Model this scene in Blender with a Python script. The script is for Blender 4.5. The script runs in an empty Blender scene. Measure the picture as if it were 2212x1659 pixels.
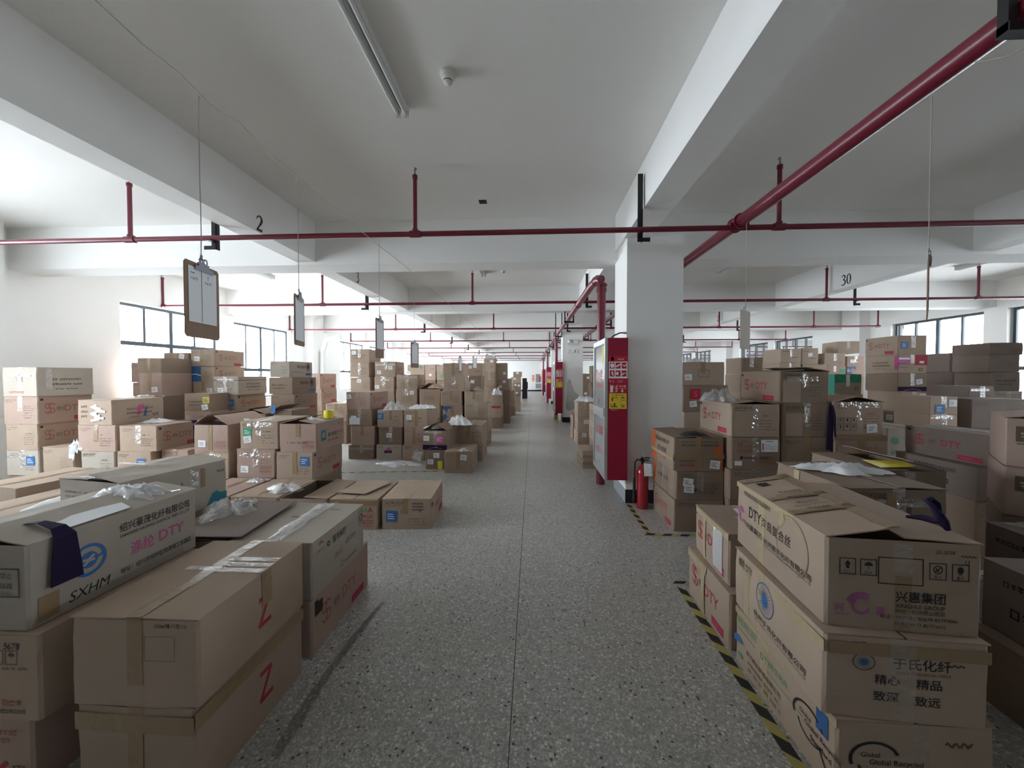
import bpy, bmesh, math, random
from mathutils import Vector, Matrix, Euler
random.seed(11)
SC = bpy.context.scene
COL = SC.collection
PI = math.pi
R = math.radians

# ------------------------------------------------------------------ camera, sky, daylight, exposure
cam = bpy.data.cameras.new('camera')
cam.sensor_fit = 'HORIZONTAL'; cam.sensor_width = 36.0; cam.lens = 831.0 / 2212.0 * 36.0
cam.clip_start = 0.05; cam.clip_end = 300
cam_o = bpy.data.objects.new('camera', cam); COL.objects.link(cam_o)
cam_o.location = (0, 0, 1.6); cam_o.rotation_euler = (R(90 - 1.275), 0, R(3.03))
SC.camera = cam_o

w = bpy.data.worlds.new('overcast_sky'); SC.world = w; w.use_nodes = True
nt = w.node_tree; nt.nodes.clear()
tc = nt.nodes.new('ShaderNodeTexCoord'); sx = nt.nodes.new('ShaderNodeSeparateXYZ')
rp = nt.nodes.new('ShaderNodeValToRGB'); bg = nt.nodes.new('ShaderNodeBackground'); wo = nt.nodes.new('ShaderNodeOutputWorld')
mr = nt.nodes.new('ShaderNodeMapRange'); mr.inputs['From Min'].default_value = -0.35; mr.inputs['From Max'].default_value = 0.6
nt.links.new(tc.outputs['Generated'], sx.inputs[0]); nt.links.new(sx.outputs['Z'], mr.inputs['Value'])
nt.links.new(mr.outputs['Result'], rp.inputs[0])
e = rp.color_ramp.elements
e[0].position = 0.0; e[0].color = (0.72, 0.77, 0.82, 1)
e[1].position = 1.0; e[1].color = (0.86, 0.93, 1.0, 1)
n_ = e.new(0.42); n_.color = (0.86, 0.93, 1.0, 1)
n_ = e.new(0.34); n_.color = (0.78, 0.84, 0.90, 1)
# right side of the sky dimmed to weaken light from the right windows
mx_ = nt.nodes.new('ShaderNodeMapRange'); mx_.inputs['From Min'].default_value = -0.25; mx_.inputs['From Max'].default_value = 0.35
mx_.inputs['To Min'].default_value = 1.0; mx_.inputs['To Max'].default_value = 0.6; mx_.interpolation_type = 'SMOOTHSTEP'
nt.links.new(sx.outputs['X'], mx_.inputs['Value'])
ml_ = nt.nodes.new('ShaderNodeVectorMath'); ml_.operation = 'SCALE'
nt.links.new(rp.outputs[0], ml_.inputs[0]); nt.links.new(mx_.outputs['Result'], ml_.inputs['Scale'])
nt.links.new(ml_.outputs[0], bg.inputs['Color']); bg.inputs['Strength'].default_value = 7.0
nt.links.new(bg.outputs[0], wo.inputs[0])

SC.view_settings.view_transform = 'Standard'; SC.view_settings.look = 'None'
SC.view_settings.gamma = 1.0; SC.view_settings.use_curve_mapping = False
SC.view_settings.exposure = 2.15
cy = SC.cycles
cy.use_denoising = True
cy.max_bounces = 10; cy.diffuse_bounces = 6; cy.glossy_bounces = 3; cy.transparent_max_bounces = 24; cy.transmission_bounces = 4
cy.sample_clamp_indirect = 12; cy.caustics_reflective = False; cy.caustics_refractive = False

# building dimensions
XL, XR, YN, YF, ZC = -7.8, 10.65, -8.5, 38.9, 3.78
WT = 0.26
WIN_K = range(-1, 4)
SPANS = []
for k in WIN_K:
    SPANS += [(6.91 + 8.36 * k, 9.25 + 8.36 * k), (9.70 + 8.36 * k, 12.06 + 8.36 * k)]
WZL = (0.95, 3.02); WZR = (0.95, 3.12)
def portal(x, y0, y1, z0, z1, sgn):
    L = bpy.data.lights.new('window_portal', 'AREA'); L.shape = 'RECTANGLE'
    L.size = z1 - z0; L.size_y = y1 - y0; L.cycles.is_portal = True
    o = bpy.data.objects.new('window_portal', L); COL.objects.link(o)
    o.location = (x, (y0 + y1) / 2, (z0 + z1) / 2)
    o.rotation_euler = (0, R(-90) if sgn > 0 else R(90), 0)
SPANS = [ab for ab in SPANS if ab[0] > 1]
SPANS_R = SPANS
for (a, b) in SPANS: portal(XL - WT, a, b, WZL[0], WZL[1], 1)
for (a, b) in SPANS_R: portal(XR + WT, a, b, WZR[0], WZR[1], -1)

# ------------------------------------------------------------------ materials
MATS = {}
def nmat(name, col, rough=0.7, metal=0.0, noise=None, spec=0.35, bump=None, objvar=0.0, coat=0.0):
    m = bpy.data.materials.new(name); m.use_nodes = True
    t = m.node_tree; b = t.nodes['Principled BSDF']
    b.inputs['Base Color'].default_value = (*col, 1); b.inputs['Roughness'].default_value = rough
    b.inputs['Metallic'].default_value = metal; b.inputs['Specular IOR Level'].default_value = spec
    if coat: b.inputs['Coat Weight'].default_value = coat
    src = None
    if noise:
        sc, amt = noise
        tc = t.nodes.new('ShaderNodeTexCoord'); nz = t.nodes.new('ShaderNodeTexNoise')
        nz.inputs['Scale'].default_value = sc; nz.inputs['Detail'].default_value = 4
        t.links.new(tc.outputs['Object'], nz.inputs['Vector'])
        mx = t.nodes.new('ShaderNodeMix'); mx.data_type = 'RGBA'
        mx.inputs[6].default_value = (*[c * (1 - amt) for c in col], 1); mx.inputs[7].default_value = (*[min(1, c * (1 + amt)) for c in col], 1)
        t.links.new(nz.outputs['Fac'], mx.inputs[0]); src = mx.outputs[2]
    if objvar:
        oi = t.nodes.new('ShaderNodeObjectInfo'); hs = t.nodes.new('ShaderNodeHueSaturation')
        mp = t.nodes.new('ShaderNodeMapRange'); mp.inputs['To Min'].default_value = 1 - objvar; mp.inputs['To Max'].default_value = 1 + objvar
        t.links.new(oi.outputs['Random'], mp.inputs['Value']); t.links.new(mp.outputs['Result'], hs.inputs['Value'])
        if src: t.links.new(src, hs.inputs['Color'])
        else: hs.inputs['Color'].default_value = (*col, 1)
        src = hs.outputs[0]
    if src: t.links.new(src, b.inputs['Base Color'])
    if bump:
        sc, st = bump
        tc2 = t.nodes.new('ShaderNodeTexCoord'); n2 = t.nodes.new('ShaderNodeTexNoise'); n2.inputs['Scale'].default_value = sc; n2.inputs['Detail'].default_value = 3
        bp = t.nodes.new('ShaderNodeBump'); bp.inputs['Strength'].default_value = st; bp.inputs['Distance'].default_value = 0.02
        t.links.new(tc2.outputs['Object'], n2.inputs['Vector']); t.links.new(n2.outputs['Fac'], bp.inputs['Height']); t.links.new(bp.outputs[0], b.inputs['Normal'])
    MATS[name] = m
    return m
def clearmat(name, fac, col, rough, bump=(18, 0.6), diffuse=0.5):
    "clear film: mostly see-through, with a milky and a glossy share"
    m = bpy.data.materials.new(name); m.use_nodes = True; t = m.node_tree; t.nodes.clear()
    out = t.nodes.new('ShaderNodeOutputMaterial'); mx = t.nodes.new('ShaderNodeMixShader'); m2 = t.nodes.new('ShaderNodeMixShader')
    tr = t.nodes.new('ShaderNodeBsdfTransparent'); gl = t.nodes.new('ShaderNodeBsdfGlossy'); df = t.nodes.new('ShaderNodeBsdfDiffuse')
    gl.inputs['Roughness'].default_value = rough; gl.inputs['Color'].default_value = (1, 1, 1, 1); df.inputs['Color'].default_value = (*col, 1)
    mx.inputs[0].default_value = fac; m2.inputs[0].default_value = diffuse
    tc2 = t.nodes.new('ShaderNodeTexCoord'); n2 = t.nodes.new('ShaderNodeTexNoise'); n2.inputs['Scale'].default_value = bump[0]; n2.inputs['Detail'].default_value = 3
    bp = t.nodes.new('ShaderNodeBump'); bp.inputs['Strength'].default_value = bump[1]; bp.inputs['Distance'].default_value = 0.03
    t.links.new(tc2.outputs['Object'], n2.inputs['Vector']); t.links.new(n2.outputs['Fac'], bp.inputs['Height'])
    t.links.new(bp.outputs[0], gl.inputs['Normal'])
    t.links.new(gl.outputs[0], m2.inputs[1]); t.links.new(df.outputs[0], m2.inputs[2])
    t.links.new(tr.outputs[0], mx.inputs[1]); t.links.new(m2.outputs[0], mx.inputs[2]); t.links.new(mx.outputs[0], out.inputs[0])
    MATS[name] = m
    return m
M = MATS
nmat('white_wall', (.85, .845, .83), .85, noise=(1.3, .035), spec=.2, bump=(40, .06))
nmat('ceiling_paint', (.84, .83, .805), .88, noise=(.8, .03), spec=.2, bump=(60, .05))
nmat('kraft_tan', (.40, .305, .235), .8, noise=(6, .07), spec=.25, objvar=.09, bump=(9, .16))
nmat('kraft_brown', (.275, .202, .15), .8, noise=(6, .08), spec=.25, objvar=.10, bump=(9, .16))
nmat('kraft_pink', (.41, .295, .245), .8, noise=(6, .07), spec=.25, objvar=.08, bump=(9, .16))
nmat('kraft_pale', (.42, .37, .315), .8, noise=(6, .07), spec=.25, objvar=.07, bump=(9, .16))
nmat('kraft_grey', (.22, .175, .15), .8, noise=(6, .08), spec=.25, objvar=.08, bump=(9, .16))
nmat('black_film', (.02, .017, .017), .35, noise=(8, .3), bump=(14, .5))
KRAFT = ['kraft_tan', 'kraft_brown', 'kraft_pink', 'kraft_pale', 'kraft_grey', 'black_film']
nmat('brown_tape', (.30, .205, .115), .32, spec=.5, bump=(25, .25))
nmat('pale_tape', (.44, .345, .215), .28, spec=.5, bump=(25, .25))
clearmat('clear_tape', .30, (.60, .57, .50), .12, (22, .9), .30)
clearmat('thin_tape', .17, (.55, .52, .45), .12, (22, .9), .2)
clearmat('floor_stain', .24, (.035, .033, .03), .6, (10, .2), 1.0)
clearmat('clear_film', .40, (.78, .80, .82), .15, (14, 1.0), .55)
clearmat('milky_film', .66, (.82, .84, .87), .25, (12, 1.0), .72)
nmat('white_paper', (.80, .82, .84), .7)
nmat('white_plastic', (.84, .85, .87), .4, bump=(12, .3))
nmat('ink_black', (.03, .026, .024), .7)
nmat('ink_faint', (.12, .088, .065), .8)
nmat('ink_red', (.38, .04, .06), .7)
nmat('ink_faintred', (.34, .13, .10), .8)
nmat('ink_pink', (.55, .09, .27), .7)
nmat('ink_purple', (.40, .10, .30), .7)
nmat('ink_blue', (.04, .12, .30), .6)
nmat('label_blue', (.04, .15, .38), .5)
nmat('ink_teal', (.03, .20, .27), .7)
nmat('ink_green', (.10, .30, .14), .7)
nmat('label_green', (.04, .30, .15), .6)
nmat('label_pink', (.52, .13, .33), .6)
nmat('label_yellow', (.66, .60, .12), .5)
nmat('dark_green_print', (.03, .30, .20), .6)
nmat('orange_print', (.55, .14, .05), .6)
nmat('purple_cloth', (.016, .008, .038), .9, noise=(40, .25))
nmat('pipe_red', (.15, .010, .026), .32, noise=(5, .12), spec=.5)
nmat('cabinet_red', (.30, .008, .038), .38, noise=(3, .05), spec=.45)
nmat('sign_red', (.52, .02, .05), .4)
nmat('sign_yellow', (.80, .60, .05), .5)
nmat('sign_white', (.85, .85, .85), .5)
nmat('black_metal', (.012, .011, .012), .5)
nmat('extinguisher_red', (.34, .008, .02), .22, spec=.6, coat=.4)
nmat('black_rubber', (.018, .018, .02), .6)
nmat('aluminium', (.62, .63, .64), .38, metal=.85)
nmat('window_frame', (.075, .09, .105), .45, metal=.3)
nmat('steel_clip', (.35, .37, .45), .25, metal=1.0)
nmat('hardboard', (.27, .175, .12), .6, noise=(30, .12))
nmat('lamp_white', (.72, .73, .72), .35)
nmat('cream_plastic', (.66, .64, .57), .5)
nmat('cord', (.42, .40, .34), .8)
nmat('base_black', (.02, .022, .025), .6)
nmat('base_grey', (.30, .33, .35), .7)
nmat('bare_plaster', (.50, .50, .49), .9, noise=(7, .18), bump=(25, .4))
nmat('hazard_yellow', (.42, .36, .12), .6, noise=(20, .15))
nmat('hazard_black', (.025, .025, .025), .6)
nmat('yellow_tape', (.85, .76, .05), .25, spec=.6)
nmat('numeral', (.03, .035, .05), .7)
nmat('drain_white', (.72, .71, .68), .45)
nmat('joint_dark', (.10, .095, .09), .9)

def glassmat():
    m = bpy.data.materials.new('window_glass'); m.use_nodes = True; t = m.node_tree; t.nodes.clear()
    out = t.nodes.new('ShaderNodeOutputMaterial'); mx = t.nodes.new('ShaderNodeMixShader')
    tr = t.nodes.new('ShaderNodeBsdfTransparent'); gl = t.nodes.new('ShaderNodeBsdfGlossy'); fr = t.nodes.new('ShaderNodeFresnel')
    tr.inputs['Color'].default_value = (.93, .96, .97, 1); gl.inputs['Roughness'].default_value = .03; fr.inputs['IOR'].default_value = 1.35
    t.links.new(fr.outputs[0], mx.inputs[0]); t.links.new(tr.outputs[0], mx.inputs[1]); t.links.new(gl.outputs[0], mx.inputs[2]); t.links.new(mx.outputs[0], out.inputs[0])
    M['window_glass'] = m
    m = bpy.data.materials.new('cabinet_glass'); m.use_nodes = True; b = m.node_tree.nodes['Principled BSDF']
    b.inputs['Base Color'].default_value = (.30, .31, .31, 1); b.inputs['Roughness'].default_value = .09; b.inputs['Specular IOR Level'].default_value = .7
    M['cabinet_glass'] = m
glassmat()

def terrazzo():
    m = bpy.data.materials.new('terrazzo'); m.use_nodes = True; t = m.node_tree; b = t.nodes['Principled BSDF']
    tc = t.nodes.new('ShaderNodeTexCoord')
    v1 = t.nodes.new('ShaderNodeTexVoronoi'); v1.inputs['Scale'].default_value = 62
    v2 = t.nodes.new('ShaderNodeTexVoronoi'); v2.inputs['Scale'].default_value = 125
    t.links.new(tc.outputs['Object'], v1.inputs['Vector']); t.links.new(tc.outputs['Object'], v2.inputs['Vector'])
    def ramp(src, stops):
        r = t.nodes.new('ShaderNodeValToRGB'); r.color_ramp.interpolation = 'CONSTANT'; el = r.color_ramp.elements
        el[0].position = stops[0][0]; el[0].color = (*stops[0][1], 1); el[1].position = stops[1][0]; el[1].color = (*stops[1][1], 1)
        for p, c in stops[2:]:
            x = el.new(p); x.color = (*c, 1)
        t.links.new(src, r.inputs[0]); return r.outputs[0]
    s1 = t.nodes.new('ShaderNodeSeparateColor'); t.links.new(v1.outputs['Color'], s1.inputs[0])
    s2 = t.nodes.new('ShaderNodeSeparateColor'); t.links.new(v2.outputs['Color'], s2.inputs[0])
    c1 = ramp(s1.outputs[0], [(0, (.38, .372, .35)), (.30, (.48, .472, .445)), (.52, (.30, .293, .275)), (.68, (.66, .65, .62)), (.86, (.40, .39, .365)), (.965, (.10, .095, .09))])
    c2 = ramp(s2.outputs[1], [(0, (.33, .324, .305)), (.5, (.43, .422, .40)), (.8, (.55, .54, .515))])
    d = t.nodes.new('ShaderNodeMath'); d.operation = 'GREATER_THAN'; d.inputs[1].default_value = .46
    t.links.new(v1.outputs['Distance'], d.inputs[0])
    mx = t.nodes.new('ShaderNodeMix'); mx.data_type = 'RGBA'
    t.links.new(d.outputs[0], mx.inputs[0]); t.links.new(c1, mx.inputs[6]); t.links.new(c2, mx.inputs[7])
    nz = t.nodes.new('ShaderNodeTexNoise'); nz.inputs['Scale'].default_value = .9; nz.inputs['Detail'].default_value = 5
    t.links.new(tc.outputs['Object'], nz.inputs['Vector'])
    mp = t.nodes.new('ShaderNodeMapRange'); mp.inputs['To Min'].default_value = .86; mp.inputs['To Max'].default_value = 1.12
    t.links.new(nz.outputs['Fac'], mp.inputs['Value'])
    hs = t.nodes.new('ShaderNodeHueSaturation'); t.links.new(mp.outputs['Result'], hs.inputs['Value']); t.links.new(mx.outputs[2], hs.inputs['Color'])
    t.links.new(hs.outputs[0], b.inputs['Base Color'])
    b.inputs['Roughness'].default_value = .36; b.inputs['Specular IOR Level'].default_value = .5
    M['terrazzo'] = m
terrazzo()

# ------------------------------------------------------------------ helpers
class MB:
    "collects faces for ONE mesh object"
    def __init__(s): s.v = []; s.f = []; s.m = []; s.mats = []; s.sm = []
    def mi(s, mat):
        if mat not in s.mats: s.mats.append(mat)
        return s.mats.index(mat)
    def add(s, vs, fs, mat, smooth=False):
        o = len(s.v); k = s.mi(mat)
        s.v += [tuple(p) for p in vs]
        for f in fs: s.f.append(tuple(i + o for i in f)); s.m.append(k); s.sm.append(smooth)
    def box(s, x0, x1, y0, y1, z0, z1, mat, mtx=None):
        vs = [Vector(p) for p in ((x0, y0, z0), (x1, y0, z0), (x1, y1, z0), (x0, y1, z0), (x0, y0, z1), (x1, y0, z1), (x1, y1, z1), (x0, y1, z1))]
        if mtx: vs = [mtx @ p for p in vs]
        s.add(vs, [(0, 3, 2, 1), (4, 5, 6, 7), (0, 1, 5, 4), (1, 2, 6, 5), (2, 3, 7, 6), (3, 0, 4, 7)], mat)
    def tube(s, pts, r, mat, n=12, caps=True):
        pts = [Vector(p) for p in pts]; rings = []
        rs = r if isinstance(r, (list, tuple)) else [r] * len(pts)
        up = None
        for i, p in enumerate(pts):
            a = pts[max(i - 1, 0)]; b = pts[min(i + 1, len(pts) - 1)]
            d = (b - a)
            d = d.normalized() if d.length > 1e-9 else Vector((0, 0, 1))
            if up is None:
                up = Vector((0, 0, 1)) if abs(d.z) < .9 else Vector((1, 0, 0))
            x = d.cross(up)
            if x.length < 1e-6: x = d.cross(Vector((0, 1, 0)))
            x.normalize(); y = x.cross(d).normalized(); up = y
            rings.append([p + (x * math.cos(2 * PI * k / n) + y * math.sin(2 * PI * k / n)) * rs[i] for k in range(n)])
        vs = [q for rg in rings for q in rg]; fs = []
        for i in range(len(rings) - 1):
            for k in range(n):
                k2 = (k + 1) % n
                fs.append((i * n + k, i * n + k2, (i + 1) * n + k2, (i + 1) * n + k))
        s.add(vs, fs, mat, True)
        if caps: s.add(rings[0], [tuple(range(n))], mat); s.add(rings[-1], [tuple(range(n - 1, -1, -1))], mat)
    def lathe(s, prof, c, mat, n=20):
        vs = []; fs = []
        for (r, z) in prof:
            for k in range(n): vs.append((c[0] + r * math.cos(2 * PI * k / n), c[1] + r * math.sin(2 * PI * k / n), c[2] + z))
        for i in range(len(prof) - 1):
            for k in range(n):
                k2 = (k + 1) % n; fs.append((i * n + k, i * n + k2, (i + 1) * n + k2, (i + 1) * n + k))
        s.add(vs, fs, mat, True)
    def build(s, name, parent=None, loc=None, rot=None):
        me = bpy.data.meshes.new(name); me.from_pydata(s.v, [], s.f); me.update()
        for k in s.mats: me.materials.append(M[k])
        me.polygons.foreach_set('material_index', s.m); me.polygons.foreach_set('use_smooth', s.sm)
        o = bpy.data.objects.new(name, me); COL.objects.link(o)
        if parent: o.parent = parent
        if loc: o.location = loc
        if rot: o.rotation_euler = rot
        return o

def tag(o, label, cat, group=None):
    o['label'] = label; o['category'] = cat
    if group: o['group'] = group
    return o
def thing(name, label, cat, loc=(0, 0, 0), rot=(0, 0, 0), group=None):
    o = bpy.data.objects.new(name, None); COL.objects.link(o); o.location = loc; o.rotation_euler = rot
    o.empty_display_size = .1
    return tag(o, label, cat, group)
def struct(o): o['kind'] = 'structure'; return o

# lettering: a string as triangles, 1 unit cap height, left at 0
_TX = {}
def text_geo(s, bold=0.0):
    bold = min(bold, .010 if any(ord(c) > 0x2E80 for c in s) else .008)
    key = (s, bold)
    if key in _TX: return _TX[key]
    cu = bpy.data.curves.new('lettering', 'FONT'); cu.body = s; cu.size = 1.0; cu.resolution_u = 3; cu.offset = bold
    ob = bpy.data.objects.new('lettering', cu); COL.objects.link(ob)
    dg = bpy.context.evaluated_depsgraph_get(); dg.update()
    me = bpy.data.meshes.new_from_object(ob.evaluated_get(dg))
    vs = [(v.co.x, v.co.y) for v in me.vertices]; fs = [tuple(p.vertices) for p in me.polygons]
    bpy.data.meshes.remove(me); bpy.data.objects.remove(ob); bpy.data.curves.remove(cu)
    if vs:
        x0 = min(v[0] for v in vs); x1 = max(v[0] for v in vs); y0 = min(v[1] for v in vs); y1 = max(v[1] for v in vs)
        h = max(y1 - y0, 1e-6); vs = [((v[0] - x0) / h, (v[1] - y0) / h) for v in vs]; wd = (x1 - x0) / h
    else: wd = 0
    _TX[key] = (vs, fs, wd)
    return _TX[key]

class Face:
    "a flat (or slightly bulged) rectangle W x H to print on; pt(u, v, off) gives the 3D point"
    def __init__(s, mb, o, du, dv, W, H, bulge=0.0):
        s.mb = mb; s.o = Vector(o); s.du = Vector(du); s.dv = Vector(dv); s.n = s.du.cross(s.dv); s.W = W; s.H = H; s.b = bulge; s.layer = .0012
    def pt(s, u, v, off=0):
        b = s.b * max(0, math.sin(PI * min(max(u / s.W, 0), 1))) * max(0, math.sin(PI * min(max(v / s.H, 0), 1)))
        return s.o + s.du * u + s.dv * v + s.n * (b + s.layer + off)
    def rect(s, u0, v0, u1, v1, mat, off=0, ang=0):
        nu = max(1, min(10, int(abs(u1 - u0) / .07 + .5))); nv = max(1, min(10, int(abs(v1 - v0) / .07 + .5)))
        cu, cv = (u0 + u1) / 2, (v0 + v1) / 2; c, q = math.cos(ang), math.sin(ang)
        vs = []; fs = []
        for j in range(nv + 1):
            for i in range(nu + 1):
                a = u0 + (u1 - u0) * i / nu - cu; b = v0 + (v1 - v0) * j / nv - cv
                vs.append(s.pt(cu + a * c - b * q, cv + a * q + b * c, off))
        for j in range(nv):
            for i in range(nu):
                k = j * (nu + 1) + i; fs.append((k, k + 1, k + nu + 2, k + nu + 1))
        s.mb.add(vs, fs, mat)
    def frame(s, u0, v0, u1, v1, t, mat, off=0):
        s.rect(u0, v0, u1, v0 + t, mat, off); s.rect(u0, v1 - t, u1, v1, mat, off)
        s.rect(u0, v0 + t, u0 + t, v1 - t, mat, off); s.rect(u1 - t, v0 + t, u1, v1 - t, mat, off)
    def ring(s, u, v, r0, r1, mat, a0=0, a1=360, sy=1.0, n=28, off=0):
        vs = []; fs = []
        for i in range(n + 1):
            a = R(a0 + (a1 - a0) * i / n)
            vs += [s.pt(u + r0 * math.cos(a), v + r0 * sy * math.sin(a), off), s.pt(u + r1 * math.cos(a), v + r1 * sy * math.sin(a), off)]
        for i in range(n): fs.append((2 * i, 2 * i + 1, 2 * i + 3, 2 * i + 2))
        s.mb.add(vs, fs, mat)
    def poly(s, pts, mat, off=0):
        s.mb.add([s.pt(u, v, off) for u, v in pts], [tuple(range(len(pts)))], mat)
    def stroke(s, pts, wd, mat, off=0):
        ws = wd if isinstance(wd, (list, tuple)) else [wd] * len(pts)
        vs = []; fs = []
        for i, (u, v) in enumerate(pts):
            a = pts[max(0, i - 1)]; b = pts[min(len(pts) - 1, i + 1)]
            dx, dy = b[0] - a[0], b[1] - a[1]; L = math.hypot(dx, dy) or 1
            nx, ny = -dy / L * ws[i] / 2, dx / L * ws[i] / 2
            vs += [s.pt(u - nx, v - ny, off), s.pt(u + nx, v + ny, off)]
        for i in range(len(pts) - 1): fs.append((2 * i, 2 * i + 2, 2 * i + 3, 2 * i + 1))
        s.mb.add(vs, fs, mat)
    def text(s, st, u, v, h, mat, sx=1.0, shear=0.0, bold=0.0, width=None, center=False, off=0, ang=0):
        vs, fs, wd = text_geo(st, bold)
        if not vs: return
        if width: sx = width / (wd * h)
        if center: u -= wd * h * sx / 2
        c, q = math.cos(ang), math.sin(ang)
        P = []
        for (a, b) in vs:
            x = (a + b * shear) * h * sx; y = b * h
            P.append(s.pt(u + x * c - y * q, v + x * q + y * c, off))
        s.mb.add(P, fs, mat)
    def dashes(s, u, v, wd, h, mat, rng, fill=.75):
        x = u
        while x < u + wd - h * .4:
            l = h * rng.uniform(.5, 1.0)
            if rng.random() < fill:
                k = rng.randint(0, 2); hh = h * rng.uniform(.8, 1)
                if k == 0:
                    s.rect(x, v, x + l * .22, v + hh, mat); s.rect(x + l * .35, v + hh * .62, x + l, v + hh, mat); s.rect(x + l * .4, v, x + l * .95, v + hh * .3, mat)
                elif k == 1:
                    s.rect(x, v + hh * .72, x + l, v + hh, mat); s.rect(x + l * .4, v, x + l * .62, v + hh * .72, mat); s.rect(x + l * .05, v + hh * .3, x + l * .95, v + hh * .48, mat)
                else:
                    s.frame(x, v, x + l * .9, v + hh, h * .17, mat)
            x += l + h * .18
    def bars(s, u, v, wd, h, mat, rng):
        x = u
        while x < u + wd:
            l = min(rng.uniform(.02, .07), u + wd - x)
            s.rect(x, v, x + l, v + h, mat); x += l + rng.uniform(.004, .012)
# ------------------------------------------------------------------ the hall
def slab(name, x0, x1, y0, y1, z0, z1, mat):
    m = MB(); m.box(x0, x1, y0, y1, z0, z1, mat); return struct(m.build(name))
slab('floor', XL - WT, XR + WT, YN - WT, YF + WT, -.2, 0, 'terrazzo')
slab('ceiling', XL - WT, XR + WT, YN - WT, YF + WT, ZC, ZC + .2, 'ceiling_paint')
def side_wall(name, x0, x1, wz, SPANS):
    m = MB(); ys = [YN] + [v for ab in SPANS for v in ab] + [YF]
    for i in range(0, len(ys), 2): m.box(x0, x1, ys[i], ys[i + 1], 0, ZC, 'white_wall')
    for (a, b) in SPANS:
        m.box(x0, x1, a, b, 0, wz[0], 'white_wall'); m.box(x0, x1, a, b, wz[1], ZC, 'white_wall')
    return struct(m.build(name))
side_wall('wall_left', XL - WT, XL, WZL, SPANS)
side_wall('wall_right', XR, XR + WT, WZR, SPANS_R)
slab('wall_far', XL - WT, XR + WT, YF, YF + WT, 0, ZC, 'white_wall')
slab('wall_near', XL - WT, XR + WT, YN - WT, YN, 0, ZC, 'white_wall')
m = MB(); m.box(XL, XR, YF - .012, YF, 0, .14, 'base_black'); struct(m.build('baseboard_far'))
m = MB(); m.box(XL, XL + .01, YN, YF, 0, .14, 'base_grey'); struct(m.build('baseboard_left'))
m = MB(); m.box(XR - .01, XR, YN, YF, 0, .14, 'base_grey'); struct(m.build('baseboard_right'))
# thin joints in the terrazzo
m = MB()
m.box(-.10, -.095, YN, YF, 0, .0008, 'joint_dark')
struct(m.build('floor_joint'))

m = MB(); f = Face(m, (0, 0, 0), (1, 0, 0), (0, 1, 0), 1, 1); f.layer = .0009
f.stroke([(-1.05, 2.633), (-1.084, 2.228), (-1.097, 1.897), (-1.086, 1.685), (-1.078, 1.514)], [.03, .05, .05, .06, .045], 'floor_stain')
struct(m.build('floor_stain'))

# windows
wn = 0
def window(x, a, b, wz, kind, sgn):
    global wn; wn += 1
    zt = wz[1]; zb = wz[0]; xf = x
    fr = MB(); t = .055; d = .035
    fr.box(xf - d, xf + d, a, a + t, zb, zt, 'window_frame'); fr.box(xf - d, xf + d, b - t, b, zb, zt, 'window_frame')
    fr.box(xf - d, xf + d, a + t, b - t, zb, zb + t, 'window_frame'); fr.box(xf - d, xf + d, a + t, b - t, zt - t, zt, 'window_frame')
    zm = 2.24 if kind == 0 else 1.76
    root = struct(fr.build('window_%d' % wn))
    tr = MB(); tr.box(xf - d, xf + d, a + t, b - t, zm - .04, zm + .04, 'window_frame'); tr.build('transom', root)
    L = b - a
    ms = [.5] if kind == 0 else [.25, .5, .75]
    for q in ms:
        u = a + L * q; hw = .04 if q == .5 else .022
        mu = MB(); mu.box(xf - d + .004, xf + d - .004, u - hw, u + hw, zb + t if kind == 0 else zm + .04, zm - .04 if kind == 0 else zt - t, 'window_frame'); mu.build('mullion', root)
    if kind == 0:
        for q in (.25, .5, .75):
            u = a + L * q; hw = .04 if q == .5 else .025
            mu = MB(); mu.box(xf - d + .004, xf + d - .004, u - hw, u + hw, zm + .04, zt - t, 'window_frame'); mu.build('mullion', root)
    else:
        u = a + L * .5; mu = MB(); mu.box(xf - d + .004, xf + d - .004, u - .03, u + .03, zb + t, zm - .04, 'window_frame'); mu.build('mullion', root)
    for (z0, z1) in ((zb + t, zm - .04), (zm + .04, zt - t)):
        g = MB(); g.add([(xf, a + t, z0), (xf, b - t, z0), (xf, b - t, z1), (xf, a + t, z1)], [(0, 1, 2, 3)], 'window_glass'); g.build('pane', root)
for i, (a, b) in enumerate(SPANS):
    window(XL - .17, a, b, WZL, 0 if i == 1 else 1, 1)
    window(XR + .17, a, b, WZR, 1, -1)
# plaster reveals / sills
for i, (a, b) in enumerate(SPANS):
    for (x0, x1, z) in ((XL - .14, XL + .015, WZL[0]), (XR - .015, XR + .14, WZR[0])):

        m = MB(); m.box(x0, x1, a + .001, b - .001, z, z + .012, 'white_wall'); struct(m.build('trim_%d' % (2 * i + (1 if x0 < 0 else 2))))

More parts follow.
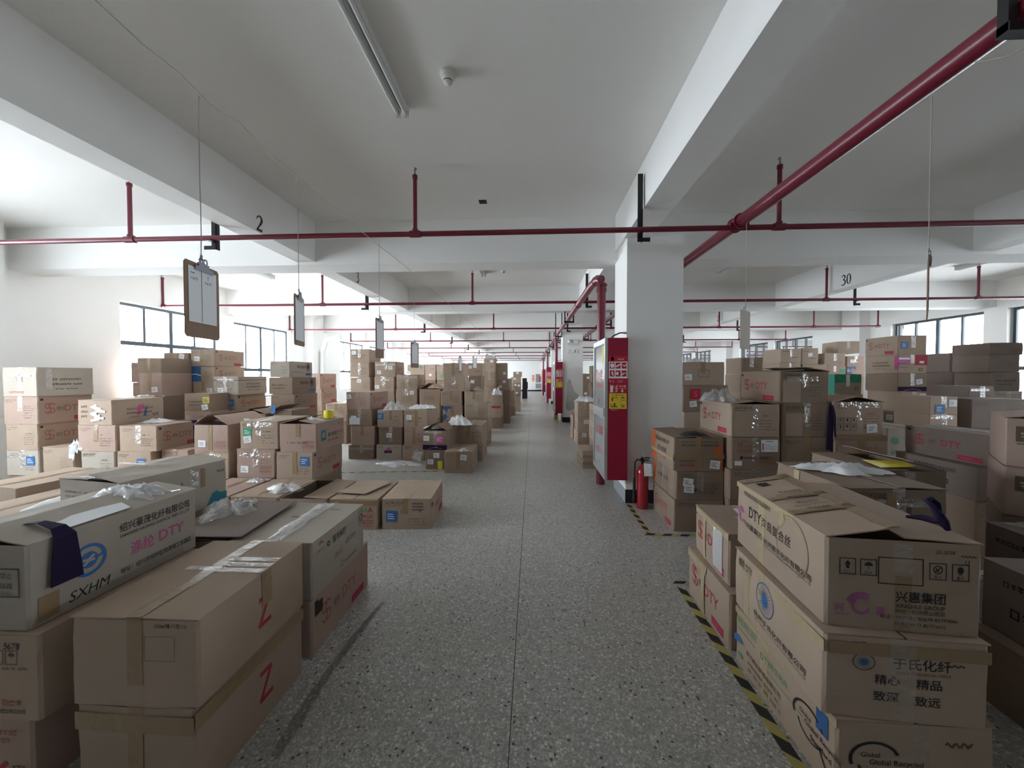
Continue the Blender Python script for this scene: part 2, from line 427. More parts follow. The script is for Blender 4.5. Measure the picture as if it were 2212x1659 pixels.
# columns in the middle row; each carries a black painted foot band
CY0 = [4.86 + 8.36 * k for k in range(-1, 5)]
CXL = [1.168, 1.168, 1.03, 1.04, 1.03, 1.03]
for i, y in enumerate(CY0):
    if y < YN: continue
    xl = CXL[i]
    m = MB(); m.box(xl, xl + .685, y, min(y + .69, YF), 0, ZC, 'white_wall'); c = struct(m.build('column'))
    b = MB(); b.box(xl - .004, xl + .6854, y - .004, y + .0, 0, .17, 'base_black')
    b.box(xl - .004, xl, y, y + .694, 0, .17, 'base_grey'); b.box(xl + .685, xl + .6854, y, y + .694, 0, .17, 'base_grey')
    b.build('foot_band', c)
    if i == 2:
        p = MB(); pts = []
        out = [(.22, .95), (.26, .93), (.30, .87), (.33, .77), (.37, .68), (.42, .62), (.50, .585), (.555, .53), (.57, .44), (.54, .33), (.47, .24), (.38, .205), (.30, .17), (.20, .155), (.135, .19), (.115, .26), (.13, .36), (.14, .48), (.15, .60), (.155, .72), (.165, .84), (.19, .92)]
        s_ = 1.38
        outs = [(xl + u * 1.0, .17 + (v - .155) * s_ + .22) for u, v in out]
        fr_ = [(x, y - .006, z) for x, z in outs]; n = len(fr_)
        p.add(fr_ + [(x, y - .0005, z) for x, z in outs], [tuple(range(n - 1, -1, -1))] + [(k, (k + 1) % n, n + (k + 1) % n, n + k) for k in range(n)], 'bare_plaster')
        p.build('bare_plaster_patch', c)
# wall piers, opposite the columns
for y in CY0:
    if y < YN: continue
    m = MB(); m.box(XL, XL + .32, y - .45, y + .25, 0, ZC, 'white_wall'); struct(m.build('wall_pier'))
    m = MB(); m.box(XR - .32, XR, y - .45, y + .25, 0, ZC, 'white_wall'); struct(m.build('wall_pier'))
# beams
def beam(x0, x1, y0, y1, zb):
    m = MB(); m.box(x0, x1, y0, y1, zb, ZC, 'white_wall'); return struct(m.build('beam'))
b_mid = beam(-3.36, -3.09, YN, YF, 3.215)
b_col = beam(1.13, 1.43, YN, YF, 3.30)
b_rt = beam(5.73, 6.0, YN, YF, 3.215)
LY = [-7.0, -3.0, 1.12] + [5.36 + 4.09 * k for k in range(0, 9)]
for i, y in enumerate(LY):
    if y < YN or y > YF - .5: continue
    beam(XL, XR, y, y + (.42 if i % 2 == 1 else .35), 3.175)
def digits(st, x, y, z, h, sgn, parent):
    # serif numerals as brush strokes with swelling width, painted on the beam side
    S = {'2': [([(.05, .74), (.10, .88), (.24, .98), (.40, .97), (.50, .86), (.51, .72), (.44, .56), (.30, .36), (.10, .10), (.04, .02)], [.05, .06, .07, .10, .13, .14, .13, .09, .06, .05]), ([(.03, .055), (.50, .055)], [.12, .12]), ([(.48, .02), (.56, .20)], [.06, .03])],
         '3': [([(.06, .78), (.14, .93), (.28, .98), (.42, .90), (.44, .76), (.36, .62), (.20, .54)], [.05, .07, .08, .11, .12, .08, .05]), ([(.20, .54), (.38, .50), (.48, .36), (.46, .18), (.32, .04), (.14, .03), (.05, .10)], [.05, .09, .13, .13, .09, .07, .09])],
         '0': [([(.27, .98), (.12, .86), (.06, .5), (.12, .14), (.27, .02), (.42, .14), (.48, .5), (.42, .86), (.27, .98)], [.05, .09, .13, .09, .05, .09, .13, .09, .05])],
         '5': [([(.50, .94), (.18, .94)], [.1, .1]), ([(.18, .94), (.10, .58)], [.05, .05]), ([(.10, .58), (.30, .62), (.47, .46), (.46, .2), (.30, .05), (.08, .06)], [.05, .08, .13, .13, .08, .08])],
         '8': [([(.27, .53), (.10, .68), (.12, .9), (.27, .98), (.42, .9), (.44, .7), (.27, .53), (.08, .36), (.07, .12), (.27, .02), (.47, .12), (.46, .36), (.27, .53)], [.08] * 13)]}
    mb = MB(); f = Face(mb, (x, y, z), (0, sgn, 0), (0, 0, 1), 1, 1); f.layer = .002
    u = 0
    for ch in st:
        for pts, ws in S[ch]: f.stroke([(u + a * h * 1.0, b * h) for a, b in pts], [q * h * 1.35 for q in ws], 'numeral')
        u += .62 * h
    mb.build('painted_number', parent)
digits('2', -3.09, 4.19, 3.235, .17, 1, b_mid)
digits('3', -3.09, 6.64, 3.24, .19, 1, b_mid)
digits('5', -3.09, 11.66, 3.26, .19, 1, b_mid)
digits('30', 5.73, 7.50, 3.26, .19, -1, b_rt)
digits('28', 5.73, 12.3, 3.27, .17, -1, b_rt)

# white rainwater pipe on the left wall
t = thing('drainpipe', 'white drainpipe bending off the left wall beside a window pier', 'drainpipe', (XL + .42, 13.18, 0))
m = MB(); m.tube([(0, 0, 0), (0, 0, 2.35), (.03, -.03, 2.47), (.25, -.22, 2.78), (.36, -.25, 2.85), (.75, -.25, 2.9)], .085, 'drain_white', 16); m.build('pipe_run', t)
for z in (.9, 2.2):
    m = MB(); m.tube([(0, 0, z - .03), (0, 0, z + .03)], .098, 'drain_white', 16); m.build('collar', t)
m = MB(); m.tube([(.70, -.25, 2.893), (.8, -.25, 2.905)], .098, 'drain_white', 16); m.build('collar', t)

# ------------------------------------------------------------------ sprinkler branch pipes
ordn = ['first', 'second', 'third', 'fourth', 'fifth', 'sixth', 'seventh', 'eighth', 'ninth']
PZ = 3.06
for k in range(9):
    y = (3.95, 7.75, 12.0)[k] if k < 3 else 12.0 + 4.17 * (k - 2)
    if y > YF - .4: break
    xa, xb = XL + (.02 if k != 1 and k != 0 else .02), XR - .42
    t = thing('sprinkler_pipe', 'thin red sprinkler pipe crossing the hall, %s from the camera' % ordn[k], 'pipe', (0, y, PZ), group='red sprinkler branch pipes')
    m = MB(); m.tube([(xa, 0, 0), (xb, 0, 0)], .027, 'pipe_red', 12 if k < 3 else 8); m.build('pipe_run', t)
    xs = [xa, -4.32, -1.21, 2.42, 5.65, 8.4, xb]
    for j, x in enumerate(xs):
        m = MB(); m.tube([(x, 0, 0), (x, 0, .60)], .021, 'pipe_red', 10 if k < 3 else 6); m.tube([(x, 0, .565), (x, 0, .60)], .027, 'pipe_red', 10 if k < 3 else 6)
        r = m.build('riser', t)
        if k < 4:
            m = MB(); m.tube([(x - .055, 0, 0), (x + .055, 0, 0)], .036, 'pipe_red', 12); m.tube([(x, 0, 0), (x, 0, .05)], .03, 'pipe_red', 12); m.build('tee', t)
            m = MB(); m.tube([(x, 0, .60), (x, 0, .66)], .011, 'steel_clip', 8); m.lathe([(.001, .675), (.02, .67), (.022, .665), (.001, .66)], (x, 0, 0), 'steel_clip', 10); m.build('sprinkler_head', t)
    for x in (-3.41, 1.085, 6.2):
        m = MB(); zt = .57 if 0 < x < 3 else (.70 if x > 3 else .36)
        m.box(x - .026, x + .026, .03, .035, -.11, zt, 'black_metal'); m.box(x + .021, x + .026, .03, .08, -.11, zt, 'black_metal')
        m.box(x - .02, x + .10 * (1 if x > -2 else -1) if x > -2 else x + .02, .028, .034, -.11, -.07, 'black_metal') if x > -2 else m.box(x - .11, x + .02, .028, .034, -.11, -.07, 'black_metal')
        m.box(x - .02, x + .02, -.05, .034, -.036, -.03, 'black_metal')
        m.build('bracket', t)

# main sprinkler pipe right of the columns
t = thing('sprinkler_main_pipe', 'thick red main pipe running away along the right of the columns', 'pipe', (2.03, 0, 3.105))
m = MB(); m.tube([(0, YN + .05, 0), (0, YF - .1, 0)], .057, 'pipe_red', 20); m.build('pipe_run', t)
for y in [3.95, 7.75] + [12.0 + 4.17 * k for k in range(7)]:
    if y > YF: break
    m = MB(); m.tube([(0, y - .07, 0), (0, y - .055, 0)], .075, 'pipe_red', 16); m.tube([(0, y - .055, 0), (0, y + .055, 0)], .066, 'pipe_red', 16); m.tube([(0, y + .055, 0), (0, y + .07, 0)], .075, 'pipe_red', 16)
    m.tube([(-.09, y, -.03), (.09, y, -.03)], .036, 'pipe_red', 12)
    m.build('coupling', t)
for y in (1.72, 9.0, 10.9, 15.2, 19.3, 23.4):
    m = MB(); zt = ZC - 3.105
    m.box(-.10, -.065, y - .02, y + .02, -.10, zt, 'black_metal'); m.box(.135, .17, y - .02, y + .02, -.13, zt, 'black_metal')
    m.box(-.10, .17, y - .025, y + .025, -.105, -.065, 'black_metal'); m.build('hanger', t)

# fire riser pipes and the hydrant supply pipe along the left of the columns
HP = 3.0
t = thing('hydrant_supply_pipe', 'red pipe along the left of the columns joining the fire cabinets', 'pipe', (0, 0, HP))
pts = []
m = MB(); m.tube([(1.0, 5.70, 0), (.97, 5.80, .03), (.94, 6.2, .03), (.86, 13.9, .03)], .06, 'pipe_red', 16)
m.tube([(.86, 13.9, .03), (.84, 22.2, .03), (.82, 30.4, .03), (.82, YF - .3, .03)], .06, 'pipe_red', 12); m.build('pipe_run', t)
for y, x in ((5.95, .965), (7.9, .925), (10.0, .905), (13.6, .86)):
    m = MB(); m.tube([(x, y - .03, .03), (x, y + .03, .03)], .07, 'pipe_red', 14); m.build('coupling', t)
for y in (9.6, 13.2, 17.6, 21.8, 26):
    x = .91 - .004 * (y - 9); m = MB()
    m.box(x - .12, x - .09, y - .02, y + .02, -.1, ZC - HP - (.0), 'black_metal'); m.box(x + .09, x + .12, y - .02, y + .02, -.1, ZC - HP, 'black_metal'); m.box(x - .12, x + .12, y - .02, y + .02, -.1, -.06, 'black_metal'); m.build('hanger', t)
CABW, CABD, CABZ0, CABZ1 = .88, .245, .31, 2.06
for i in range(1, 5):
    y = CY0[i]; xl = CXL[i]; rx = xl - .16; ry = y + .86
    if ry > YF: break
    t = thing('fire_riser_pipe', ['', 'thick red riser pipe behind the nearest fire cabinet', 'red riser pipe with yellow foot behind the second fire cabinet', 'red riser pipe behind the third fire cabinet', 'red riser pipe behind the fourth fire cabinet'][i], 'pipe', (rx, ry, 0), group='red fire riser pipes')
    m = MB(); m.tube([(0, 0, 0), (0, 0, HP - .05)], .062, 'pipe_red', 18); m.build('pipe_run', t)
    m = MB(); m.tube([(0, 0, HP - .18), (0, 0, HP - .12)], .073, 'pipe_red', 18); m.tube([(0, 0, HP - .09), (0, 0, HP - .07)], .083, 'pipe_red', 18); m.build('coupling', t)
    if i == 2:
        m = MB(); m.tube([(0, 0, .001), (0, 0, .16)], .085, 'hazard_yellow', 18); m.build('yellow_foot', t)

# ------------------------------------------------------------------ fire hydrant cabinets on the columns
def hydrant_signs(f, W, z0, H, full):
    # f: printing face on the red side; u 0..W, v 0..H
    def V(px): return H * (1 - (px - 728) / 307.0)   # rows measured down the side panel
    a = W * .07; b = W * .95
    f.rect(a, V(800), b, V(767), 'sign_red')
    f.rect(a + .02, V(777), a + .055, V(769), 'sign_white'); f.rect(a + .065, V(773.5), a + .085, V(772.5), 'sign_white')
    f.text('消火栓', a + .105, V(776), .022, 'sign_white', off=.0006)
    f.rect(a - .006, V(815), b + .004, V(779), 'sign_white', off=.0003)
    cw = (b - a) / 3
    for j in range(2):
        for k in range(3):
            u = a + cw * k + .006; v1 = V(781 + 17 * j); v0 = V(794 + 17 * j)
            f.rect(u, v0, u + cw - .014, v1, 'sign_red', off=.0008)
            if full:
                q = (k + 3 * j); cx = u + cw * .42; cvv = (v0 + v1) / 2
                if q == 0: f.ring(cx, cvv, 0, .024, 'sign_white', sy=1.2, off=.0012)
                elif q == 1: f.stroke([(cx - .025, cvv - .015), (cx + .02, cvv + .015)], .018, 'sign_white', off=.0012)
                elif q == 2: f.stroke([(cx - .028, cvv + .015), (cx, cvv - .008), (cx + .028, cvv + .012)], [.004, .012, .016], 'sign_white', off=.0012)
                elif q == 3: f.ring(cx, cvv + .012, 0, .012, 'sign_white', off=.0012); f.stroke([(cx, cvv), (cx + .012, cvv - .024)], .016, 'sign_white', off=.0012)
                elif q == 4: f.ring(cx - .008, cvv, 0, .02, 'sign_white', off=.0012); f.rect(cx + .004, cvv - .015, cx + .026, cvv + .01, 'ink_black', off=.0016)
                else: f.stroke([(cx - .026, cvv - .018), (cx - .01, cvv), (cx + .024, cvv + .004)], [.018, .014, .005], 'sign_white', off=.0012)
    f.rect(a, V(826), b, V(816.5), 'sign_red')
    f.stroke([(a + .006, V(818.5)), (a + .012, V(822)), (a + .022, V(823.5))], .006, 'sign_white', off=.0006)
    f.text('火警电话', a + .03, V(820), .007, 'sign_white', off=.0006); f.text('119', a + .04, V(823.4), .008, 'sign_white', off=.0006)
    f.text('发现火灾请立即报警', a + .10, V(820.3), .007, 'sign_white', off=.0006); f.text('请勿堵塞消防通道', a + .10, V(823.7), .007, 'sign_white', off=.0006)
    f.rect(a, V(846.5), b, V(827), 'sign_red')
    cx = a + .03   # white extinguisher pictogram
    f.rect(cx - .017, V(845), cx + .017, V(833.5), 'sign_white', off=.0006); f.ring(cx, V(833.5), 0, .017, 'sign_white', 0, 180, off=.0006)
    f.stroke([(cx, V(830.5)), (cx - .012, V(829)), (cx - .022, V(831))], .004, 'sign_white', off=.0006); f.stroke([(cx + .004, V(830)), (cx + .026, V(831)), (cx + .03, V(837))], .003, 'sign_white', off=.0006)
    for q in range(3):
        f.stroke([(a + .075, V(844 - 5 * q)), (a + .092, V(842.5 - 5 * q)), (a + .10, V(837.5 - 4.5 * q))], [.010, .010, .002], 'sign_white', off=.0006)
    f.text('灭火器', a + .118, V(834), .024, 'sign_white', width=.085, off=.0006)
    f.rect(a + .115, V(837), b - .004, V(836.6), 'sign_white', off=.0006)
    cx = a + .158; f.rect(cx - .006, V(842), cx + .006, V(838), 'sign_white', off=.0006); f.poly([(cx - .017, V(841.8)), (cx, V(845.3)), (cx + .017, V(841.8))], 'sign_white', off=.0006)
    f.rect(a, V(880.5), b - .004, V(847), 'sign_yellow', off=.0003)
    f.text('使用方法', a + .035, V(852.3), .016, 'ink_black', width=.14, bold=.02, off=.0008)
    f.rect(a + .030, V(864), a + .048, V(856.5), 'sign_red', off=.0008); f.stroke([(a + .038, V(856.5)), (a + .045, V(855)), (a + .06, V(859))], .004, 'ink_black', off=.0008)
    f.rect(a + .065, V(856.5), a + .105, V(855.3), 'ink_black', off=.0008); f.rect(a + .09, V(860), a + .105, V(859.2), 'ink_black', off=.0008)
    f.ring(a + .165, V(858.5), .012, .022, 'ink_black', 0, 180, off=.0008); f.rect(a + .15, V(862.5), a + .195, V(861.5), 'ink_black', off=.0008); f.rect(a + .135, V(867), a + .138, V(861.5), 'ink_black', off=.0008)
    f.ring(a + .067, V(869.5), 0, .008, 'ink_black', off=.0008); f.stroke([(a + .066, V(870.5)), (a + .07, V(875))], .013, 'ink_black', off=.0008); f.stroke([(a + .066, V(871.5)), (a + .04, V(872.5))], .006, 'ink_black', off=.0008)
    f.stroke([(a + .015, V(872.5)), (a + .03, V(871))], .008, 'ink_black', off=.0008); f.rect(a + .02, V(877), a + .10, V(874.8), 'ink_faint', off=.0008)
    f.rect(a + .14, V(872.8), a + .19, V(871.6), 'ink_black', off=.0008); f.rect(a + .145, V(877), a + .19, V(874.8), 'ink_faint', off=.0008)
    f.text('消防设施·请勿乱动', a + .02, V(883.6), .009, 'sign_white', off=.0006)
CABLAB = ['', 'red fire hydrant cabinet with glazed door on the nearest column', 'red fire hydrant cabinet on the column with a bare plaster patch', 'small red fire hydrant cabinet on the third column down the aisle', 'red fire hydrant cabinet on the fourth column, farthest down the aisle']
for i in range(1, 5):
    y = CY0[i] - .09; xl = CXL[i]
    x1 = xl - .002; x0 = xl - CABD
    t = thing('fire_hydrant_cabinet', CABLAB[i], 'fire cabinet', (xl, y, CABZ0), group='fire hydrant cabinets on the columns')
    H = CABZ1 - CABZ0; D = CABD
    m = MB(); m.box(-D, -.002, 0, CABW, 0, H, 'cabinet_red'); m.build('cabinet_body', t)
    if i < 4:
        m = MB(); f = Face(m, (-D, 0, 0), (1, 0, 0), (0, 0, 1), D, H); hydrant_signs(f, D, 0, H, i < 3); m.build('instruction_stickers', t)
    # aluminium door frame with an upper and a lower glass
    d = MB(); th = .035; bw = .055; zs = H * .46
    for (u0, u1, v0, v1) in ((0, bw, 0, H), (CABW - bw, CABW, 0, H), (bw, CABW - bw, 0, bw + .01), (bw, CABW - bw, H - bw - .01, H), (bw, CABW - bw, zs - .06, zs + .06)):
        d.box(-D - th, -D - .001, u0, u1, v0, v1, 'aluminium')
    dr = d.build('door', t)
    for (v0, v1) in ((bw + .01, zs - .06), (zs + .06, H - bw - .01)):
        g = MB(); g.box(-D - .02, -D - .014, bw, CABW - bw, v0, v1, 'cabinet_glass')
        p = g.build('glass_pane', dr)
    if i < 3:
        g = MB(); f = Face(g, (-D - .0205, CABW, 0), (0, -1, 0), (0, 0, 1), CABW, H)
        f.text('消火栓', .12, H * .70, .15, 'sign_red', width=.52); f.text('FIRE HYDRANT', .14, H * .645, .06, 'sign_red', width=.5)
        f.text('灭火器箱', .14, H * .29, .12, 'sign_red', width=.52); f.text('火警 119', .2, H * .14, .09, 'sign_red', width=.4); f.text('119', .28, H * .52, .07, 'sign_red')
        f.rect(.62, H * .83, .74, H * .95, 'label_yellow')
        g.build('door_lettering', dr)
        g = MB(); g.box(-D - .05, -D - th, .02, .045, zs - .02, zs + .08, 'aluminium'); g.build('handle', dr)
    m = MB(); m.tube([(-.20, .02, H), (-.17, .02, H + .03), (-.10, .01, H + .06), (-.03, 0, H + .06)], .008, 'black_rubber', 8); m.tube([(-.06, 0, H + .058), (-.02, 0, H + .058)], .014, 'aluminium', 10); m.build('cable', t)

# cabinet on the far wall
t = thing('fire_hydrant_cabinet', 'white framed dark glass fire cabinet on the far end wall', 'fire cabinet', (.62, YF, .22))
m = MB(); m.box(-.36, .36, -.2, -.001, 0, 1.6, 'cabinet_red'); m.build('cabinet_body', t)
d = MB()
for (u0, u1, v0, v1) in ((-.36, -.29, 0, 1.6), (.29, .36, 0, 1.6), (-.29, .29, 0, .08), (-.29, .29, 1.52, 1.6), (-.29, .29, .58, .66)): d.box(u0, u1, -.24, -.2, v0, v1, 'sign_white')
dr = d.build('door', t)
m = MB(); m.box(-.29, .29, -.225, -.21, .08, .58, 'cabinet_glass'); m.build('glass_pane', dr); m = MB(); m.box(-.29, .29, -.225, -.21, .66, 1.52, 'cabinet_glass'); m.build('glass_pane', dr)
m = MB(); f = Face(m, (-.29, -.2255, .66), (1, 0, 0), (0, 0, 1), .58, .86); f.rect(.40, .62, .56, .84, 'label_yellow'); f.rect(.33, .1, .45, .74, 'sign_red'); f.layer = .002; m.build('sticker', dr)
s_ = MB(); f = Face(s_, (-.02, YF - .004, 1.0), (1, 0, 0), (0, 0, 1), .22, .62); s_.box(-.02, .2, YF - .004, YF - .0005, 1.0, 1.62, 'sign_red')
f.rect(.02, .02, .2, .24, 'sign_yellow', off=.001); f.rect(.03, .32, .19, .42, 'sign_white', off=.001); f.rect(.03, .48, .19, .54, 'sign_white', off=.001)
tag(s_.build('wall_sign'), 'small red and yellow notice on the far end wall', 'sign')

# twin-head emergency lamp with exit panel on the patched column
c2x, c2y = CXL[2], CY0[2]
t = thing('emergency_lamp', 'white twin-headed emergency lamp above an exit panel on patched column', 'lamp', (c2x + .33, c2y, 2.62))
m = MB(); m.box(-.15, .15, -.05, -.001, 0, .10, 'cream_plastic'); m.build('housing', t)
for s in (-1, 1):
    m = MB(); m.lathe([(.001, -.06), (.055, -.055), (.065, -.02), (.04, .03), (.02, .05)], (0, 0, 0), 'lamp_white', 16)
    m.build('lamp_head', t, (s * .10, -.07, .14), (R(60), 0, 0))
t = thing('exit_sign', 'white exit panel under the emergency lamp on patched column', 'sign', (c2x + .33, c2y, 2.34))
m = MB(); m.box(-.17, .17, -.03, -.001, 0, .17, 'sign_white'); m.build('panel', t)
m = MB(); f = Face(m, (-.17, -.03, 0), (1, 0, 0), (0, 0, 1), .34, .17); f.rect(.04, .10, .14, .11, 'ink_faint'); f.rect(.04, .05, .14, .06, 'ink_faint'); f.ring(.19, .05, 0, .015, 'ink_faint'); f.rect(.25, .03, .275, .13, 'ink_faint'); m.build('marking', t)

# fire extinguisher at the foot of the nearest column
t = thing('fire_extinguisher', 'red fire extinguisher with paper tag standing against the nearest column', 'fire extinguisher', (1.33, 4.70, 0))
m = MB(); m.lathe([(.001, .0), (.066, .0), (.07, .012), (.07, .42), (.066, .455), (.05, .485), (.026, .505), (.022, .53), (.001, .53)], (0, 0, 0), 'extinguisher_red', 28); m.build('cylinder', t)
m = MB(); m.tube([(0, 0, .53), (0, 0, .575)], .018, 'black_metal', 12); m.box(-.02, .02, -.015, .015, .565, .60, 'black_metal'); m.build('valve', t)
m = MB(); m.box(-.015, .085, -.01, .01, .60, .612, 'black_metal'); m.box(-.01, .075, -.009, .009, .575, .585, 'black_metal'); m.build('handle', t)
m = MB(); m.tube([(-.02, 0, .58), (-.065, 0, .585), (-.09, 0, .55), (-.095, 0, .45), (-.095, 0, .36)], .009, 'black_rubber', 10); m.build('hose', t)
m = MB(); m.lathe([(.012, .37), (.016, .33), (.02, .12), (.024, .06), (.001, .06)], (-.097, 0, 0), 'black_rubber', 14); m.build('horn', t)
m = MB(); m.add([(.0, -.075, .40), (.095, -.085, .41), (.075, -.09, .55), (-.01, -.078, .56)], [(0, 1, 2, 3)], 'white_paper'); f = Face(m, (.0, -.0755, .40), (1, 0, 0), (0, 0, 1), .09, .14); m.build('paper_tag', t)
m = MB(); m.tube([(.01, -.03, .6), (.0, -.05, .66), (-.012, -.05, .70)], .003, 'white_paper', 6); m.build('pull_pin_tie', t)

# ------------------------------------------------------------------ ceiling things
def batten(x, y0, L, label, double=True):
    t = thing('ceiling_light', label, 'ceiling light', (x, y0, ZC), group='unlit twin tube ceiling lights')
    for s in (-1, 1):
        cx = s * .033
        m = MB(); vs = []
        prof = [(-.022, 0), (-.022, -.03), (-.012, -.045), (.012, -.045), (.022, -.03), (.022, 0)]
        n = len(prof)
        vs = [(cx + a, 0, b) for a, b in prof] + [(cx + a, L, b) for a, b in prof]
        m.add(vs, [(k, n + k, n + k + 1, k + 1) for k in range(n - 1)] + [tuple(range(n)), tuple(range(2 * n - 1, n - 1, -1))], 'lamp_white'); m.build('batten', t)
        m = MB(); m.tube([(cx, .03, -.062), (cx, L - .03, -.062)], .014, 'lamp_white', 12); m.build('tube', t)
        for yy in (0, L - .03):
            m = MB(); m.box(cx - .017, cx + .017, yy, yy + .03, -.08, -.04, 'cream_plastic'); m.build('lamp_holder', t)
batten(-1.06, 1.92, 1.22, 'twin tube ceiling light nearest the camera, above the aisle')
bl = ['second', 'third', 'fourth', 'fifth', 'sixth']
for j, y in enumerate((7.02, 11.2, 15.3, 19.4, 23.5)):
    for x, nm in ((-5.7, 'left of the numbered beam'), (-1.04, 'above the aisle'), (3.83, 'right of the columns'), (8.5, 'near the right windows')):
        batten(x, y, 1.2, 'twin tube ceiling light %s, %s ceiling bay from the camera' % (nm, bl[j]))
for j, (x, y) in enumerate(((-.61, 2.79), (-.6, 7.93), (-.63, 12.0), (-.63, 16.1))):
    t = thing('smoke_detector', 'round white smoke detector on the ceiling, %s from the camera' % ordn[j], 'smoke detector', (x, y, ZC), group='smoke detectors on the ceiling')
    m = MB(); m.lathe([(.055, 0), (.058, -.018), (.05, -.03), (.045, -.032)], (0, 0, 0), 'cream_plastic', 24); m.build('base', t)
    m = MB(); m.lathe([(.045, -.03), (.047, -.045), (.036, -.06), (.034, -.062)], (0, 0, 0), 'lamp_white', 24); m.build('chamber', t)
    m = MB(); m.lathe([(.033, -.06), (.033, -.068)], (0, 0, 0), 'black_rubber', 24); m.lathe([(.034, -.068), (.03, -.078), (.001, -.08)], (0, 0, 0), 'lamp_white', 24); m.build('cap', t)
m = MB(); m.box(-.67, -.575, 4.80, 4.90, ZC - .006, ZC - .0005, 'base_black'); tag(m.build('cover_plate'), 'small dark square cover plate on the ceiling above the aisle', 'plate')

# the wire and the clipboards hanging from it
WX, WZ = -1.49, 2.87
m = MB(); rng = random.Random(3); pts = []
y = -3.38
while y < 20:
    pts.append((WX + rng.uniform(-.012, .012), y, WZ + rng.uniform(-.012, .012))); y += .16 if y < 4 else .5
m.tube(pts, .0024, 'cord', 6); tag(m.build('hanging_wire'), 'thin sagging wire strung above the left stacks, carrying the clipboards', 'wire')
def clipboard(x, y, zt, yaw, label, tilt=0, colpaper='white_paper', cordtop=WZ, back=True, w=.235, h=.33, seed=0, writing=False, pw=.185, ph=.27, backing='hardboard'):
    rng = random.Random(seed)
    t = thing('clipboard', label, 'clipboard', (x, y, zt), (0, tilt, yaw), 'hanging clipboards')
    m = MB(); r = .012
    pr = [(-w / 2 + r, 0), (w / 2 - r, 0), (w / 2, -r), (w / 2, -h + r), (w / 2 - r, -h), (-w / 2 + r, -h), (-w / 2, -h + r), (-w / 2, -r)]
    n = len(pr)
    m.add([(a, -.0015, b) for a, b in pr] + [(a, .0015, b) for a, b in pr], [tuple(range(n - 1, -1, -1)), tuple(range(n, 2 * n))] + [(k, (k + 1) % n, n + (k + 1) % n, n + k) for k in range(n)], backing); m.build('board', t)
    m = MB(); f = Face(m, (-pw / 2, -.002, -.022 - ph), (1, 0, 0), (0, 0, 1), pw, ph); f.rect(0, 0, pw, ph, colpaper)
    p = m.build('paper', t)
    if writing:
        m = MB(); f.mb = m
        f.rect(pw * .44, .004, pw * .455, ph - .01, 'ink_black', off=.0006)
        f.text('21#2号', .012, ph - .058, .014, 'ink_black', off=.0006); f.text('25#1号', .105, ph - .062, .014, 'ink_black', off=.0006)
        f.stroke([(.04, ph - .028), (.012, ph - .028)], .003, 'ink_black', off=.0006); f.stroke([(.13, ph - .02), (.13, ph - .04)], .003, 'ink_black', off=.0006)
        m.build('handwriting', p)
    m = MB(); m.box(-.06, .06, -.012, -.002, -.032, -.012, 'steel_clip'); m.box(-.035, .035, -.01, -.002, -.012, .006, 'steel_clip')
    for s in (-1, 1):
        q = [(s * .014 + .012 * math.cos(a * PI / 6), -.006, .016 + .012 * math.sin(a * PI / 6)) for a in range(13)]; m.tube(q, .0035, 'steel_clip', 8, False)
    m.build('clip', t)
    m = MB(); L = cordtop - zt
    q = [(rng.uniform(-.003, .003) - .004, 0, .012 + (L - .012) * k / 6) for k in range(7)]; q[-1] = (0, 0, L); m.tube(q, .0022, 'cord', 6)
    m.lathe([(.001, .03), (.006, .036), (.005, .044), (.001, .05)], (-.004, 0, 0), 'cord', 8)
    m.build('cord', t)
    return t
cb = clipboard(-1.515, 1.70, 2.105, R(100), 'biggest clipboard with white ruled sheet, hanging nearest the camera', w=.235, h=.335, writing=True, seed=1, pw=.19, ph=.245)
cb = clipboard(-1.53, 2.46, 2.12, R(107), 'second clipboard on the wire, turned almost edge-on', w=.225, h=.325, seed=2)
cb = clipboard(-1.435, 3.56, 2.13, R(93), 'third clipboard on the wire, above the drainpipe end', w=.225, h=.37, seed=3, pw=.18, ph=.26)
cb = clipboard(-1.535, 4.96, 2.03, R(81), 'fourth clipboard on the wire, tall and brown-edged', w=.225, h=.33, seed=4, pw=.17, ph=.25)
for j, (y, x_) in enumerate(((7.9, 0), (9.9, 0), (12.6, .03), (14.2, .05))):
    clipboard(WX + x_, y, 1.6 + 41 * y / 831 + (.0 if j < 2 else .05), R(85 - 16 * j), 'small far clipboard, %s on the wire' % ['fifth', 'sixth', 'seventh', 'eighth'][j], w=.225, h=.33, seed=5 + j, pw=.18)
cb = clipboard(2.03, 2.10, 2.205, R(47), 'clipboard seen edge-on below the thick red main pipe', tilt=R(4), w=.20, h=.32, seed=20, cordtop=3.05, pw=.18, ph=.27)
cb = clipboard(2.03, 3.80, 2.22, R(222), 'pale clipboard hanging back to front, right of nearest column', w=.235, h=.37, seed=21, cordtop=3.05, pw=.2, ph=.3, backing='kraft_pale')
m = MB(); q = [(1.86, 3.86, 2.98), (1.83, 3.9, 2.93), (1.88, 4.2, 2.75), (1.90, 4.55, 2.62), (1.72, 4.8, 2.4)]; 
m.tube([(2.02, 1.9, 3.03), (2.06, 1.82, 2.99), (2.10, 1.74, 2.99), (2.16, 1.66, 3.03)], .004, 'cord', 6); tag(m.build('loose_cord'), 'loose loop of white cord under the thick red main pipe', 'cord')

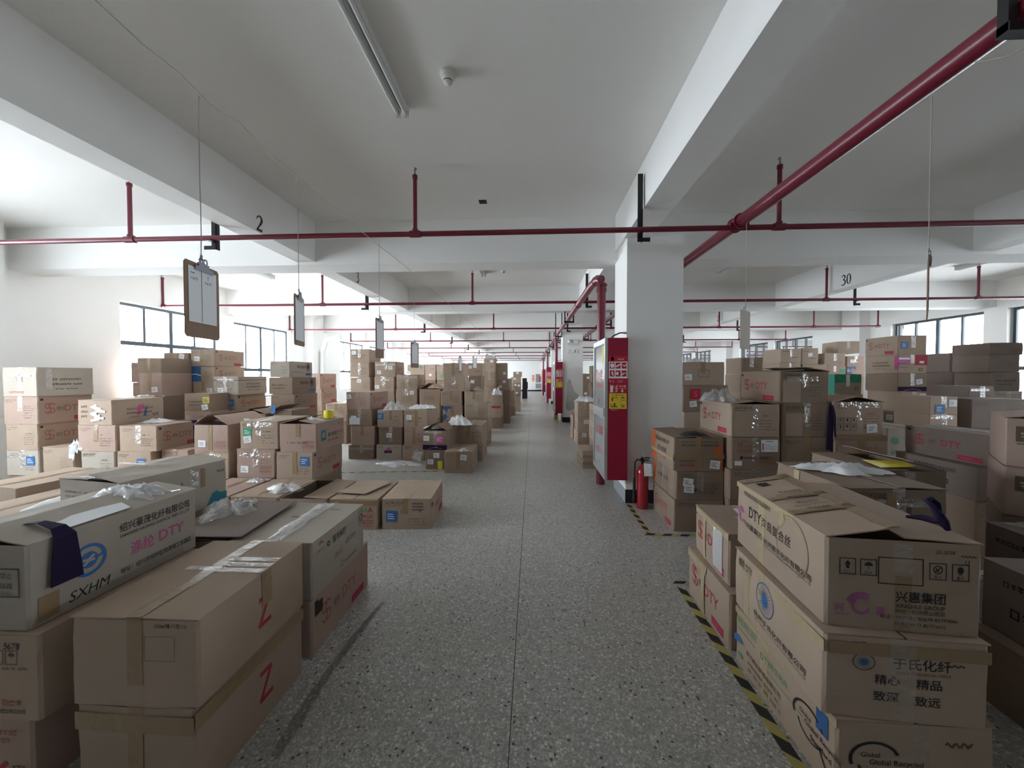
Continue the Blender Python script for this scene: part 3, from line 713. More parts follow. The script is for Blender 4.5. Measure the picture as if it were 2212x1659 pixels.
# hazard tape on the floor
def hazard(x0, y0, x1, y1, wd, label, phase=0):
    m = MB(); L = math.hypot(x1 - x0, y1 - y0); dx, dy = (x1 - x0) / L, (y1 - y0) / L; nx, ny = -dy, dx
    sk = wd * .9; st = .085; k = -1; s = -st * phase
    def P(a, b): a = min(max(a, 0), L); return (x0 + dx * a + nx * b, y0 + dy * a + ny * b, .0012)
    i = 0
    while s < L:
        m.add([P(s, 0), P(s + st, 0), P(s + st + sk, wd), P(s + sk, wd)], [(0, 1, 2, 3)], 'hazard_yellow' if i % 2 else 'hazard_black'); s += st; i += 1
    return tag(m.build('floor_tape'), label, 'floor tape', 'black and yellow floor tapes')
hazard(1.095, 2.94, 1.02, -.2, .055, 'black and yellow floor tape along the front right pile')
hazard(1.08, 2.985, 1.60, 2.97, .04, 'short black and yellow floor tape across the front right pile corner')
hazard(1.165, 4.81, 1.155, 3.93, .05, 'black and yellow floor tape from the nearest column to the corner')
hazard(1.12, 3.88, 1.75, 3.87, .055, 'black and yellow floor tape in front of the extinguisher stack')
hazard(-3.2, 6.12, -1.55, 6.30, .04, 'black and yellow floor tape before the middle stacks, left of aisle')
# ------------------------------------------------------------------ cartons
def carton_body(w, l, h, bulge, mat, rng):
    mb = MB(); c = .010; N = 4; NZ = 4
    hw, hl = w / 2, l / 2
    loop = []
    sides = [((-hw + c, -hl), (hw - c, -hl), (0, -1)), ((hw, -hl + c), (hw, hl - c), (1, 0)), ((hw - c, hl), (-hw + c, hl), (0, 1)), ((-hw, hl - c), (-hw, -hl + c), (-1, 0))]
    for a, b, n in sides:
        for i in range(N + 1):
            q = i / N; loop.append((a[0] + (b[0] - a[0]) * q, a[1] + (b[1] - a[1]) * q, n, math.sin(PI * q)))
    K = len(loop); vs = []; fs = []
    for j in range(NZ + 1):
        z = h * j / NZ; bz = math.sin(PI * j / NZ) * bulge
        for (x, y, n, s) in loop:
            if s < .01:   # worn corner
                d = rng.uniform(0, .006) if j in (0, NZ) else rng.uniform(0, .003)
                vs.append((x * (1 - d / hw), y * (1 - d / hl), z - (d * .5 if j == NZ else 0)))
            else: vs.append((x + n[0] * bz * s, y + n[1] * bz * s, z))
    for j in range(NZ):
        for k in range(K): k2 = (k + 1) % K; fs.append((j * K + k, j * K + k2, (j + 1) * K + k2, (j + 1) * K + k))
    fs.append(tuple(range(K - 1, -1, -1)))
    mb.add(vs, fs, mat)
    # inside: rim and inner walls
    t = .006; o = NZ * K
    iv = []
    for (x, y, n, s) in loop: iv.append((x * (1 - t / hw), y * (1 - t / hl), h))
    for (x, y, n, s) in loop: iv.append((x * (1 - t / hw), y * (1 - t / hl), .02))
    top = [vs[o + k] for k in range(K)]
    fs = [(k, (k + 1) % K, K + (k + 1) % K, K + k) for k in range(K)] + [(K + k, K + (k + 1) % K, 2 * K + (k + 1) % K, 2 * K + k) for k in range(K)] + [tuple(range(2 * K, 3 * K))]
    mb.add(top + iv, fs, mat)
    return mb
def flap_mb(w, l, mat, rng, warp):
    "hinge along local y at x=0, extending to +x by w"
    mb = MB(); nx, ny = 3, 6; t = .005; vs = []
    off = [[rng.uniform(-1, 1) * warp * (i / nx) for j in range(ny + 1)] for i in range(nx + 1)]
    for lay in (0, t):
        for i in range(nx + 1):
            for j in range(ny + 1): vs.append((w * i / nx, -l / 2 + l * j / ny, lay + off[i][j]))
    fs = []; S = (nx + 1) * (ny + 1)
    for i in range(nx):
        for j in range(ny):
            a = i * (ny + 1) + j; b = a + ny + 1
            fs.append((S + a, S + b, S + b + 1, S + a + 1)); fs.append((a, a + 1, b + 1, b))
    def edge(seq):
        for a, b in zip(seq[:-1], seq[1:]): fs.append((a, b, S + b, S + a))
    edge([i * (ny + 1) for i in range(nx + 1)]); edge([nx * (ny + 1) + j for j in range(ny + 1)])
    edge([i * (ny + 1) + ny for i in range(nx, -1, -1)]); edge([j for j in range(ny, -1, -1)])
    mb.add(vs, fs, mat); return mb
def icon_row(f, u, v, s, n, mat, gap=.25, words=None, kinds='aukg', off=0):
    for i in range(n):
        a = u + i * s * (1 + gap); b = v; t = max(s * .055, .002)
        f.frame(a, b, a + s, b + s * 1.12, t, mat, off)
        k = kinds[i % len(kinds)]; cx = a + s / 2; cv = b + s * .68
        if k == 'a': f.poly([(cx - s * .2, cv), (cx, cv + s * .3), (cx + s * .2, cv)], mat, off); f.rect(cx - s * .1, cv - s * .26, cx + s * .1, cv - s * .02, mat, off)
        elif k == 'u': f.ring(cx, cv - s * .02, 0, s * .26, mat, 0, 180, off=off, n=12); f.rect(cx - s * .015, cv - s * .26, cx + s * .015, cv, mat, off); [f.rect(cx - s * .25 + q * s * .13, cv + s * .29, cx - s * .21 + q * s * .13, cv + s * .36, mat, off) for q in range(4)]
        elif k == 'k': f.ring(cx, cv, s * .22, s * .28, mat, off=off, n=18); f.stroke([(cx - s * .18, cv - s * .18), (cx + s * .18, cv + s * .18)], s * .06, mat, off); f.stroke([(cx - s * .12, cv + s * .1), (cx + s * .05, cv - s * .15)], s * .08, mat, off)
        else: f.ring(cx, cv + s * .02, 0, s * .18, mat, sy=1.35, off=off, n=16); f.rect(cx - s * .12, cv - s * .3, cx + s * .12, cv - s * .26, mat, off)
        if words: f.text(words[i], a, b + s * .10, s * .22, mat, width=s * .62, off=off) if False else f.text(words[i], cx, b + s * .10, s * .22, mat, center=True, off=off)
def ss_logo(f, u, v, s, mat, off=0):
    # two S strokes side by side, overlapping like a knot
    for dx in (-.13, .13):
        p = [(u + s * (dx + .20 * math.cos(R(t))), v + s * (.22 + .22 * math.sin(R(t)))) for t in range(10, 281, 18)]
        p += [(u + s * (dx + .20 * math.cos(R(t))), v + s * (-.20 + .22 * math.sin(R(t)))) for t in range(90, -171, -20)]
        f.stroke(p, s * .085, mat, off)
def print_dty(f, rng, near, soft=False):
    W, H = f.W, f.H
    RD = 'ink_faintred' if soft else 'ink_red'
    ss_logo(f, W * .20, H * .55, H * .42, RD)
    f.text('盛虹', W * .31, H * .49, H * .12, 'ink_faint', bold=.0)
    f.rect(W * .31, H * .445, W * .43, H * .455, 'ink_faint')
    f.text('DTY', W * .455, H * .42, H * .23, RD, bold=.02)
    f.rect(W * .63, H * .06, W * .88, H * .22, 'ink_red')
    if near:
        f.text('合成纤维', W * .66, H * .095, H * .085, 'ink_pink', off=.0006)
        f.rect(W * .04, H * .85, W * .09, H * .93, 'ink_black')
def wheel(f, u, v, r, sy, rim, hub, off=0):
    f.ring(u, v, r * .93, r, rim, sy=sy, n=40, off=off)
    for k in range(24):
        a = 2 * PI * k / 24; f.stroke([(u + r * .1 * math.cos(a), v + r * .1 * sy * math.sin(a)), (u + r * .94 * math.cos(a), v + r * .94 * sy * math.sin(a))], [r * .05, r * .015], hub, off)
    for k in range(12):
        a = 2 * PI * k / 12; f.stroke([(u, v), (u + r * .45 * math.cos(a), v + r * .45 * sy * math.sin(a))], [r * .22, r * .01], hub, off)
    f.ring(u, v, 0, r * .2, hub, sy=sy, n=16, off=off)
def arcs_c(f, u, v, s, mat, words=None):
    for k in range(5): f.ring(u, v, s * (.50 + .11 * k), s * (.57 + .11 * k), mat, 40 + 4 * k, 175 - 3 * k, n=24)
    f.ring(u, v - s * .05, s * .46, s * .62, mat, 130, 345, n=30); f.ring(u + s * .08, v - s * .1, s * .38, s * .40, mat, 0, 360, n=30)
    f.text('兴', u - s * 1.75, v - s * .55, s * .62, mat, bold=.02); f.text('惠', u + s * .98, v - s * .62, s * .62, mat, bold=.02)
    f.rect(u - s * 1.75, v - s * .78, u - s * .8, v - s * .72, mat)

def make_carton(x, y, z, w, l, h, rot, ci, kit, label, group):
    rng = random.Random(label)
    near = y < 9.5
    big = y < 4.2
    root = thing('cardboard_carton', label, 'cardboard box', (x, y, z), (0, 0, R(rot)), group)
    mat = KRAFT[ci]
    toks = kit.split()
    opens = [t for t in toks if t.startswith('open:')]
    fa = [rng.uniform(.1, .9), rng.uniform(.1, .9)]
    if opens: fa = [float(q) for q in opens[0][5:].split(',')]
    H = h - .0075
    bl = rng.uniform(.002, .006) if near else .003
    carton_body(w, l, H, bl, mat, rng).build('box_body', root)
    fw = w / 2 - rng.uniform(.0025, .006)
    for s, a in ((-1, fa[0]), (1, fa[1])):
        m = flap_mb(fw, l - .004, mat, rng, .0012 if a < 1.2 else .004)
        o = m.build('top_flap', root)
        if s < 0: o.location = (-w / 2, 0, H); o.rotation_euler = (0, R(-a), 0)
        else: o.location = (w / 2, 0, H); o.rotation_euler = (0, R(-a), R(180))
        # a flap turned half round carries its own local +x back to the middle
    pm, pr, pl, pt_ = MB(), MB(), MB(), MB()
    F = Face(pm, (-w / 2, -l / 2, 0), (1, 0, 0), (0, 0, 1), w, H, bl)
    RT = Face(pr, (w / 2, -l / 2, 0), (0, 1, 0), (0, 0, 1), l, H, bl)
    LF = Face(pl, (-w / 2, l / 2, 0), (0, -1, 0), (0, 0, 1), l, H, bl)
    T = Face(pt_, (-w / 2, -l / 2, h), (1, 0, 0), (0, 1, 0), w, l, 0)
    side = RT if x < 0 else LF
    SD = [RT, LF] if near else [side]
    labs = []
    # tape
    if 't' in toks or 'T' in toks:
        tm = MB(); mt = 'brown_tape' if 't' in toks else 'clear_tape'; hw_ = .03 if mt == 'brown_tape' else .034
        f = Face(tm, (-w / 2, -l / 2, 0), (1, 0, 0), (0, 0, 1), w, H, bl); f.layer = .0022
        ln = rng.uniform(.45, .95) if near else .6; sh = rng.uniform(-.01, .01)
        f.rect(w / 2 - hw_ + sh, H * (1 - ln), w / 2 + hw_ + sh, H, mt)
        if max(fa) < 6:
            g = Face(tm, (-w / 2, -l / 2, h + .0015), (1, 0, 0), (0, 1, 0), w, l, 0); g.rect(w / 2 - hw_, .0, w / 2 + hw_, l, mt)
            tm.add([(-hw_, -l / 2 - .0022, H - .002), (hw_, -l / 2 - .0022, H - .002), (hw_, -l / 2 + .003, h + .002), (-hw_, -l / 2 + .003, h + .002)], [(0, 1, 2, 3)], mt)
        if 'T' in toks and near and rng.random() < .45:
            q = rng.uniform(.66, .84); f.rect(w * rng.uniform(0, .2), H * q, w * rng.uniform(.75, 1), H * q + rng.uniform(.03, .055), mt, .0008, rng.uniform(-.03, .03))
        tm.build('packing_tape', root)
    # stuck-on labels
    for tk in toks:
        if tk[:2] in ('lw', 'lb', 'lg', 'lp', 'ly') and tk[2] == ':':
            u, v = [float(q) for q in tk[3:].split(',')]
            mt = {'lw': 'white_paper', 'lb': 'label_blue', 'lg': 'label_green', 'lp': 'label_pink', 'ly': 'label_yellow'}[tk[:2]]
            ww, hh = {'lw': (.10, .085), 'lb': (.115, .115), 'lg': (.11, .10), 'lp': (.15, .12), 'ly': (.11, .10)}[tk[:2]]
            lm = MB(); f = Face(lm, (-w / 2, -l / 2, 0), (1, 0, 0), (0, 0, 1), w, H, bl); f.layer = .0034
            u0 = min(max(u * w - ww / 2, .01), w - ww - .01); v0 = min(max(v * H - hh / 2, .01), H - hh - .01)
            an = rng.uniform(-.05, .05) if tk[:2] != 'lw' else rng.uniform(-.18, .18)
            f.rect(u0, v0, u0 + ww, v0 + hh, mt, 0, an)
            if near:
                ink = 'ink_black' if mt in ('white_paper', 'label_yellow') else 'sign_white'
                for q in range(3): f.rect(u0 + ww * .14, v0 + hh * (.66 - .2 * q), u0 + ww * rng.uniform(.5, .85), v0 + hh * (.72 - .2 * q), ink if mt != 'white_paper' else 'ink_faint', .0006, an)
            o = lm.build('stuck_label', root); o['label'] = {'lw': 'white paper label', 'lb': 'blue printed label', 'lg': 'green label', 'lp': 'pink label', 'ly': 'yellow label'}[tk[:2]]
    # printing
    W_ = w
    for tk in toks:
        if tk == 'dty':
            for f in SD: print_dty(f, rng, near, x < 0 or y > 4.5)
        elif tk == 'lines' and near:
            for q in range(4): F.dashes(W_ * .58, H * (.48 - .09 * q), W_ * rng.uniform(.24, .34), .011, 'ink_faint', rng)
            F.dashes(W_ * .62, H * .62, W_ * .2, .018, 'ink_faintred' if rng.random() < .5 else 'ink_faint', rng)
            F.dashes(W_ * .07, H * .86, W_ * .3, .012, 'ink_faint', rng); F.dashes(W_ * .07, H * .79, W_ * .22, .011, 'ink_faint', rng)
            if rng.random() < .5:
                F.rect(W_ * .60, H * .57, W_ * .92, H * .577, 'ink_faint')
        elif tk == 'lines':
            F.bars(W_ * .55, H * .35, W_ * .3, .014, 'ink_faint', rng); F.bars(W_ * .1, H * .8, W_ * .3, .012, 'ink_faint', rng)
        elif tk == 'lines2':
            for q in range(4): F.dashes(W_ * (.22 - .03 * (q % 2)), H * (.46 - .11 * q), W_ * .55, .013, 'ink_black' if q < 3 else 'ink_faint', rng)
            F.frame(W_ * .08, H * .55, W_ * .26, H * .88, .004, 'ink_faintred')
        elif tk == 'icons': icon_row(F, W_ * .08, H * .80, H * .125, 4, 'ink_faint', .12)
        elif tk == 'icons2': icon_row(F, W_ * .52, H * .05, H * .10, 6, 'ink_faint', .12)
        elif tk == 'gridr': icon_row(F, W_ * .62, H * .10, H * .13, 3, 'ink_faintred', .12); icon_row(F, W_ * .62, H * .26, H * .13, 3, 'ink_faintred', .12, kinds='gka')
        elif tk == 'gridk': icon_row(F, W_ * .07, H * .13, H * .17, 3, 'ink_black', .12); icon_row(F, W_ * .07, H * .34, H * .17, 3, 'ink_black', .12, kinds='kga')
        elif tk == 'big':
            F.dashes(W_ * .14, H * .52, W_ * .66, .022, 'ink_black', rng, .95); F.dashes(W_ * .2, H * .34, W_ * .5, .017, 'ink_black', rng, .95)
        elif tk == 'side':
            for f in SD: f.dashes(f.W * .25, f.H * .55, f.W * .5, .03, 'ink_faint', rng, .95); f.dashes(f.W * .25, f.H * .38, f.W * .5, .026, 'ink_black', rng, .95); f.dashes(f.W * .3, f.H * .22, f.W * .4, .018, 'ink_faint', rng)
        elif tk == 'logo': F.ring(W_ * .2, H * .62, .018, .03, 'ink_black'); F.dashes(W_ * .32, H * .56, W_ * .35, .035, 'ink_black', rng, 1); F.dashes(W_ * .35, H * .1, W_ * .45, .022, 'ink_black', rng, 1)
        elif tk.startswith('K_'): CUSTOM[tk[2:]](root, F, RT, LF, T, w, l, H, rng, pm)
    for q in (pm, pr, pl, pt_):
        if q.f: q.build('printed_marking', root)
    return root

CUSTOM = {}
def K(fn): CUSTOM[fn.__name__[2:]] = fn; return fn
def child(root, name, draw, label=None):
    m = MB(); draw(m); o = m.build(name, root)
    if label: o['label'] = label
    return o
@K
def k_sxhm(root, F, RT, LF, T, w, l, H, rng, pm):
    f = RT
    u0, v0, s = l * .27, H * .55, H * .21
    f.ring(u0, v0, s * .80, s, 'label_blue', n=40)
    f.ring(u0, v0, 0, s * .50, 'label_blue', 8, 172, n=20); f.ring(u0, v0, 0, s * .50, 'label_blue', 188, 352, n=20)
    f.stroke([(u0 + s * .30, v0 + s * .24), (u0 - s * .05, v0 + s * .02), (u0 - s * .32, v0 + s * .06)], s * .16, 'kraft_pale', .0005); f.stroke([(u0 + s * .32, v0 - s * .06), (u0 + s * .02, v0 - s * .04), (u0 - s * .30, v0 - s * .26)], s * .16, 'kraft_pale', .0005)
    f.stroke([(u0 - s * .95, v0 - s * .15), (u0 - s * .35, v0 + s * .02)], s * .16, 'label_blue'); f.stroke([(u0 + s * .95, v0 + s * .15), (u0 + s * .35, v0 - s * .02)], s * .16, 'label_blue')
    f.text('SXHM', l * .17, H * .10, H * .13, 'ink_black', shear=.25, width=l * .20)
    f.text('绍兴豪茂化纤有限公司', l * .44, H * .745, H * .13, 'ink_black', width=l * .49, bold=.012)
    f.text('SHAOXING HAOMAO CHEMICAL FIBER CO.,LTD', l * .44, H * .665, H * .055, 'ink_black', width=l * .49)
    f.text('涤纶', l * .50, H * .36, H * .19, 'ink_pink', width=l * .155, bold=.02); f.text('DTY', l * .69, H * .385, H * .16, 'ink_pink', width=l * .19, bold=.015)
    f.text('地址：绍兴市柯桥区钱清镇工业园区', l * .44, H * .15, H * .085, 'ink_black', width=l * .50, bold=.01)
    F.frame(w * .76, H * .40, w * .94, H * .74, .004, 'ink_faint'); F.text('禁止', w * .79, H * .62, H * .07, 'ink_faint'); F.text('踩踏', w * .79, H * .50, H * .07, 'ink_faint'); F.text('小心', w * .79, H * .42, H * .06, 'ink_faint')
    F.text('绍兴化纤', w * .5, H * .85, H * .07, 'ink_black')
    f.rect(l * .04, H * .04, l * .13, H * .34, 'brown_tape')
@K
def k_under(root, F, RT, LF, T, w, l, H, rng, pm):
    icon_row(F, w * .62, H * .66, H * .15, 2, 'ink_faint', .15); F.text('5678', w * .72, H * .84, H * .07, 'ink_black'); F.dashes(w * .6, H * .6, w * .3, .010, 'ink_faint', rng)
    F.dashes(w * .70, H * .17, w * .16, .026, 'ink_faintred', rng, 1); F.dashes(w * .66, H * .08, w * .24, .016, 'ink_faint', rng, 1)
@K
def k_under2(root, F, RT, LF, T, w, l, H, rng, pm):
    F.dashes(w * .6, H * .78, w * .3, .022, 'ink_faintred', rng, 1); F.dashes(w * .6, H * .68, w * .25, .02, 'ink_faintred', rng, 1); F.stroke([(w * .72, H * .3), (w * .80, H * .42)], .02, 'ink_red'); F.dashes(w * .84, H * .32, w * .1, .02, 'ink_faint', rng, 1)
def zed(f, u, v, s):
    f.stroke([(u, v + s), (u + s * .62, v + s)], s * .17, 'ink_red'); f.stroke([(u + s * .60, v + s * 1.02), (u + s * .02, v - s * .02)], s * .17, 'ink_red'); f.stroke([(u, v), (u + s * .68, v + s * .02)], s * .17, 'ink_red')
@K
def k_zed(root, F, RT, LF, T, w, l, H, rng, pm):
    zed(RT, l * .47, H * .30, H * .36)
    F.text('250#黄八型12', w * .66, H * .915, H * .05, 'ink_black', width=w * .25); F.frame(w * .59, H * .54, w * .82, H * .82, .0016, 'ink_faint')
    def tp(m):
        f = Face(m, (w / 2, -l / 2, 0), (0, 1, 0), (0, 0, 1), l, H, .003); f.layer = .003; f.rect(l * .50, H * .55, l * .60, H, 'brown_tape')
        g = Face(m, (-w / 2, -l / 2, H + .0095), (1, 0, 0), (0, 1, 0), w, l, 0)
        for q in (.50, .58, .66): g.rect(w * .55, l * q, w, l * (q + .055), 'clear_tape')
        g.rect(w * .25, l * .52, w * .6, l * .57, 'clear_tape')
    child(root, 'packing_tape', tp)
@K
def k_zed2(root, F, RT, LF, T, w, l, H, rng, pm):
    zed(RT, l * .50, H * .30, H * .34); F.text('200#黄八型', w * .62, H * .80, H * .055, 'ink_black', width=w * .27, bold=.01); F.text('八号', w * .2, H * .80, H * .06, 'ink_faint')
    def tp(m):
        f = Face(m, (-w / 2, -l / 2, 0), (1, 0, 0), (0, 0, 1), w, H, .003); f.layer = .003; f.rect(0, H * .74, w, H * .93, 'brown_tape')
        f = Face(m, (w / 2, -l / 2, 0), (0, 1, 0), (0, 0, 1), l, H, .003); f.layer = .003; f.rect(0, H * .78, l, H * .96, 'brown_tape')
    child(root, 'packing_tape', tp)
@K
def k_feng(root, F, RT, LF, T, w, l, H, rng, pm):
    f = RT
    f.ring(l * .26, H * .78, H * .028, H * .05, 'ink_black'); f.text('恒丰科技', l * .33, H * .71, H * .15, 'ink_black', width=l * .26, bold=.02); f.text('涤纶丝', l * .36, H * .38, H * .11, 'ink_faintred', width=l * .15); f.text('(DTY)', l * .58, H * .45, H * .13, 'ink_faint', width=l * .2)
    f.rect(l * .36, H * .38, l * .52, H * .48, 'ink_faintred') if False else None
    f.frame(l * .87, H * .62, l * .97, H * .92, .004, 'ink_faint'); f.ring(l * .92, H * .77, H * .05, H * .07, 'ink_faint', sy=1.2); f.dashes(l * .56, H * .12, l * .3, .014, 'ink_faint', rng); f.frame(l * .48, H * .10, l * .53, H * .2, .003, 'ink_faint'); f.dashes(l * .04, H * .76, l * .14, .012, 'ink_faintred', rng)
    f.ring(l * .14, H * .86, H * .04, H * .08, 'ink_faintred', 20, 160)
    T.dashes(w * .65, l * .78, w * .15, .03, 'ink_faint', rng); T.dashes(w * .2, l * .55, w * .2, .03, 'ink_faint', rng)
@K
def k_dark(root, F, RT, LF, T, w, l, H, rng, pm):
    RT.rect(l * .04, H * .66, l * .15, H * .88, 'ink_black')
@K
def k_ada(root, F, RT, LF, T, w, l, H, rng, pm):
    f = RT
    f.text('HADA', l * .20, H * .42, H * .30, 'ink_teal', width=l * .36, bold=.03); f.rect(l * .70, H * .5, l * .75, H * .93, 'brown_tape'); f.rect(l * .60, H * .55, l * .68, H * .98, 'clear_tape')
    f.poly([(l * .76, H * .04), (l * .99, H * .10), (l * .99, H * .26), (l * .90, H * .28), (l * .88, H * .34), (l * .83, H * .30)], 'ink_teal'); f.rect(l * .80, H * .07, l * .97, H * .12, 'label_blue', .0005)
    f.dashes(l * .88, H * .75, l * .09, .02, 'ink_faint', rng)
    for q in range(7): F.dashes(w * .12, H * (.75 - .09 * q), w * .62, .012, 'ink_faint', rng, .9)
    def tp(m):
        g = Face(m, (-w / 2, -l / 2, H + .01), (1, 0, 0), (0, 1, 0), w, l, 0); g.rect(0, l * .45, w * .49, l * .49, 'clear_tape', .02); g.rect(w * .2, 0, w * .8, .04, 'clear_tape', .006)
    child(root, 'packing_tape', tp)
@K
def k_k1(root, F, RT, LF, T, w, l, H, rng, pm):
    icon_row(F, w * .07, H * .77, H * .15, 4, 'ink_faint', .1)
    for q in range(3): F.stroke([(w * (.62 + .02 * i), H * (.86 - .10 * q + .03 * math.sin(i * 2.3 + q))) for i in range(12)], .008, 'ink_black')
    F.text('14', w * .74, H * .56, H * .09, 'ink_red', bold=.01); F.ring(w * .45, H * .62, .028, .033, 'ink_faint', 90, 300)
    for q in range(3): F.dashes(w * .54, H * (.34 - .09 * q), w * .36, .012, 'ink_faint', rng)
    RT.dashes(l * .3, H * .45, l * .4, .06, 'ink_faintred', rng, 1); RT.rect(l * .6, H * .1, l * .9, H * .3, 'ink_red'); RT.rect(l * .06, H * .7, l * .14, H * .84, 'ink_black')
    for q in range(3): T.dashes(w * .1, l * (.3 + .12 * q), w * .3, .02, 'ink_faintred', rng); T.dashes(w * .6, l * (.3 + .12 * q), w * .3, .02, 'ink_faintred', rng)
@K
def k_green(root, F, RT, LF, T, w, l, H, rng, pm):
    F.text('HA', w * .60, H * .58, H * .17, 'ink_green', bold=.03); F.text('A', w * .80, H * .58, H * .17, 'ink_red', bold=.03); icon_row(F, w * .55, H * .10, H * .18, 3, 'ink_red', .1, kinds='gak'); icon_row(F, w * .55, H * .31, H * .18, 3, 'ink_red', .1)
    def tp(m):
        f = Face(m, (-w / 2, -l / 2, 0), (1, 0, 0), (0, 0, 1), w, H, .003); f.layer = .003; f.rect(0, H * .80, w, H * .97, 'brown_tape'); f.rect(w * .1, H * .83, w * .2, H * .94, 'pale_tape', .001)
    child(root, 'packing_tape', tp)
@K
def k_grey(root, F, RT, LF, T, w, l, H, rng, pm):
    F.text('恒', w * .4, H * .5, H * .3, 'ink_faint'); F.dashes(w * .2, H * .1, w * .5, .03, 'ink_faintred', rng)
    child(root, 'clear_tape_strip', lambda m: Face(m, (w / 2, -l / 2, 0), (0, 1, 0), (0, 0, 1), l, H, .006).rect(l * .14, H * .25, l * .24, H * .98, 'clear_tape', .002))  # strip of clear tape down the right side
@K
def k_wst(root, F, RT, LF, T, w, l, H, rng, pm):
    def d(m):
        f = Face(m, (-w / 2, -l / 2, 0), (1, 0, 0), (0, 0, 1), w, H, .006); f.layer = .004
        for q in range(9):
            a = w * (.40 + .05 * (q % 4)); b = H * (.72 - .07 * q); f.rect(a, b, a + w * rng.uniform(.12, .3), b + H * .09, 'white_paper', .0004 * q, rng.uniform(-.5, .5))
    child(root, 'torn_sticker', d, 'torn white sticker')
    for q in range(3): F.dashes(w * .12, H * (.7 - .2 * q), w * .2, .03, 'ink_faint', rng, 1)
    f = RT; f.poly([(l * .44, H * .30), (l * .50, H * .34), (l * .54, H * .62), (l * .60, H * .62), (l * .58, H * .78), (l * .46, H * .74)], 'ink_pink'); f.poly([(l * .56, H * .26), (l * .62, H * .26), (l * .645, H * .74), (l * .60, H * .6)], 'ink_blue'); f.text('化纤', l * .74, H * .22, H * .14, 'ink_black', bold=.02)
@K
def k_teal(root, F, RT, LF, T, w, l, H, rng, pm):
    f = RT; f.rect(l * .14, H * .34, l * .30, H * .72, 'ink_teal'); f.rect(l * .18, H * .44, l * .26, H * .62, 'kraft_pink', .0006); f.text('新力科技', l * .38, H * .42, H * .16, 'ink_black', width=l * .3, shear=.1); f.dashes(l * .36, H * .26, l * .4, .022, 'ink_faint', rng); f.dashes(l * .72, H * .5, l * .2, .03, 'ink_pink', rng); f.dashes(l * .74, H * .8, l * .2, .018, 'ink_faint', rng)
    F.dashes(w * .2, H * .30, w * .55, .02, 'ink_faint', rng)
@K
def k_bluepanel(root, F, RT, LF, T, w, l, H, rng, pm):
    F.rect(0, 0, w * .45, H, 'ink_blue'); F.rect(w * .02, H * .08, w * .42, H * .3, 'label_blue', .0006); F.stroke([(0, H * .42), (w * .2, H * .5), (w * .45, H * .40)], .015, 'sign_white', .0008)
@K
def k_band(root, F, RT, LF, T, w, l, H, rng, pm):
    F.rect(0, H * .80, w, H * .825, 'ink_black'); RT.rect(0, H * .80, l, H * .825, 'ink_black'); icon_row(F, w * .55, H * .2, H * .15, 2, 'ink_faint', .3)
    for q in range(4): F.dashes(w * .12, H * (.7 - .08 * q), w * .7, .011, 'ink_faint', rng)
@K
def k_round(root, F, RT, LF, T, w, l, H, rng, pm):
    RT.ring(l * .78, H * .70, .05, .06, 'ink_black', sy=1.3); RT.ring(l * .78, H * .70, 0, .035, 'ink_black', sy=1.3); RT.dashes(l * .30, H * .58, l * .35, .055, 'ink_black', rng, 1); RT.dashes(l * .1, H * .3, l * .5, .016, 'ink_faint', rng); RT.rect(l * .66, H * .12, l * .92, H * .28, 'ink_blue')
@K
def k_blueflap(root, F, RT, LF, T, w, l, H, rng, pm):
    child(root, 'blue_flap_panel', lambda m: m.add([(-w / 2 - .02, -l / 2, H - .06), (-w / 2 + .1, -l / 2 - .08, H - .02), (-w / 2 + .06, -l / 2 - .03, H + .09), (-w / 2 - .04, -l / 2 + .02, H + .07)], [(0, 1, 2, 3)], 'label_blue'), 'blue printed flap')
@K
def k_paper(root, F, RT, LF, T, w, l, H, rng, pm):
    def d(m):
        f = Face(m, (-w / 2, -l / 2, 0), (1, 0, 0), (0, 0, 1), w, H, .006); f.layer = .006; f.rect(w * .10, H * .08, w * .52, H * .5, 'white_paper'); f.rect(w * .16, H * .48, w * .38, H * .62, 'white_paper')
        f.dashes(w * .2, H * .36, w * .2, .008, 'ink_faint', rng)
    child(root, 'folded_papers', d, 'folded white papers tucked under the film')
@K
def k_pinktag(root, F, RT, LF, T, w, l, H, rng, pm):
    child(root, 'hanging_tag', lambda m: (Face(m, (-w / 2, -l / 2 - .004, 0), (1, 0, 0), (0, 0, 1), w, H).rect(w * .32, H * .45, w * .62, H * .62, 'ink_black'), Face(m, (-w / 2, -l / 2 - .004, 0), (1, 0, 0), (0, 0, 1), w, H).poly([(w * .36, H * .62), (w * .62, H * .62), (w * .56, H * .80), (w * .46, H * .86)], 'label_pink')), 'pink and black tag'); icon_row(F, w * .08, H * .78, H * .12, 3, 'ink_black', .2); icon_row(F, w * .66, H * .78, H * .12, 3, 'ink_black', .1)
@K
def k_purple(root, F, RT, LF, T, w, l, H, rng, pm):
    F.rect(0, .01, w, H * .27, 'purple_cloth', .001); F.stroke([(w * .2, H * .06), (w * .5, H * .16), (w * .8, H * .07)], .008, 'ink_purple', .002)
@K
def k_yellowtape(root, F, RT, LF, T, w, l, H, rng, pm):
    child(root, 'yellow_tape_strip', lambda m: Face(m, (-w / 2, -l / 2, 0), (1, 0, 0), (0, 0, 1), w, H, .006).rect(w * .62, 0, w * .85, H * .45, 'yellow_tape', .003), 'yellow tape strip')
@K
def k_frame(root, F, RT, LF, T, w, l, H, rng, pm): F.frame(w * .38, H * .35, w * .64, H * .68, .006, 'ink_faint')
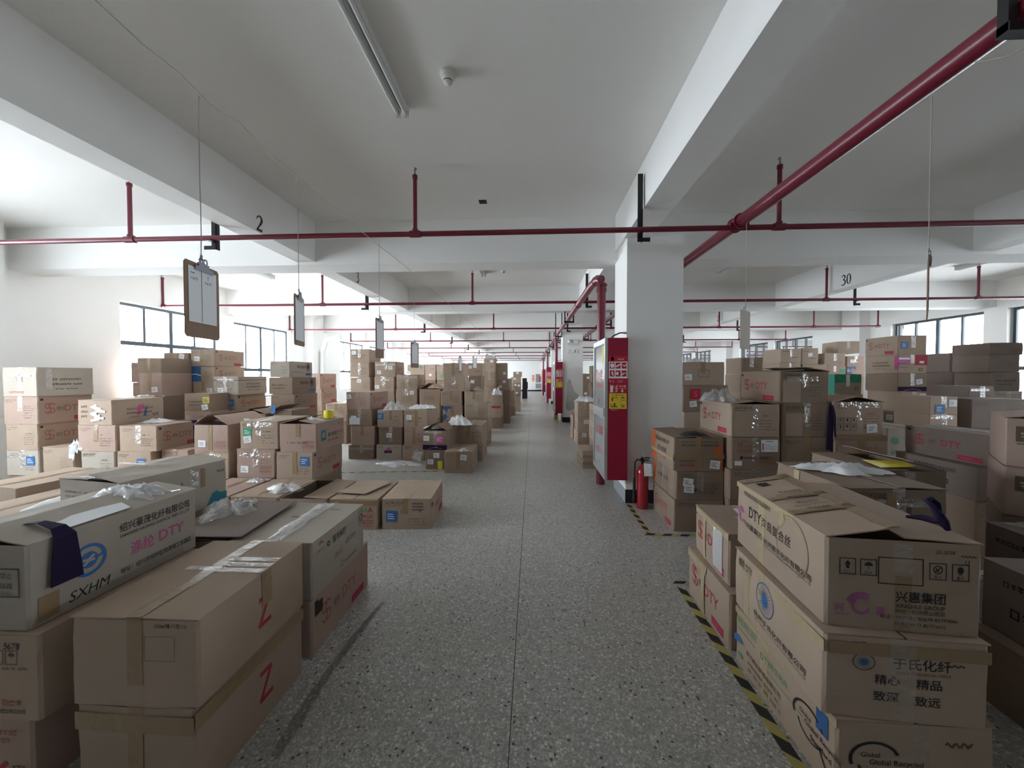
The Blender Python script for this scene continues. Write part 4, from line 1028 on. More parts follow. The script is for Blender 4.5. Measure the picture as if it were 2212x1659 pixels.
@K
def k_bluetri(root, F, RT, LF, T, w, l, H, rng, pm):
    F.poly([(0, H * .02), (w * .12, H * .02), (w * .5, H * .8), (w * .46, H * .97), (0, H * .97)], 'ink_blue'); F.poly([(0, H * .35), (w * .2, H * .52), (w * .06, H * .75), (0, H * .75)], 'kraft_pale', .0006)
@K
def k_redstripe(root, F, RT, LF, T, w, l, H, rng, pm): F.rect(0, H * .72, w * .95, H * .88, 'ink_red')
@K
def k_tapes(root, F, RT, LF, T, w, l, H, rng, pm):
    child(root, 'packing_tape', lambda m: [Face(m, (-w / 2, -l / 2, 0), (1, 0, 0), (0, 0, 1), w, H, .006).rect(0, H * q, w, H * q + .05, 'brown_tape', .003) for q in (.22, .62)] and [Face(m, (-w / 2, l / 2, 0), (0, -1, 0), (0, 0, 1), l, H, .006).rect(0, H * q, l, H * q + .05, 'brown_tape', .003) for q in (.22, .62)])
@K
def k_orange(root, F, RT, LF, T, w, l, H, rng, pm):
    f = LF
    f.poly([(0, H * .02), (l * .30, H * .02), (l * .2, H * .98), (0, H * .98)], 'orange_print'); f.text('尚品化纤有限公司', l * .22, H * .72, H * .14, 'ink_black', width=l * .6, bold=.015); f.text('打包纸箱', l * .32, H * .42, H * .16, 'ink_black', width=l * .4, bold=.03); f.text('品质', l * .6, H * .2, H * .1, 'ink_red', bold=.02)
    F.text('ZHEJIANG SHANGPIN CHEMICAL FIBER', w * .16, H * .85, H * .05, 'ink_black', width=w * .72); F.text('浙江尚品化纤有限公司', w * .16, H * .75, H * .06, 'ink_black', width=w * .72, bold=.01)
    F.poly([(w * .96, H * .02), (w * .96, H * .9), (w * .78, H * .62), (w * .93, H * .04)], 'orange_print'); F.text('涤纶低弹丝', w * .12, H * .13, H * .10, 'ink_red', width=w * .36, bold=.03); F.dashes(w * .12, H * .28, w * .36, .014, 'ink_black', rng, 1)
    child(root, 'packing_tape', lambda m: [Face(m, (-w / 2, -l / 2, 0), (1, 0, 0), (0, 0, 1), w, H, .006).rect(0, H * .38, w, H * .50, 'brown_tape', .003), Face(m, (-w / 2, l / 2, 0), (0, -1, 0), (0, 0, 1), l, H, .006).rect(0, H * .30, l, H * .40, 'pale_tape', .003)])
    def sack(m):
        g = 6; vs = []; fs = []
        for i in range(g + 1):
            for j in range(g + 1):
                a, b = i / g, j / g; vs.append((-w * .28 + w * .56 * a, -l * .48 + l * .30 * b, H + .012 + .055 * math.sin(PI * a) * math.sin(PI * b) * rng.uniform(.6, 1.2)))
        for i in range(g):
            for j in range(g): k = i * (g + 1) + j; fs.append((k, k + g + 1, k + g + 2, k + 1))
        m.add(vs, fs, 'black_film', True)
    child(root, 'black_sack', sack, 'black plastic sack poking out of the lid')
@K
def k_orange2(root, F, RT, LF, T, w, l, H, rng, pm):
    f = LF; f.text('涤纶化纤', l * .22, H * .45, H * .18, 'ink_black', width=l * .5, bold=.02); f.poly([(0, H * .1), (l * .16, H * .1), (l * .12, H * .9), (0, H * .9)], 'orange_print')
    F.frame(w * .34, H * .25, w * .78, H * .78, .002, 'ink_faint'); F.dashes(w * .38, H * .3, w * .1, .03, 'ink_black', rng, 1)
    child(root, 'packing_tape', lambda m: [Face(m, (-w / 2, l / 2, 0), (0, -1, 0), (0, 0, 1), l, H, .006).rect(l * q, 0, l * q + .06, H, 'clear_tape', .003) for q in (.3, .45, .6, .85)])
@K
def k_blank(root, F, RT, LF, T, w, l, H, rng, pm): F.rect(w * .07, H * .03, w * .42, H * .72, 'kraft_tan')
@K
def k_form(root, F, RT, LF, T, w, l, H, rng, pm):
    def d(m):
        f = Face(m, (-w / 2, -l / 2, 0), (1, 0, 0), (0, 0, 1), w, H, .006); f.layer = .004
        f.rect(w * .60, H * .56, w * .94, H * .93, 'white_paper'); f.rect(w * .62, H * .6, w * .65, H * .82, 'ink_pink', .0008); f.rect(w * .7, H * .87, w * .84, H * .885, 'ink_black', .0008)
        for q in range(4): f.dashes(w * .68, H * (.77 - .05 * q), w * .22, .006, 'ink_faint', rng)
        f.rect(w * .07, H * .12, w * .22, H * .26, 'white_paper')
    child(root, 'stuck_label', d, 'white form sheet')
    F.text('涤纶', w * .12, H * .66, H * .12, 'ink_faintred', width=w * .3); F.text('低弹丝', w * .12, H * .52, H * .12, 'ink_faintred', width=w * .3); F.rect(w * .18, H * .32, w * .24, H * .41, 'ink_black'); F.dashes(w * .27, H * .33, w * .5, .02, 'ink_black', rng, 1)
@K
def k_cross(root, F, RT, LF, T, w, l, H, rng, pm):
    child(root, 'packing_tape', lambda m: [Face(m, (-w / 2, -l / 2, 0), (1, 0, 0), (0, 0, 1), w, H, .006).rect(0, H * .86, w, H * .99, 'brown_tape', .003), Face(m, (-w / 2, -l / 2, 0), (1, 0, 0), (0, 0, 1), w, H, .006).rect(w * .44, 0, w * .56, H * .86, 'brown_tape', .003)])
    F.frame(w * .05, H * .42, w * .42, H * .76, .002, 'ink_faint'); F.text('WINNERS', w * .62, H * .9, H * .05, 'ink_black', width=w * .26, off=.003)
    for q in range(2): F.stroke([(w * (.12 + .16 * q), H * .22), (w * (.17 + .16 * q), H * .3), (w * (.2 + .16 * q), H * .24)], .014, 'ink_faintred')
@K
def k_redsq(root, F, RT, LF, T, w, l, H, rng, pm):
    child(root, 'stuck_label', lambda m: (Face(m, (-w / 2, -l / 2, 0), (1, 0, 0), (0, 0, 1), w, H, .006).rect(w * .16, H * .48, w * .38, H * .88, 'sign_red', .003), Face(m, (-w / 2, -l / 2, 0), (1, 0, 0), (0, 0, 1), w, H, .006).text('S', w * .235, H * .57, H * .22, 'label_pink', off=.004)), 'red square sticker')
@K
def k_greenbox(root, F, RT, LF, T, w, l, H, rng, pm):
    F.rect(0, H * .58, w, H, 'dark_green_print'); LF.rect(0, 0, l, H, 'dark_green_print'); F.rect(0, 0, w, H * .58, 'kraft_pale'); F.ring(w * .55, H * 1.25, .22, .24, 'ink_green', 200, 300, off=.0006)
    child(root, 'packing_tape', lambda m: Face(m, (-w / 2, -l / 2, 0), (1, 0, 0), (0, 0, 1), w, H, .006).rect(w * .42, H * .38, w * .56, H, 'white_paper', .003), 'white tape strip')
    F.dashes(w * .15, H * .2, w * .4, .014, 'ink_faint', rng); F.frame(w * .76, H * .18, w * .88, H * .36, .012, 'ink_faint')
@K
def k_pinksleeve(root, F, RT, LF, T, w, l, H, rng, pm):
    F.rect(w * .55, H * .45, w, H, 'ink_red'); F.rect(0, H * .58, w * .42, H * .9, 'label_pink'); F.rect(w * .02, H * .76, w * .4, H * .86, 'sign_white', .0006); F.rect(0, H * .5, w * .42, H * .55, 'ink_purple', .0006); F.rect(w * .72, H * .55, w * .88, H * .67, 'white_paper', .0008); LF.rect(l * .9, H * .2, l, H * .95, 'ink_pink'); F.dashes(w * .1, H * .3, w * .25, .012, 'ink_faint', rng); F.frame(w * .7, H * .12, w * .84, H * .28, .012, 'ink_faint')
@K
def k_greenlogo(root, F, RT, LF, T, w, l, H, rng, pm):
    F.ring(w * .20, H * .55, 0, w * .085, 'ink_green', sy=.95); F.ring(w * .18, H * .14, 0, w * .06, 'ink_green', sy=.7); F.stroke([(w * .62, H * .9), (w * .60, H * .6), (w * .63, H * .32)], .006, 'ink_black'); F.dashes(w * .55, H * .55, w * .25, .014, 'ink_faint', rng)
@K
def k_darkside(root, F, RT, LF, T, w, l, H, rng, pm):
    LF.dashes(l * .15, H * .72, l * .6, .03, 'ink_black', rng, 1); LF.dashes(l * .2, H * .3, l * .5, .05, 'ink_black', rng, 1)
@K
def k_purplelogo(root, F, RT, LF, T, w, l, H, rng, pm):
    F.rect(w * .09, H * .52, w * .62, H * .84, 'ink_faint'); F.dashes(w * .13, H * .58, w * .44, .05, 'kraft_pink', rng, 1) ; arcs_c(F, w * .36, H * .22, H * .14, 'ink_purple'); F.dashes(w * .1, H * .46, w * .5, .012, 'ink_faint', rng)
@K
def k_s1(root, F, RT, LF, T, w, l, H, rng, pm):
    def tp(m):
        f = Face(m, (-w / 2, l / 2, 0), (0, -1, 0), (0, 0, 1), l, H, .006); f.layer = .003; f.rect(l * .30, 0, l * .38, H, 'pale_tape'); f.rect(l * .05, H * .88, l, H, 'pale_tape'); f.rect(l * .62, H * .10, l * .86, H * .92, 'milky_film', .002)
        g = Face(m, (-w / 2, -l / 2, H + .0095), (1, 0, 0), (0, 1, 0), w, l, 0); g.rect(w * .3, l * .46, w, l * .54, 'pale_tape')
    child(root, 'packing_tape', tp)
@K
def k_s2(root, F, RT, LF, T, w, l, H, rng, pm):
    child(root, 'packing_tape', lambda m: [Face(m, (-w / 2, l / 2, 0), (0, -1, 0), (0, 0, 1), l, H, .006).rect(l * .38, 0, l * .47, H, 'pale_tape', .003), Face(m, (-w / 2, l / 2, 0), (0, -1, 0), (0, 0, 1), l, H, .006).rect(0, H * .84, l * .5, H * .99, 'pale_tape', .0036)])
@K
def k_u1(root, F, RT, LF, T, w, l, H, rng, pm):
    F.dashes(w * .62, H * .1, w * .2, .03, 'ink_faint', rng, 1); F.rect(w * .5, H * .3, w * .62, H * .75, 'ink_faint'); LF.rect(l * .3, H * .75, l * .38, H, 'pale_tape', .002)
    child(root, 'packing_tape', lambda m: Face(m, (-w / 2, -l / 2, 0), (1, 0, 0), (0, 0, 1), w, H, .006).rect(w * .36, 0, w * .46, H * .95, 'brown_tape', .004))
@K
def k_xing(root, F, RT, LF, T, w, l, H, rng, pm):
    # front: handling marks, the empty black frame, purple arcs, company block
    icon_row(F, w * .09, H * .60, H * .165, 2, 'ink_black', .25, ['向上', '防水'], 'au')
    icon_row(F, w * .665, H * .60, H * .165, 2, 'ink_black', .30, ['禁火', '重压'], 'kg')
    F.frame(w * .34, H * .52, w * .63, H * .82, .004, 'ink_black')
    arcs_c(F, w * .235, H * .26, H * .15, 'ink_purple')
    F.text('兴惠集团', w * .455, H * .33, H * .125, 'ink_blue', width=w * .315, bold=.02); F.text('兴惠集团', w * .455, H * .33, H * .125, 'ink_black', width=w * .315, bold=.012, off=.0006)
    F.text('XINGHUI GROUP', w * .455, H * .265, H * .045, 'ink_black', width=w * .315, bold=.01)
    F.text('地址：杭州萧山衙前', w * .455, H * .20, H * .055, 'ink_black', width=w * .315)
    F.text('电话：0571-82785678 82793666', w * .36, H * .135, H * .048, 'ink_black', width=w * .49)
    F.text('传真：0571-82753662', w * .455, H * .065, H * .045, 'ink_black', width=w * .32)
    F.text('20-2038', w * .70, H * .885, H * .04, 'ink_black', shear=.2); F.stroke([(w * (.86 + .008 * i), H * (.87 + .012 * math.sin(i * 2.1))) for i in range(13)], .003, 'ink_black'); F.text('13', w * .885, H * .79, H * .04, 'ink_black', shear=.2)
    F.rect(w * .45, 0, w * .56, H * .62, 'brown_tape', -.0004)
    # long side towards the aisle
    f = LF
    f.text('杭州兴惠化纤有限公司高品质涤纶丝', l * .12, H * .86, H * .075, 'ink_black', width=l * .36, bold=.012)
    f.text('DTY', l * .20, H * .56, H * .17, 'ink_black', width=l * .17, bold=.012); f.text('海岛复合丝', l * .375, H * .56, H * .15, 'ink_black', width=l * .33, bold=.025)
    f.text('兴惠集团', l * .16, H * .36, H * .095, 'ink_black', width=l * .22, bold=.02); f.text('杭州惠丰化纤有限公司', l * .41, H * .345, H * .085, 'ink_black', width=l * .48, bold=.02); f.text('HANGZHOU HUIFENG CHEMICAL FIBER CO.,LTD', l * .41, H * .30, H * .03, 'ink_black', width=l * .48)
    for k in range(4): f.ring(l * .075, H * .50, H * (.06 + .022 * k), H * (.072 + .022 * k), 'ink_purple', 30, 170, n=14)
    f.ring(l * .085, H * .47, H * .055, H * .085, 'ink_purple', 130, 340, n=18); f.text('兴', l * .02, H * .42, H * .07, 'ink_purple'); f.text('惠', l * .125, H * .38, H * .07, 'ink_purple')
    f.ring(l * .70, H * .60, H * .36, H * .385, 'ink_faintred' if False else 'brown_tape', -70, 120, sy=1.0, n=30); f.ring(l * .72, H * .58, H * .36, H * .37, 'brown_tape', 100, 250, n=30)
    def tp(m):
        g = Face(m, (-w / 2, l / 2, 0), (0, -1, 0), (0, 0, 1), l, H, LF.b); g.layer = .0006; g.rect(l * .33, 0, l * .41, H * .99, 'pale_tape'); g.rect(0, H * .93, l * .72, H, 'pale_tape'); g.stroke([(l * .60, H * .98), (l * .62, H * .86), (l * .58, H * .78)], .035, 'pale_tape', .0012)
        q = Face(m, (-w / 2, -l / 2, 0), (1, 0, 0), (0, 0, 1), w, H, F.b); q.layer = .0018; q.rect(w * .44, H * .66, w * .56, H * .97, 'thin_tape'); q.rect(w * .46, H * .02, w * .60, H * .22, 'thin_tape')
    ca, sa = math.cos(R(11)), math.sin(R(11))
    def lid(m):
        g = Face(m, (-w / 2, -l / 2, H + .0065), (ca, 0, sa), (0, 1, 0), w / 2, l, 0); g.layer = .004
        g.rect(w * .10, l * .80, w * .20, l * .86, 'ink_black')
        for q in range(4): g.dashes(w * .16, l * (.62 - .10 * q), w * .20, .024, 'ink_faint', rng, 1); g.dashes(w * .10, l * (.58 - .10 * q), w * .28, .012, 'ink_faint', rng, 1)
    child(root, 'printed_marking', lid)
    def ltp(m):
        g = Face(m, (-w / 2, -l / 2, H + .0065), (ca, 0, sa), (0, 1, 0), w / 2, l, 0); g.layer = .0028
        g.rect(w * .40, 0, w * .495, l, 'brown_tape'); g.rect(0, l * .90, w * .49, l * .97, 'brown_tape'); g.rect(0, l * .52, w * .49, l * .57, 'brown_tape'); g.rect(0, l * .28, w * .49, l * .34, 'brown_tape')
    child(root, 'packing_tape', ltp)
    child(root, 'packing_tape', tp)
@K
def k_yu(root, F, RT, LF, T, w, l, H, rng, pm):
    wheel(F, w * .245, H * .70, H * .125, .82, 'ink_black', 'ink_blue')
    F.text('于氏化纤', w * .42, H * .645, H * .14, 'ink_black', width=w * .35, bold=.02); F.text('YUSHI CHEMICAL FIBER', w * .43, H * .585, H * .035, 'ink_faint', width=w * .34)
    F.text('精心', w * .31, H * .44, H * .125, 'ink_black', width=w * .155, bold=.03); F.text('精品', w * .56, H * .42, H * .125, 'ink_black', width=w * .155, bold=.03)
    F.text('致深', w * .305, H * .235, H * .125, 'ink_black', width=w * .155, bold=.03); F.text('致远', w * .555, H * .21, H * .125, 'ink_black', width=w * .155, bold=.03)
    F.text('2023年', w * .17, H * .90, H * .05, 'ink_black', shear=.2, bold=.01); F.text('AB', w * .20, H * .83, H * .045, 'ink_black', shear=.2)
    for q in range(3): F.stroke([(w * (.69 + .03 * q + .012 * i), H * (.87 - .07 * q + .012 * math.sin(i * 1.9 + q))) for i in range(15 - 3 * q)], .007, 'ink_faint')
    f = LF
    f.text('绦纶 DTY', l * .07, H * .76, H * .16, 'ink_black', width=l * .20, bold=.03)
    wheel(f, l * .44, H * .62, H * .26, 1.0, 'ink_blue', 'label_blue')
    f.text('杭州于氏化纤有限公司', l * .30, H * .20, H * .10, 'ink_black', width=l * .56, bold=.015); f.text('HANGZHOU YUSHI CHEMICAL FIBER CO.,LTD', l * .31, H * .14, H * .035, 'ink_faint', width=l * .55)
    def tp(m):
        g = Face(m, (-w / 2, l / 2, 0), (0, -1, 0), (0, 0, 1), l, H, LF.b); g.layer = .0006; g.rect(l * .16, 0, l * .23, H, 'pale_tape'); g.rect(l * .34, H * .1, l * .41, H, 'pale_tape'); g.rect(l * .5, H * .78, l, H * .93, 'pale_tape')
        q = Face(m, (-w / 2, -l / 2, 0), (1, 0, 0), (0, 0, 1), w, H, F.b); q.layer = .0018; q.rect(w * .03, H * .78, w, H * .93, 'brown_tape'); q.rect(w * .40, H * .05, w * .56, H, 'thin_tape', .001)
    child(root, 'packing_tape', tp)
@K
def k_rec(root, F, RT, LF, T, w, l, H, rng, pm):
    for f, u in ((F, w * .24), (LF, l * .80)):
        f.ring(u, H * .55, H * .26, H * .30, 'ink_black', 20, 200, sy=.75); f.ring(u + H * .05, H * .50, H * .22, H * .25, 'ink_black', 190, 330, sy=.75); f.text('Global', u - H * .16, H * .58, H * .06, 'ink_black'); f.text('Global Recycled', u - H * .06, H * .47, H * .085, 'ink_black', width=H * .62, bold=.02); f.text('Standard', u + H * .05, H * .36, H * .075, 'ink_black', bold=.02)
    f = LF
    f.text('绿色再生涤纶', l * .03, H * .76, H * .14, 'ink_green', width=l * .26); f.rect(l * .03, H * .66, l * .28, H * .675, 'ink_green'); f.text('DTY', l * .34, H * .62, H * .10, 'ink_green'); f.text('再生化纤', l * .45, H * .64, H * .1, 'ink_green'); f.rect(l * .42, H * .53, l * .76, H * .542, 'ink_green')
    f.ring(l * .05, H * .40, 0, H * .16, 'label_blue', 20, 200, sy=.8); f.ring(l * .08, H * .20, 0, H * .08, 'ink_green', sy=.6); f.text('浙江再生纤维有限公司', l * .16, H * .36, H * .085, 'ink_faint', width=l * .40, bold=.01)
    for q in range(2): f.dashes(l * .17, H * (.24 - .12 * q), l * .38, .016, 'ink_faint', rng)
    f.rect(l * .86, H * .62, l * .945, H * .92, 'ink_blue'); f.stroke([(l * .90, H * .42), (l * .89, H * .36), (l * .96, H * .12)], .006, 'ink_black')
    F.stroke([(w * (.68 + .014 * i), H * (.78 + .03 * math.sin(i * 1.7))) for i in range(13)], .008, 'ink_faint')
    def tp(m):
        g = Face(m, (-w / 2, l / 2, 0), (0, -1, 0), (0, 0, 1), l, H, LF.b); g.layer = .0006; g.rect(l * .34, 0, l * .42, H, 'pale_tape'); g.rect(0, H * .9, l, H, 'pale_tape')
        q = Face(m, (-w / 2, -l / 2, 0), (1, 0, 0), (0, 0, 1), w, H, F.b); q.layer = .0018; q.rect(w * .47, H * .3, w * .58, H, 'thin_tape'); q.rect(w * .49, 0, w * .60, H * .34, 'brown_tape', .001)
    child(root, 'packing_tape', tp)

BOXES = [
 (-2.145,1.698,0.635,0.5,0.735,0.33,0,3,'K_sxhm open:5,9 ','big carton with blue ring logo under a purple strap, nearest left','cartons in the front left pile'),
 (-2.09,1.68,0.302,0.5,0.72,0.331,0,0,'K_under','carton at left edge, middle of stack under blue ring logo carton','cartons in the front left pile'),
 (-2.15,1.685,0,0.5,0.7,0.3,0,2,'K_under2','bottom carton at left edge under the blue ring logo carton','cartons in the front left pile'),
 (-1.478,1.66,0.37,0.5,0.665,0.333,0.6,0,'K_zed t','upper of two cartons with red Z, nearest left aisle','cartons in the front left pile'),
 (-1.479,1.662,0,0.475,0.66,0.368,-0.6,0,'K_zed2 t','lower of two cartons with red Z, nearest left aisle','cartons in the front left pile'),
 (-1.48,2.408,0.333,0.49,0.665,0.327,0,3,'K_feng T','grey-brown carton behind red Z cartons, upper, clear tape along its top','cartons in the front left pile'),
 (-1.498,2.464,0,0.497,0.78,0.331,1,2,'dty K_dark','carton with red print and dark square behind red Z, lower','cartons in the front left pile'),
 (-1.995,2.425,0.335,0.5,0.65,0.315,0,4,'open:1,2','dark-topped carton under a loose cardboard sheet, front left pile','cartons in the front left pile'),
 (-2.008,2.437,0,0.49,0.65,0.333,0.5,1,'lines','bottom carton under the dark-topped carton, front left pile','cartons in the front left pile'),
 (-2.697,2.573,0.62,0.52,0.69,0.33,-10,3,'K_ada open:2,8','turned carton with teal letters, half behind blue ring logo carton','cartons in the front left pile'),
 (-2.7,2.576,0.31,0.5,0.68,0.308,-10,1,'lines','middle carton under the turned teal letter carton','cartons in the front left pile'),
 (-2.695,2.592,0,0.5,0.68,0.308,-9,1,'lines','bottom carton under the turned teal letter carton','cartons in the front left pile'),
 (-3.306,2.752,0.315,0.5,0.7,0.315,-4,0,'t','carton with a plastic bag across its lid, left of teal letters','cartons in the front left pile'),
 (-3.306,2.762,0,0.5,0.7,0.312,-4,0,'lines','lower carton under the carton with a plastic bag across its lid, left of teal letters','cartons in the front left pile'),
 (-3.872,2.776,0.31,0.5,0.7,0.31,-3,0,'t','carton low at left edge, before the wall stacks','cartons in the front left pile'),
 (-3.872,2.786,0,0.5,0.7,0.307,-3,0,'lines','lower carton under the carton low at left edge, before the wall stacks','cartons in the front left pile'),
 (-4.457,3.291,0.34,0.52,0.66,0.33,-8,0,'t','flat-topped carton at left edge behind the plastic bag','cartons in the front left pile'),
 (-4.447,3.296,0,0.52,0.66,0.337,-8,0,'lines','lower carton under flat-topped carton at left edge behind plastic bag','cartons in the front left pile'),
 (-1.328,4.258,0,0.51,0.715,0.32,3.6,0,'K_k1 t lb:.2,.45','low carton with blue square and black scrawl, beside the aisle','low row of cartons before the left stacks'),
 (-1.859,4.216,0,0.5,0.7,0.32,1.5,0,'K_green','low carton with red and green print under a cardboard offcut','low row of cartons before the left stacks'),
 (-2.391,4.214,0,0.51,0.7,0.32,1,0,'open:26,3 lines','low carton with one lid flap tented up, third from aisle','low row of cartons before the left stacks'),
 (-2.931,4.221,0,0.52,0.7,0.32,0.1,0,'t lines','closed low carton in front of the left stacks, fourth from the aisle','low row of cartons before the left stacks'),
 (-3.477,4.231,0,0.52,0.7,0.326,0.3,2,'t lines','closed low carton in front of the left stacks, fifth from the aisle','low row of cartons before the left stacks'),
 (-4.022,4.222,0,0.52,0.7,0.332,0.4,0,'t lines','closed low carton in front of the left stacks, sixth from the aisle','low row of cartons before the left stacks'),
 (-4.568,4.232,0,0.52,0.7,0.32,0.5,0,'t lines','closed low carton in front of the left stacks, seventh from the aisle','low row of cartons before the left stacks'),
 (-5.112,4.221,0,0.52,0.7,0.326,0.3,3,'t lines','closed low carton in front of the left stacks, eighth from the aisle','low row of cartons before the left stacks'),
 (-6.597,4.93,1.331,0.518,0.619,0.376,-2.5,3,'T side K_grey','pale carton with glossy tape, topmost in the stack against the bare left wall','cartons in the second row of left stacks'),
 (-6.618,4.938,0.971,0.487,0.619,0.36,-0.1,2,'T lines dty','shrink-wrapped carton, second down in the stack against the bare left wall','cartons in the second row of left stacks'),
 (-6.619,4.936,0.629,0.444,0.612,0.343,1,0,'lines dty','carton with red side logo, third down in the stack against the bare left wall','cartons in the second row of left stacks'),
 (-6.607,4.937,0.303,0.463,0.616,0.326,-0.6,3,'lb:.75,.6 lines T','carton with blue and white tag, fourth down in the stack against the bare left wall','cartons in the second row of left stacks'),
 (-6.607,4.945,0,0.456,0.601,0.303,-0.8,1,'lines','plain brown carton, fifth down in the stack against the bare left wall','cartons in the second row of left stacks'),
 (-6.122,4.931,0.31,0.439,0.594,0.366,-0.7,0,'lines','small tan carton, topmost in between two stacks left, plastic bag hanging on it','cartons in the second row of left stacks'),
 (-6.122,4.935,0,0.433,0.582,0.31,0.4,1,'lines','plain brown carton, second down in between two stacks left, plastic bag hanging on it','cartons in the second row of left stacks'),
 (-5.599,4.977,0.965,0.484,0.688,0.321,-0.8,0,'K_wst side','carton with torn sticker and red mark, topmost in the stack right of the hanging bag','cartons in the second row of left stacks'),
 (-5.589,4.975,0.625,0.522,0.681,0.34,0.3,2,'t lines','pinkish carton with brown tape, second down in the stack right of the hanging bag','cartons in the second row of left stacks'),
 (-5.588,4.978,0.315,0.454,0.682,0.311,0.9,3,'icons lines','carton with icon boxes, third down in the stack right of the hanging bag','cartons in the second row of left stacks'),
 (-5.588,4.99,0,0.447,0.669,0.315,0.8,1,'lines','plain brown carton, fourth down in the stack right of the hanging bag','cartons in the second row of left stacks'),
 (-5.044,4.992,0.631,0.503,0.693,0.326,0.9,0,'T lines dty','wide carton wrapped in clear film, topmost in the stack with a dark blue strap','cartons in the second row of left stacks'),
 (-5.088,4.982,0.304,0.468,0.697,0.327,0.1,0,'lb:.72,.55 lines','carton with blue square label, second down in the stack with a dark blue strap','cartons in the second row of left stacks'),
 (-5.088,4.995,0,0.461,0.679,0.304,0.7,1,'lines','plain brown carton, third down in the stack with a dark blue strap','cartons in the second row of left stacks'),
 (-4.636,5.031,0.274,0.372,0.6,0.362,0.5,2,'icons t','flat-topped carton with icon row, topmost in low gap between blue-strap stack and open-topped stack','cartons in the second row of left stacks'),
 (-4.636,5.035,0,0.366,0.582,0.274,-0.3,1,'lines','plain brown carton, second down in low gap between blue-strap stack and open-topped stack','cartons in the second row of left stacks'),
 (-4.045,4.982,0.638,0.462,0.711,0.345,-0.3,2,'open:35,30 t lw:.25,.3 gridr','open carton with plastic poking out, topmost in the left stack with tented dark flaps','cartons in the second row of left stacks'),
 (-4.042,4.987,0.286,0.468,0.712,0.352,-1,0,'T lines','yellow-taped carton, second down in the left stack with tented dark flaps','cartons in the second row of left stacks'),
 (-4.042,4.995,0,0.461,0.698,0.286,-0.8,1,'lines','plain brown carton, third down in the left stack with tented dark flaps','cartons in the second row of left stacks'),
 (-3.419,4.974,0.679,0.497,0.693,0.349,0.4,0,'T lg:.2,.62 lw:.2,.35 icons lines','clear-wrapped carton with green label, topmost in the stack with a green label','cartons in the second row of left stacks'),
 (-3.472,4.974,0.317,0.498,0.695,0.361,0.8,2,'T lw:.22,.3 gridr lines','pink carton with white label, second down in the stack with a green label','cartons in the second row of left stacks'),
 (-3.472,4.985,0,0.49,0.679,0.317,-0,1,'lines','plain brown carton, third down in the stack with a green label','cartons in the second row of left stacks'),
 (-2.911,4.972,0.648,0.477,0.71,0.357,0.5,2,'open:14,9 t gridr K_teal','carton with lifted lid, topmost in the stack with yellow tape roll','cartons in the second row of left stacks'),
 (-2.948,4.97,0.307,0.484,0.717,0.341,-1.1,0,'t lb:.78,.68 lines dty','carton with blue square label, second down in the stack with yellow tape roll','cartons in the second row of left stacks'),
 (-2.948,4.975,0,0.477,0.698,0.307,-0.8,1,'lines','plain brown carton, third down in the stack with yellow tape roll','cartons in the second row of left stacks'),
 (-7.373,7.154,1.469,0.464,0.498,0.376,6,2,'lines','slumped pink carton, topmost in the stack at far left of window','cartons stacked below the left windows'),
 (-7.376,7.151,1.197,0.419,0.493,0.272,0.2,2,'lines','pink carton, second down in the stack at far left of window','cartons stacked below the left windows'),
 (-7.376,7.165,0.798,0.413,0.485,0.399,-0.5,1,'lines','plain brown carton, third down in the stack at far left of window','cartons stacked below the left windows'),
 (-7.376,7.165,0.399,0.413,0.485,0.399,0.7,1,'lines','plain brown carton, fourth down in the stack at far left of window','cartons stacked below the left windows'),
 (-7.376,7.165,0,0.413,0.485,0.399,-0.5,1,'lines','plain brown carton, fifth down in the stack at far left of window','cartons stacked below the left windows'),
 (-6.33,6.331,1.646,0.412,0.598,0.244,2,1,'lines t','squat sagging carton, topmost in the bulging stack before left window','cartons stacked below the left windows'),
 (-6.307,6.324,1.249,0.388,0.594,0.397,1.1,2,'t lw:.7,.3','tall pink carton with strap, second down in the bulging stack before left window','cartons stacked below the left windows'),
 (-6.307,6.335,0.832,0.382,0.582,0.416,0,1,'lines','plain brown carton, third down in the bulging stack before left window','cartons stacked below the left windows'),
 (-6.307,6.335,0.416,0.382,0.582,0.416,0.4,1,'lines','plain brown carton, fourth down in the bulging stack before left window','cartons stacked below the left windows'),
 (-6.307,6.335,0,0.382,0.582,0.416,-0.6,1,'lines','plain brown carton, fifth down in the bulging stack before left window','cartons stacked below the left windows'),
 (-6.411,6.92,1.708,0.482,0.618,0.3,-1.5,1,'t lw:.75,.8','carton with corner sticker, topmost in the second stack before left window','cartons stacked below the left windows'),
 (-6.409,6.921,1.425,0.483,0.611,0.283,0.9,0,'logo big','carton with round mark, second down in the second stack before left window','cartons stacked below the left windows'),
 (-6.392,6.917,1.174,0.474,0.614,0.251,-1,2,'T lines','squashed pink carton, third down in the second stack before left window','cartons stacked below the left windows'),
 (-6.411,6.921,0.974,0.397,0.614,0.201,1,2,'lines','low pink carton, fourth down in the second stack before left window','cartons stacked below the left windows'),
 (-6.411,6.925,0.487,0.391,0.601,0.487,0.1,1,'lines','plain brown carton, fifth down in the second stack before left window','cartons stacked below the left windows'),
 (-6.411,6.925,0,0.391,0.601,0.487,-0.3,1,'lines','plain brown carton, sixth down in the second stack before left window','cartons stacked below the left windows'),
 (-5.927,6.981,1.767,0.454,0.711,0.299,-0.4,0,'t lw:.28,.45 dty lines','carton with white sticker, topmost in the stack at right edge of left window','cartons stacked below the left windows'),
 (-5.937,6.992,1.492,0.463,0.717,0.275,-0.8,0,'K_bluepanel lines dty','half blue carton, second down in the stack at right edge of left window','cartons stacked below the left windows'),
 (-5.929,6.992,1.225,0.421,0.71,0.267,-0.8,0,'t lw:.8,.4','carton with white tag, third down in the stack at right edge of left window','cartons stacked below the left windows'),
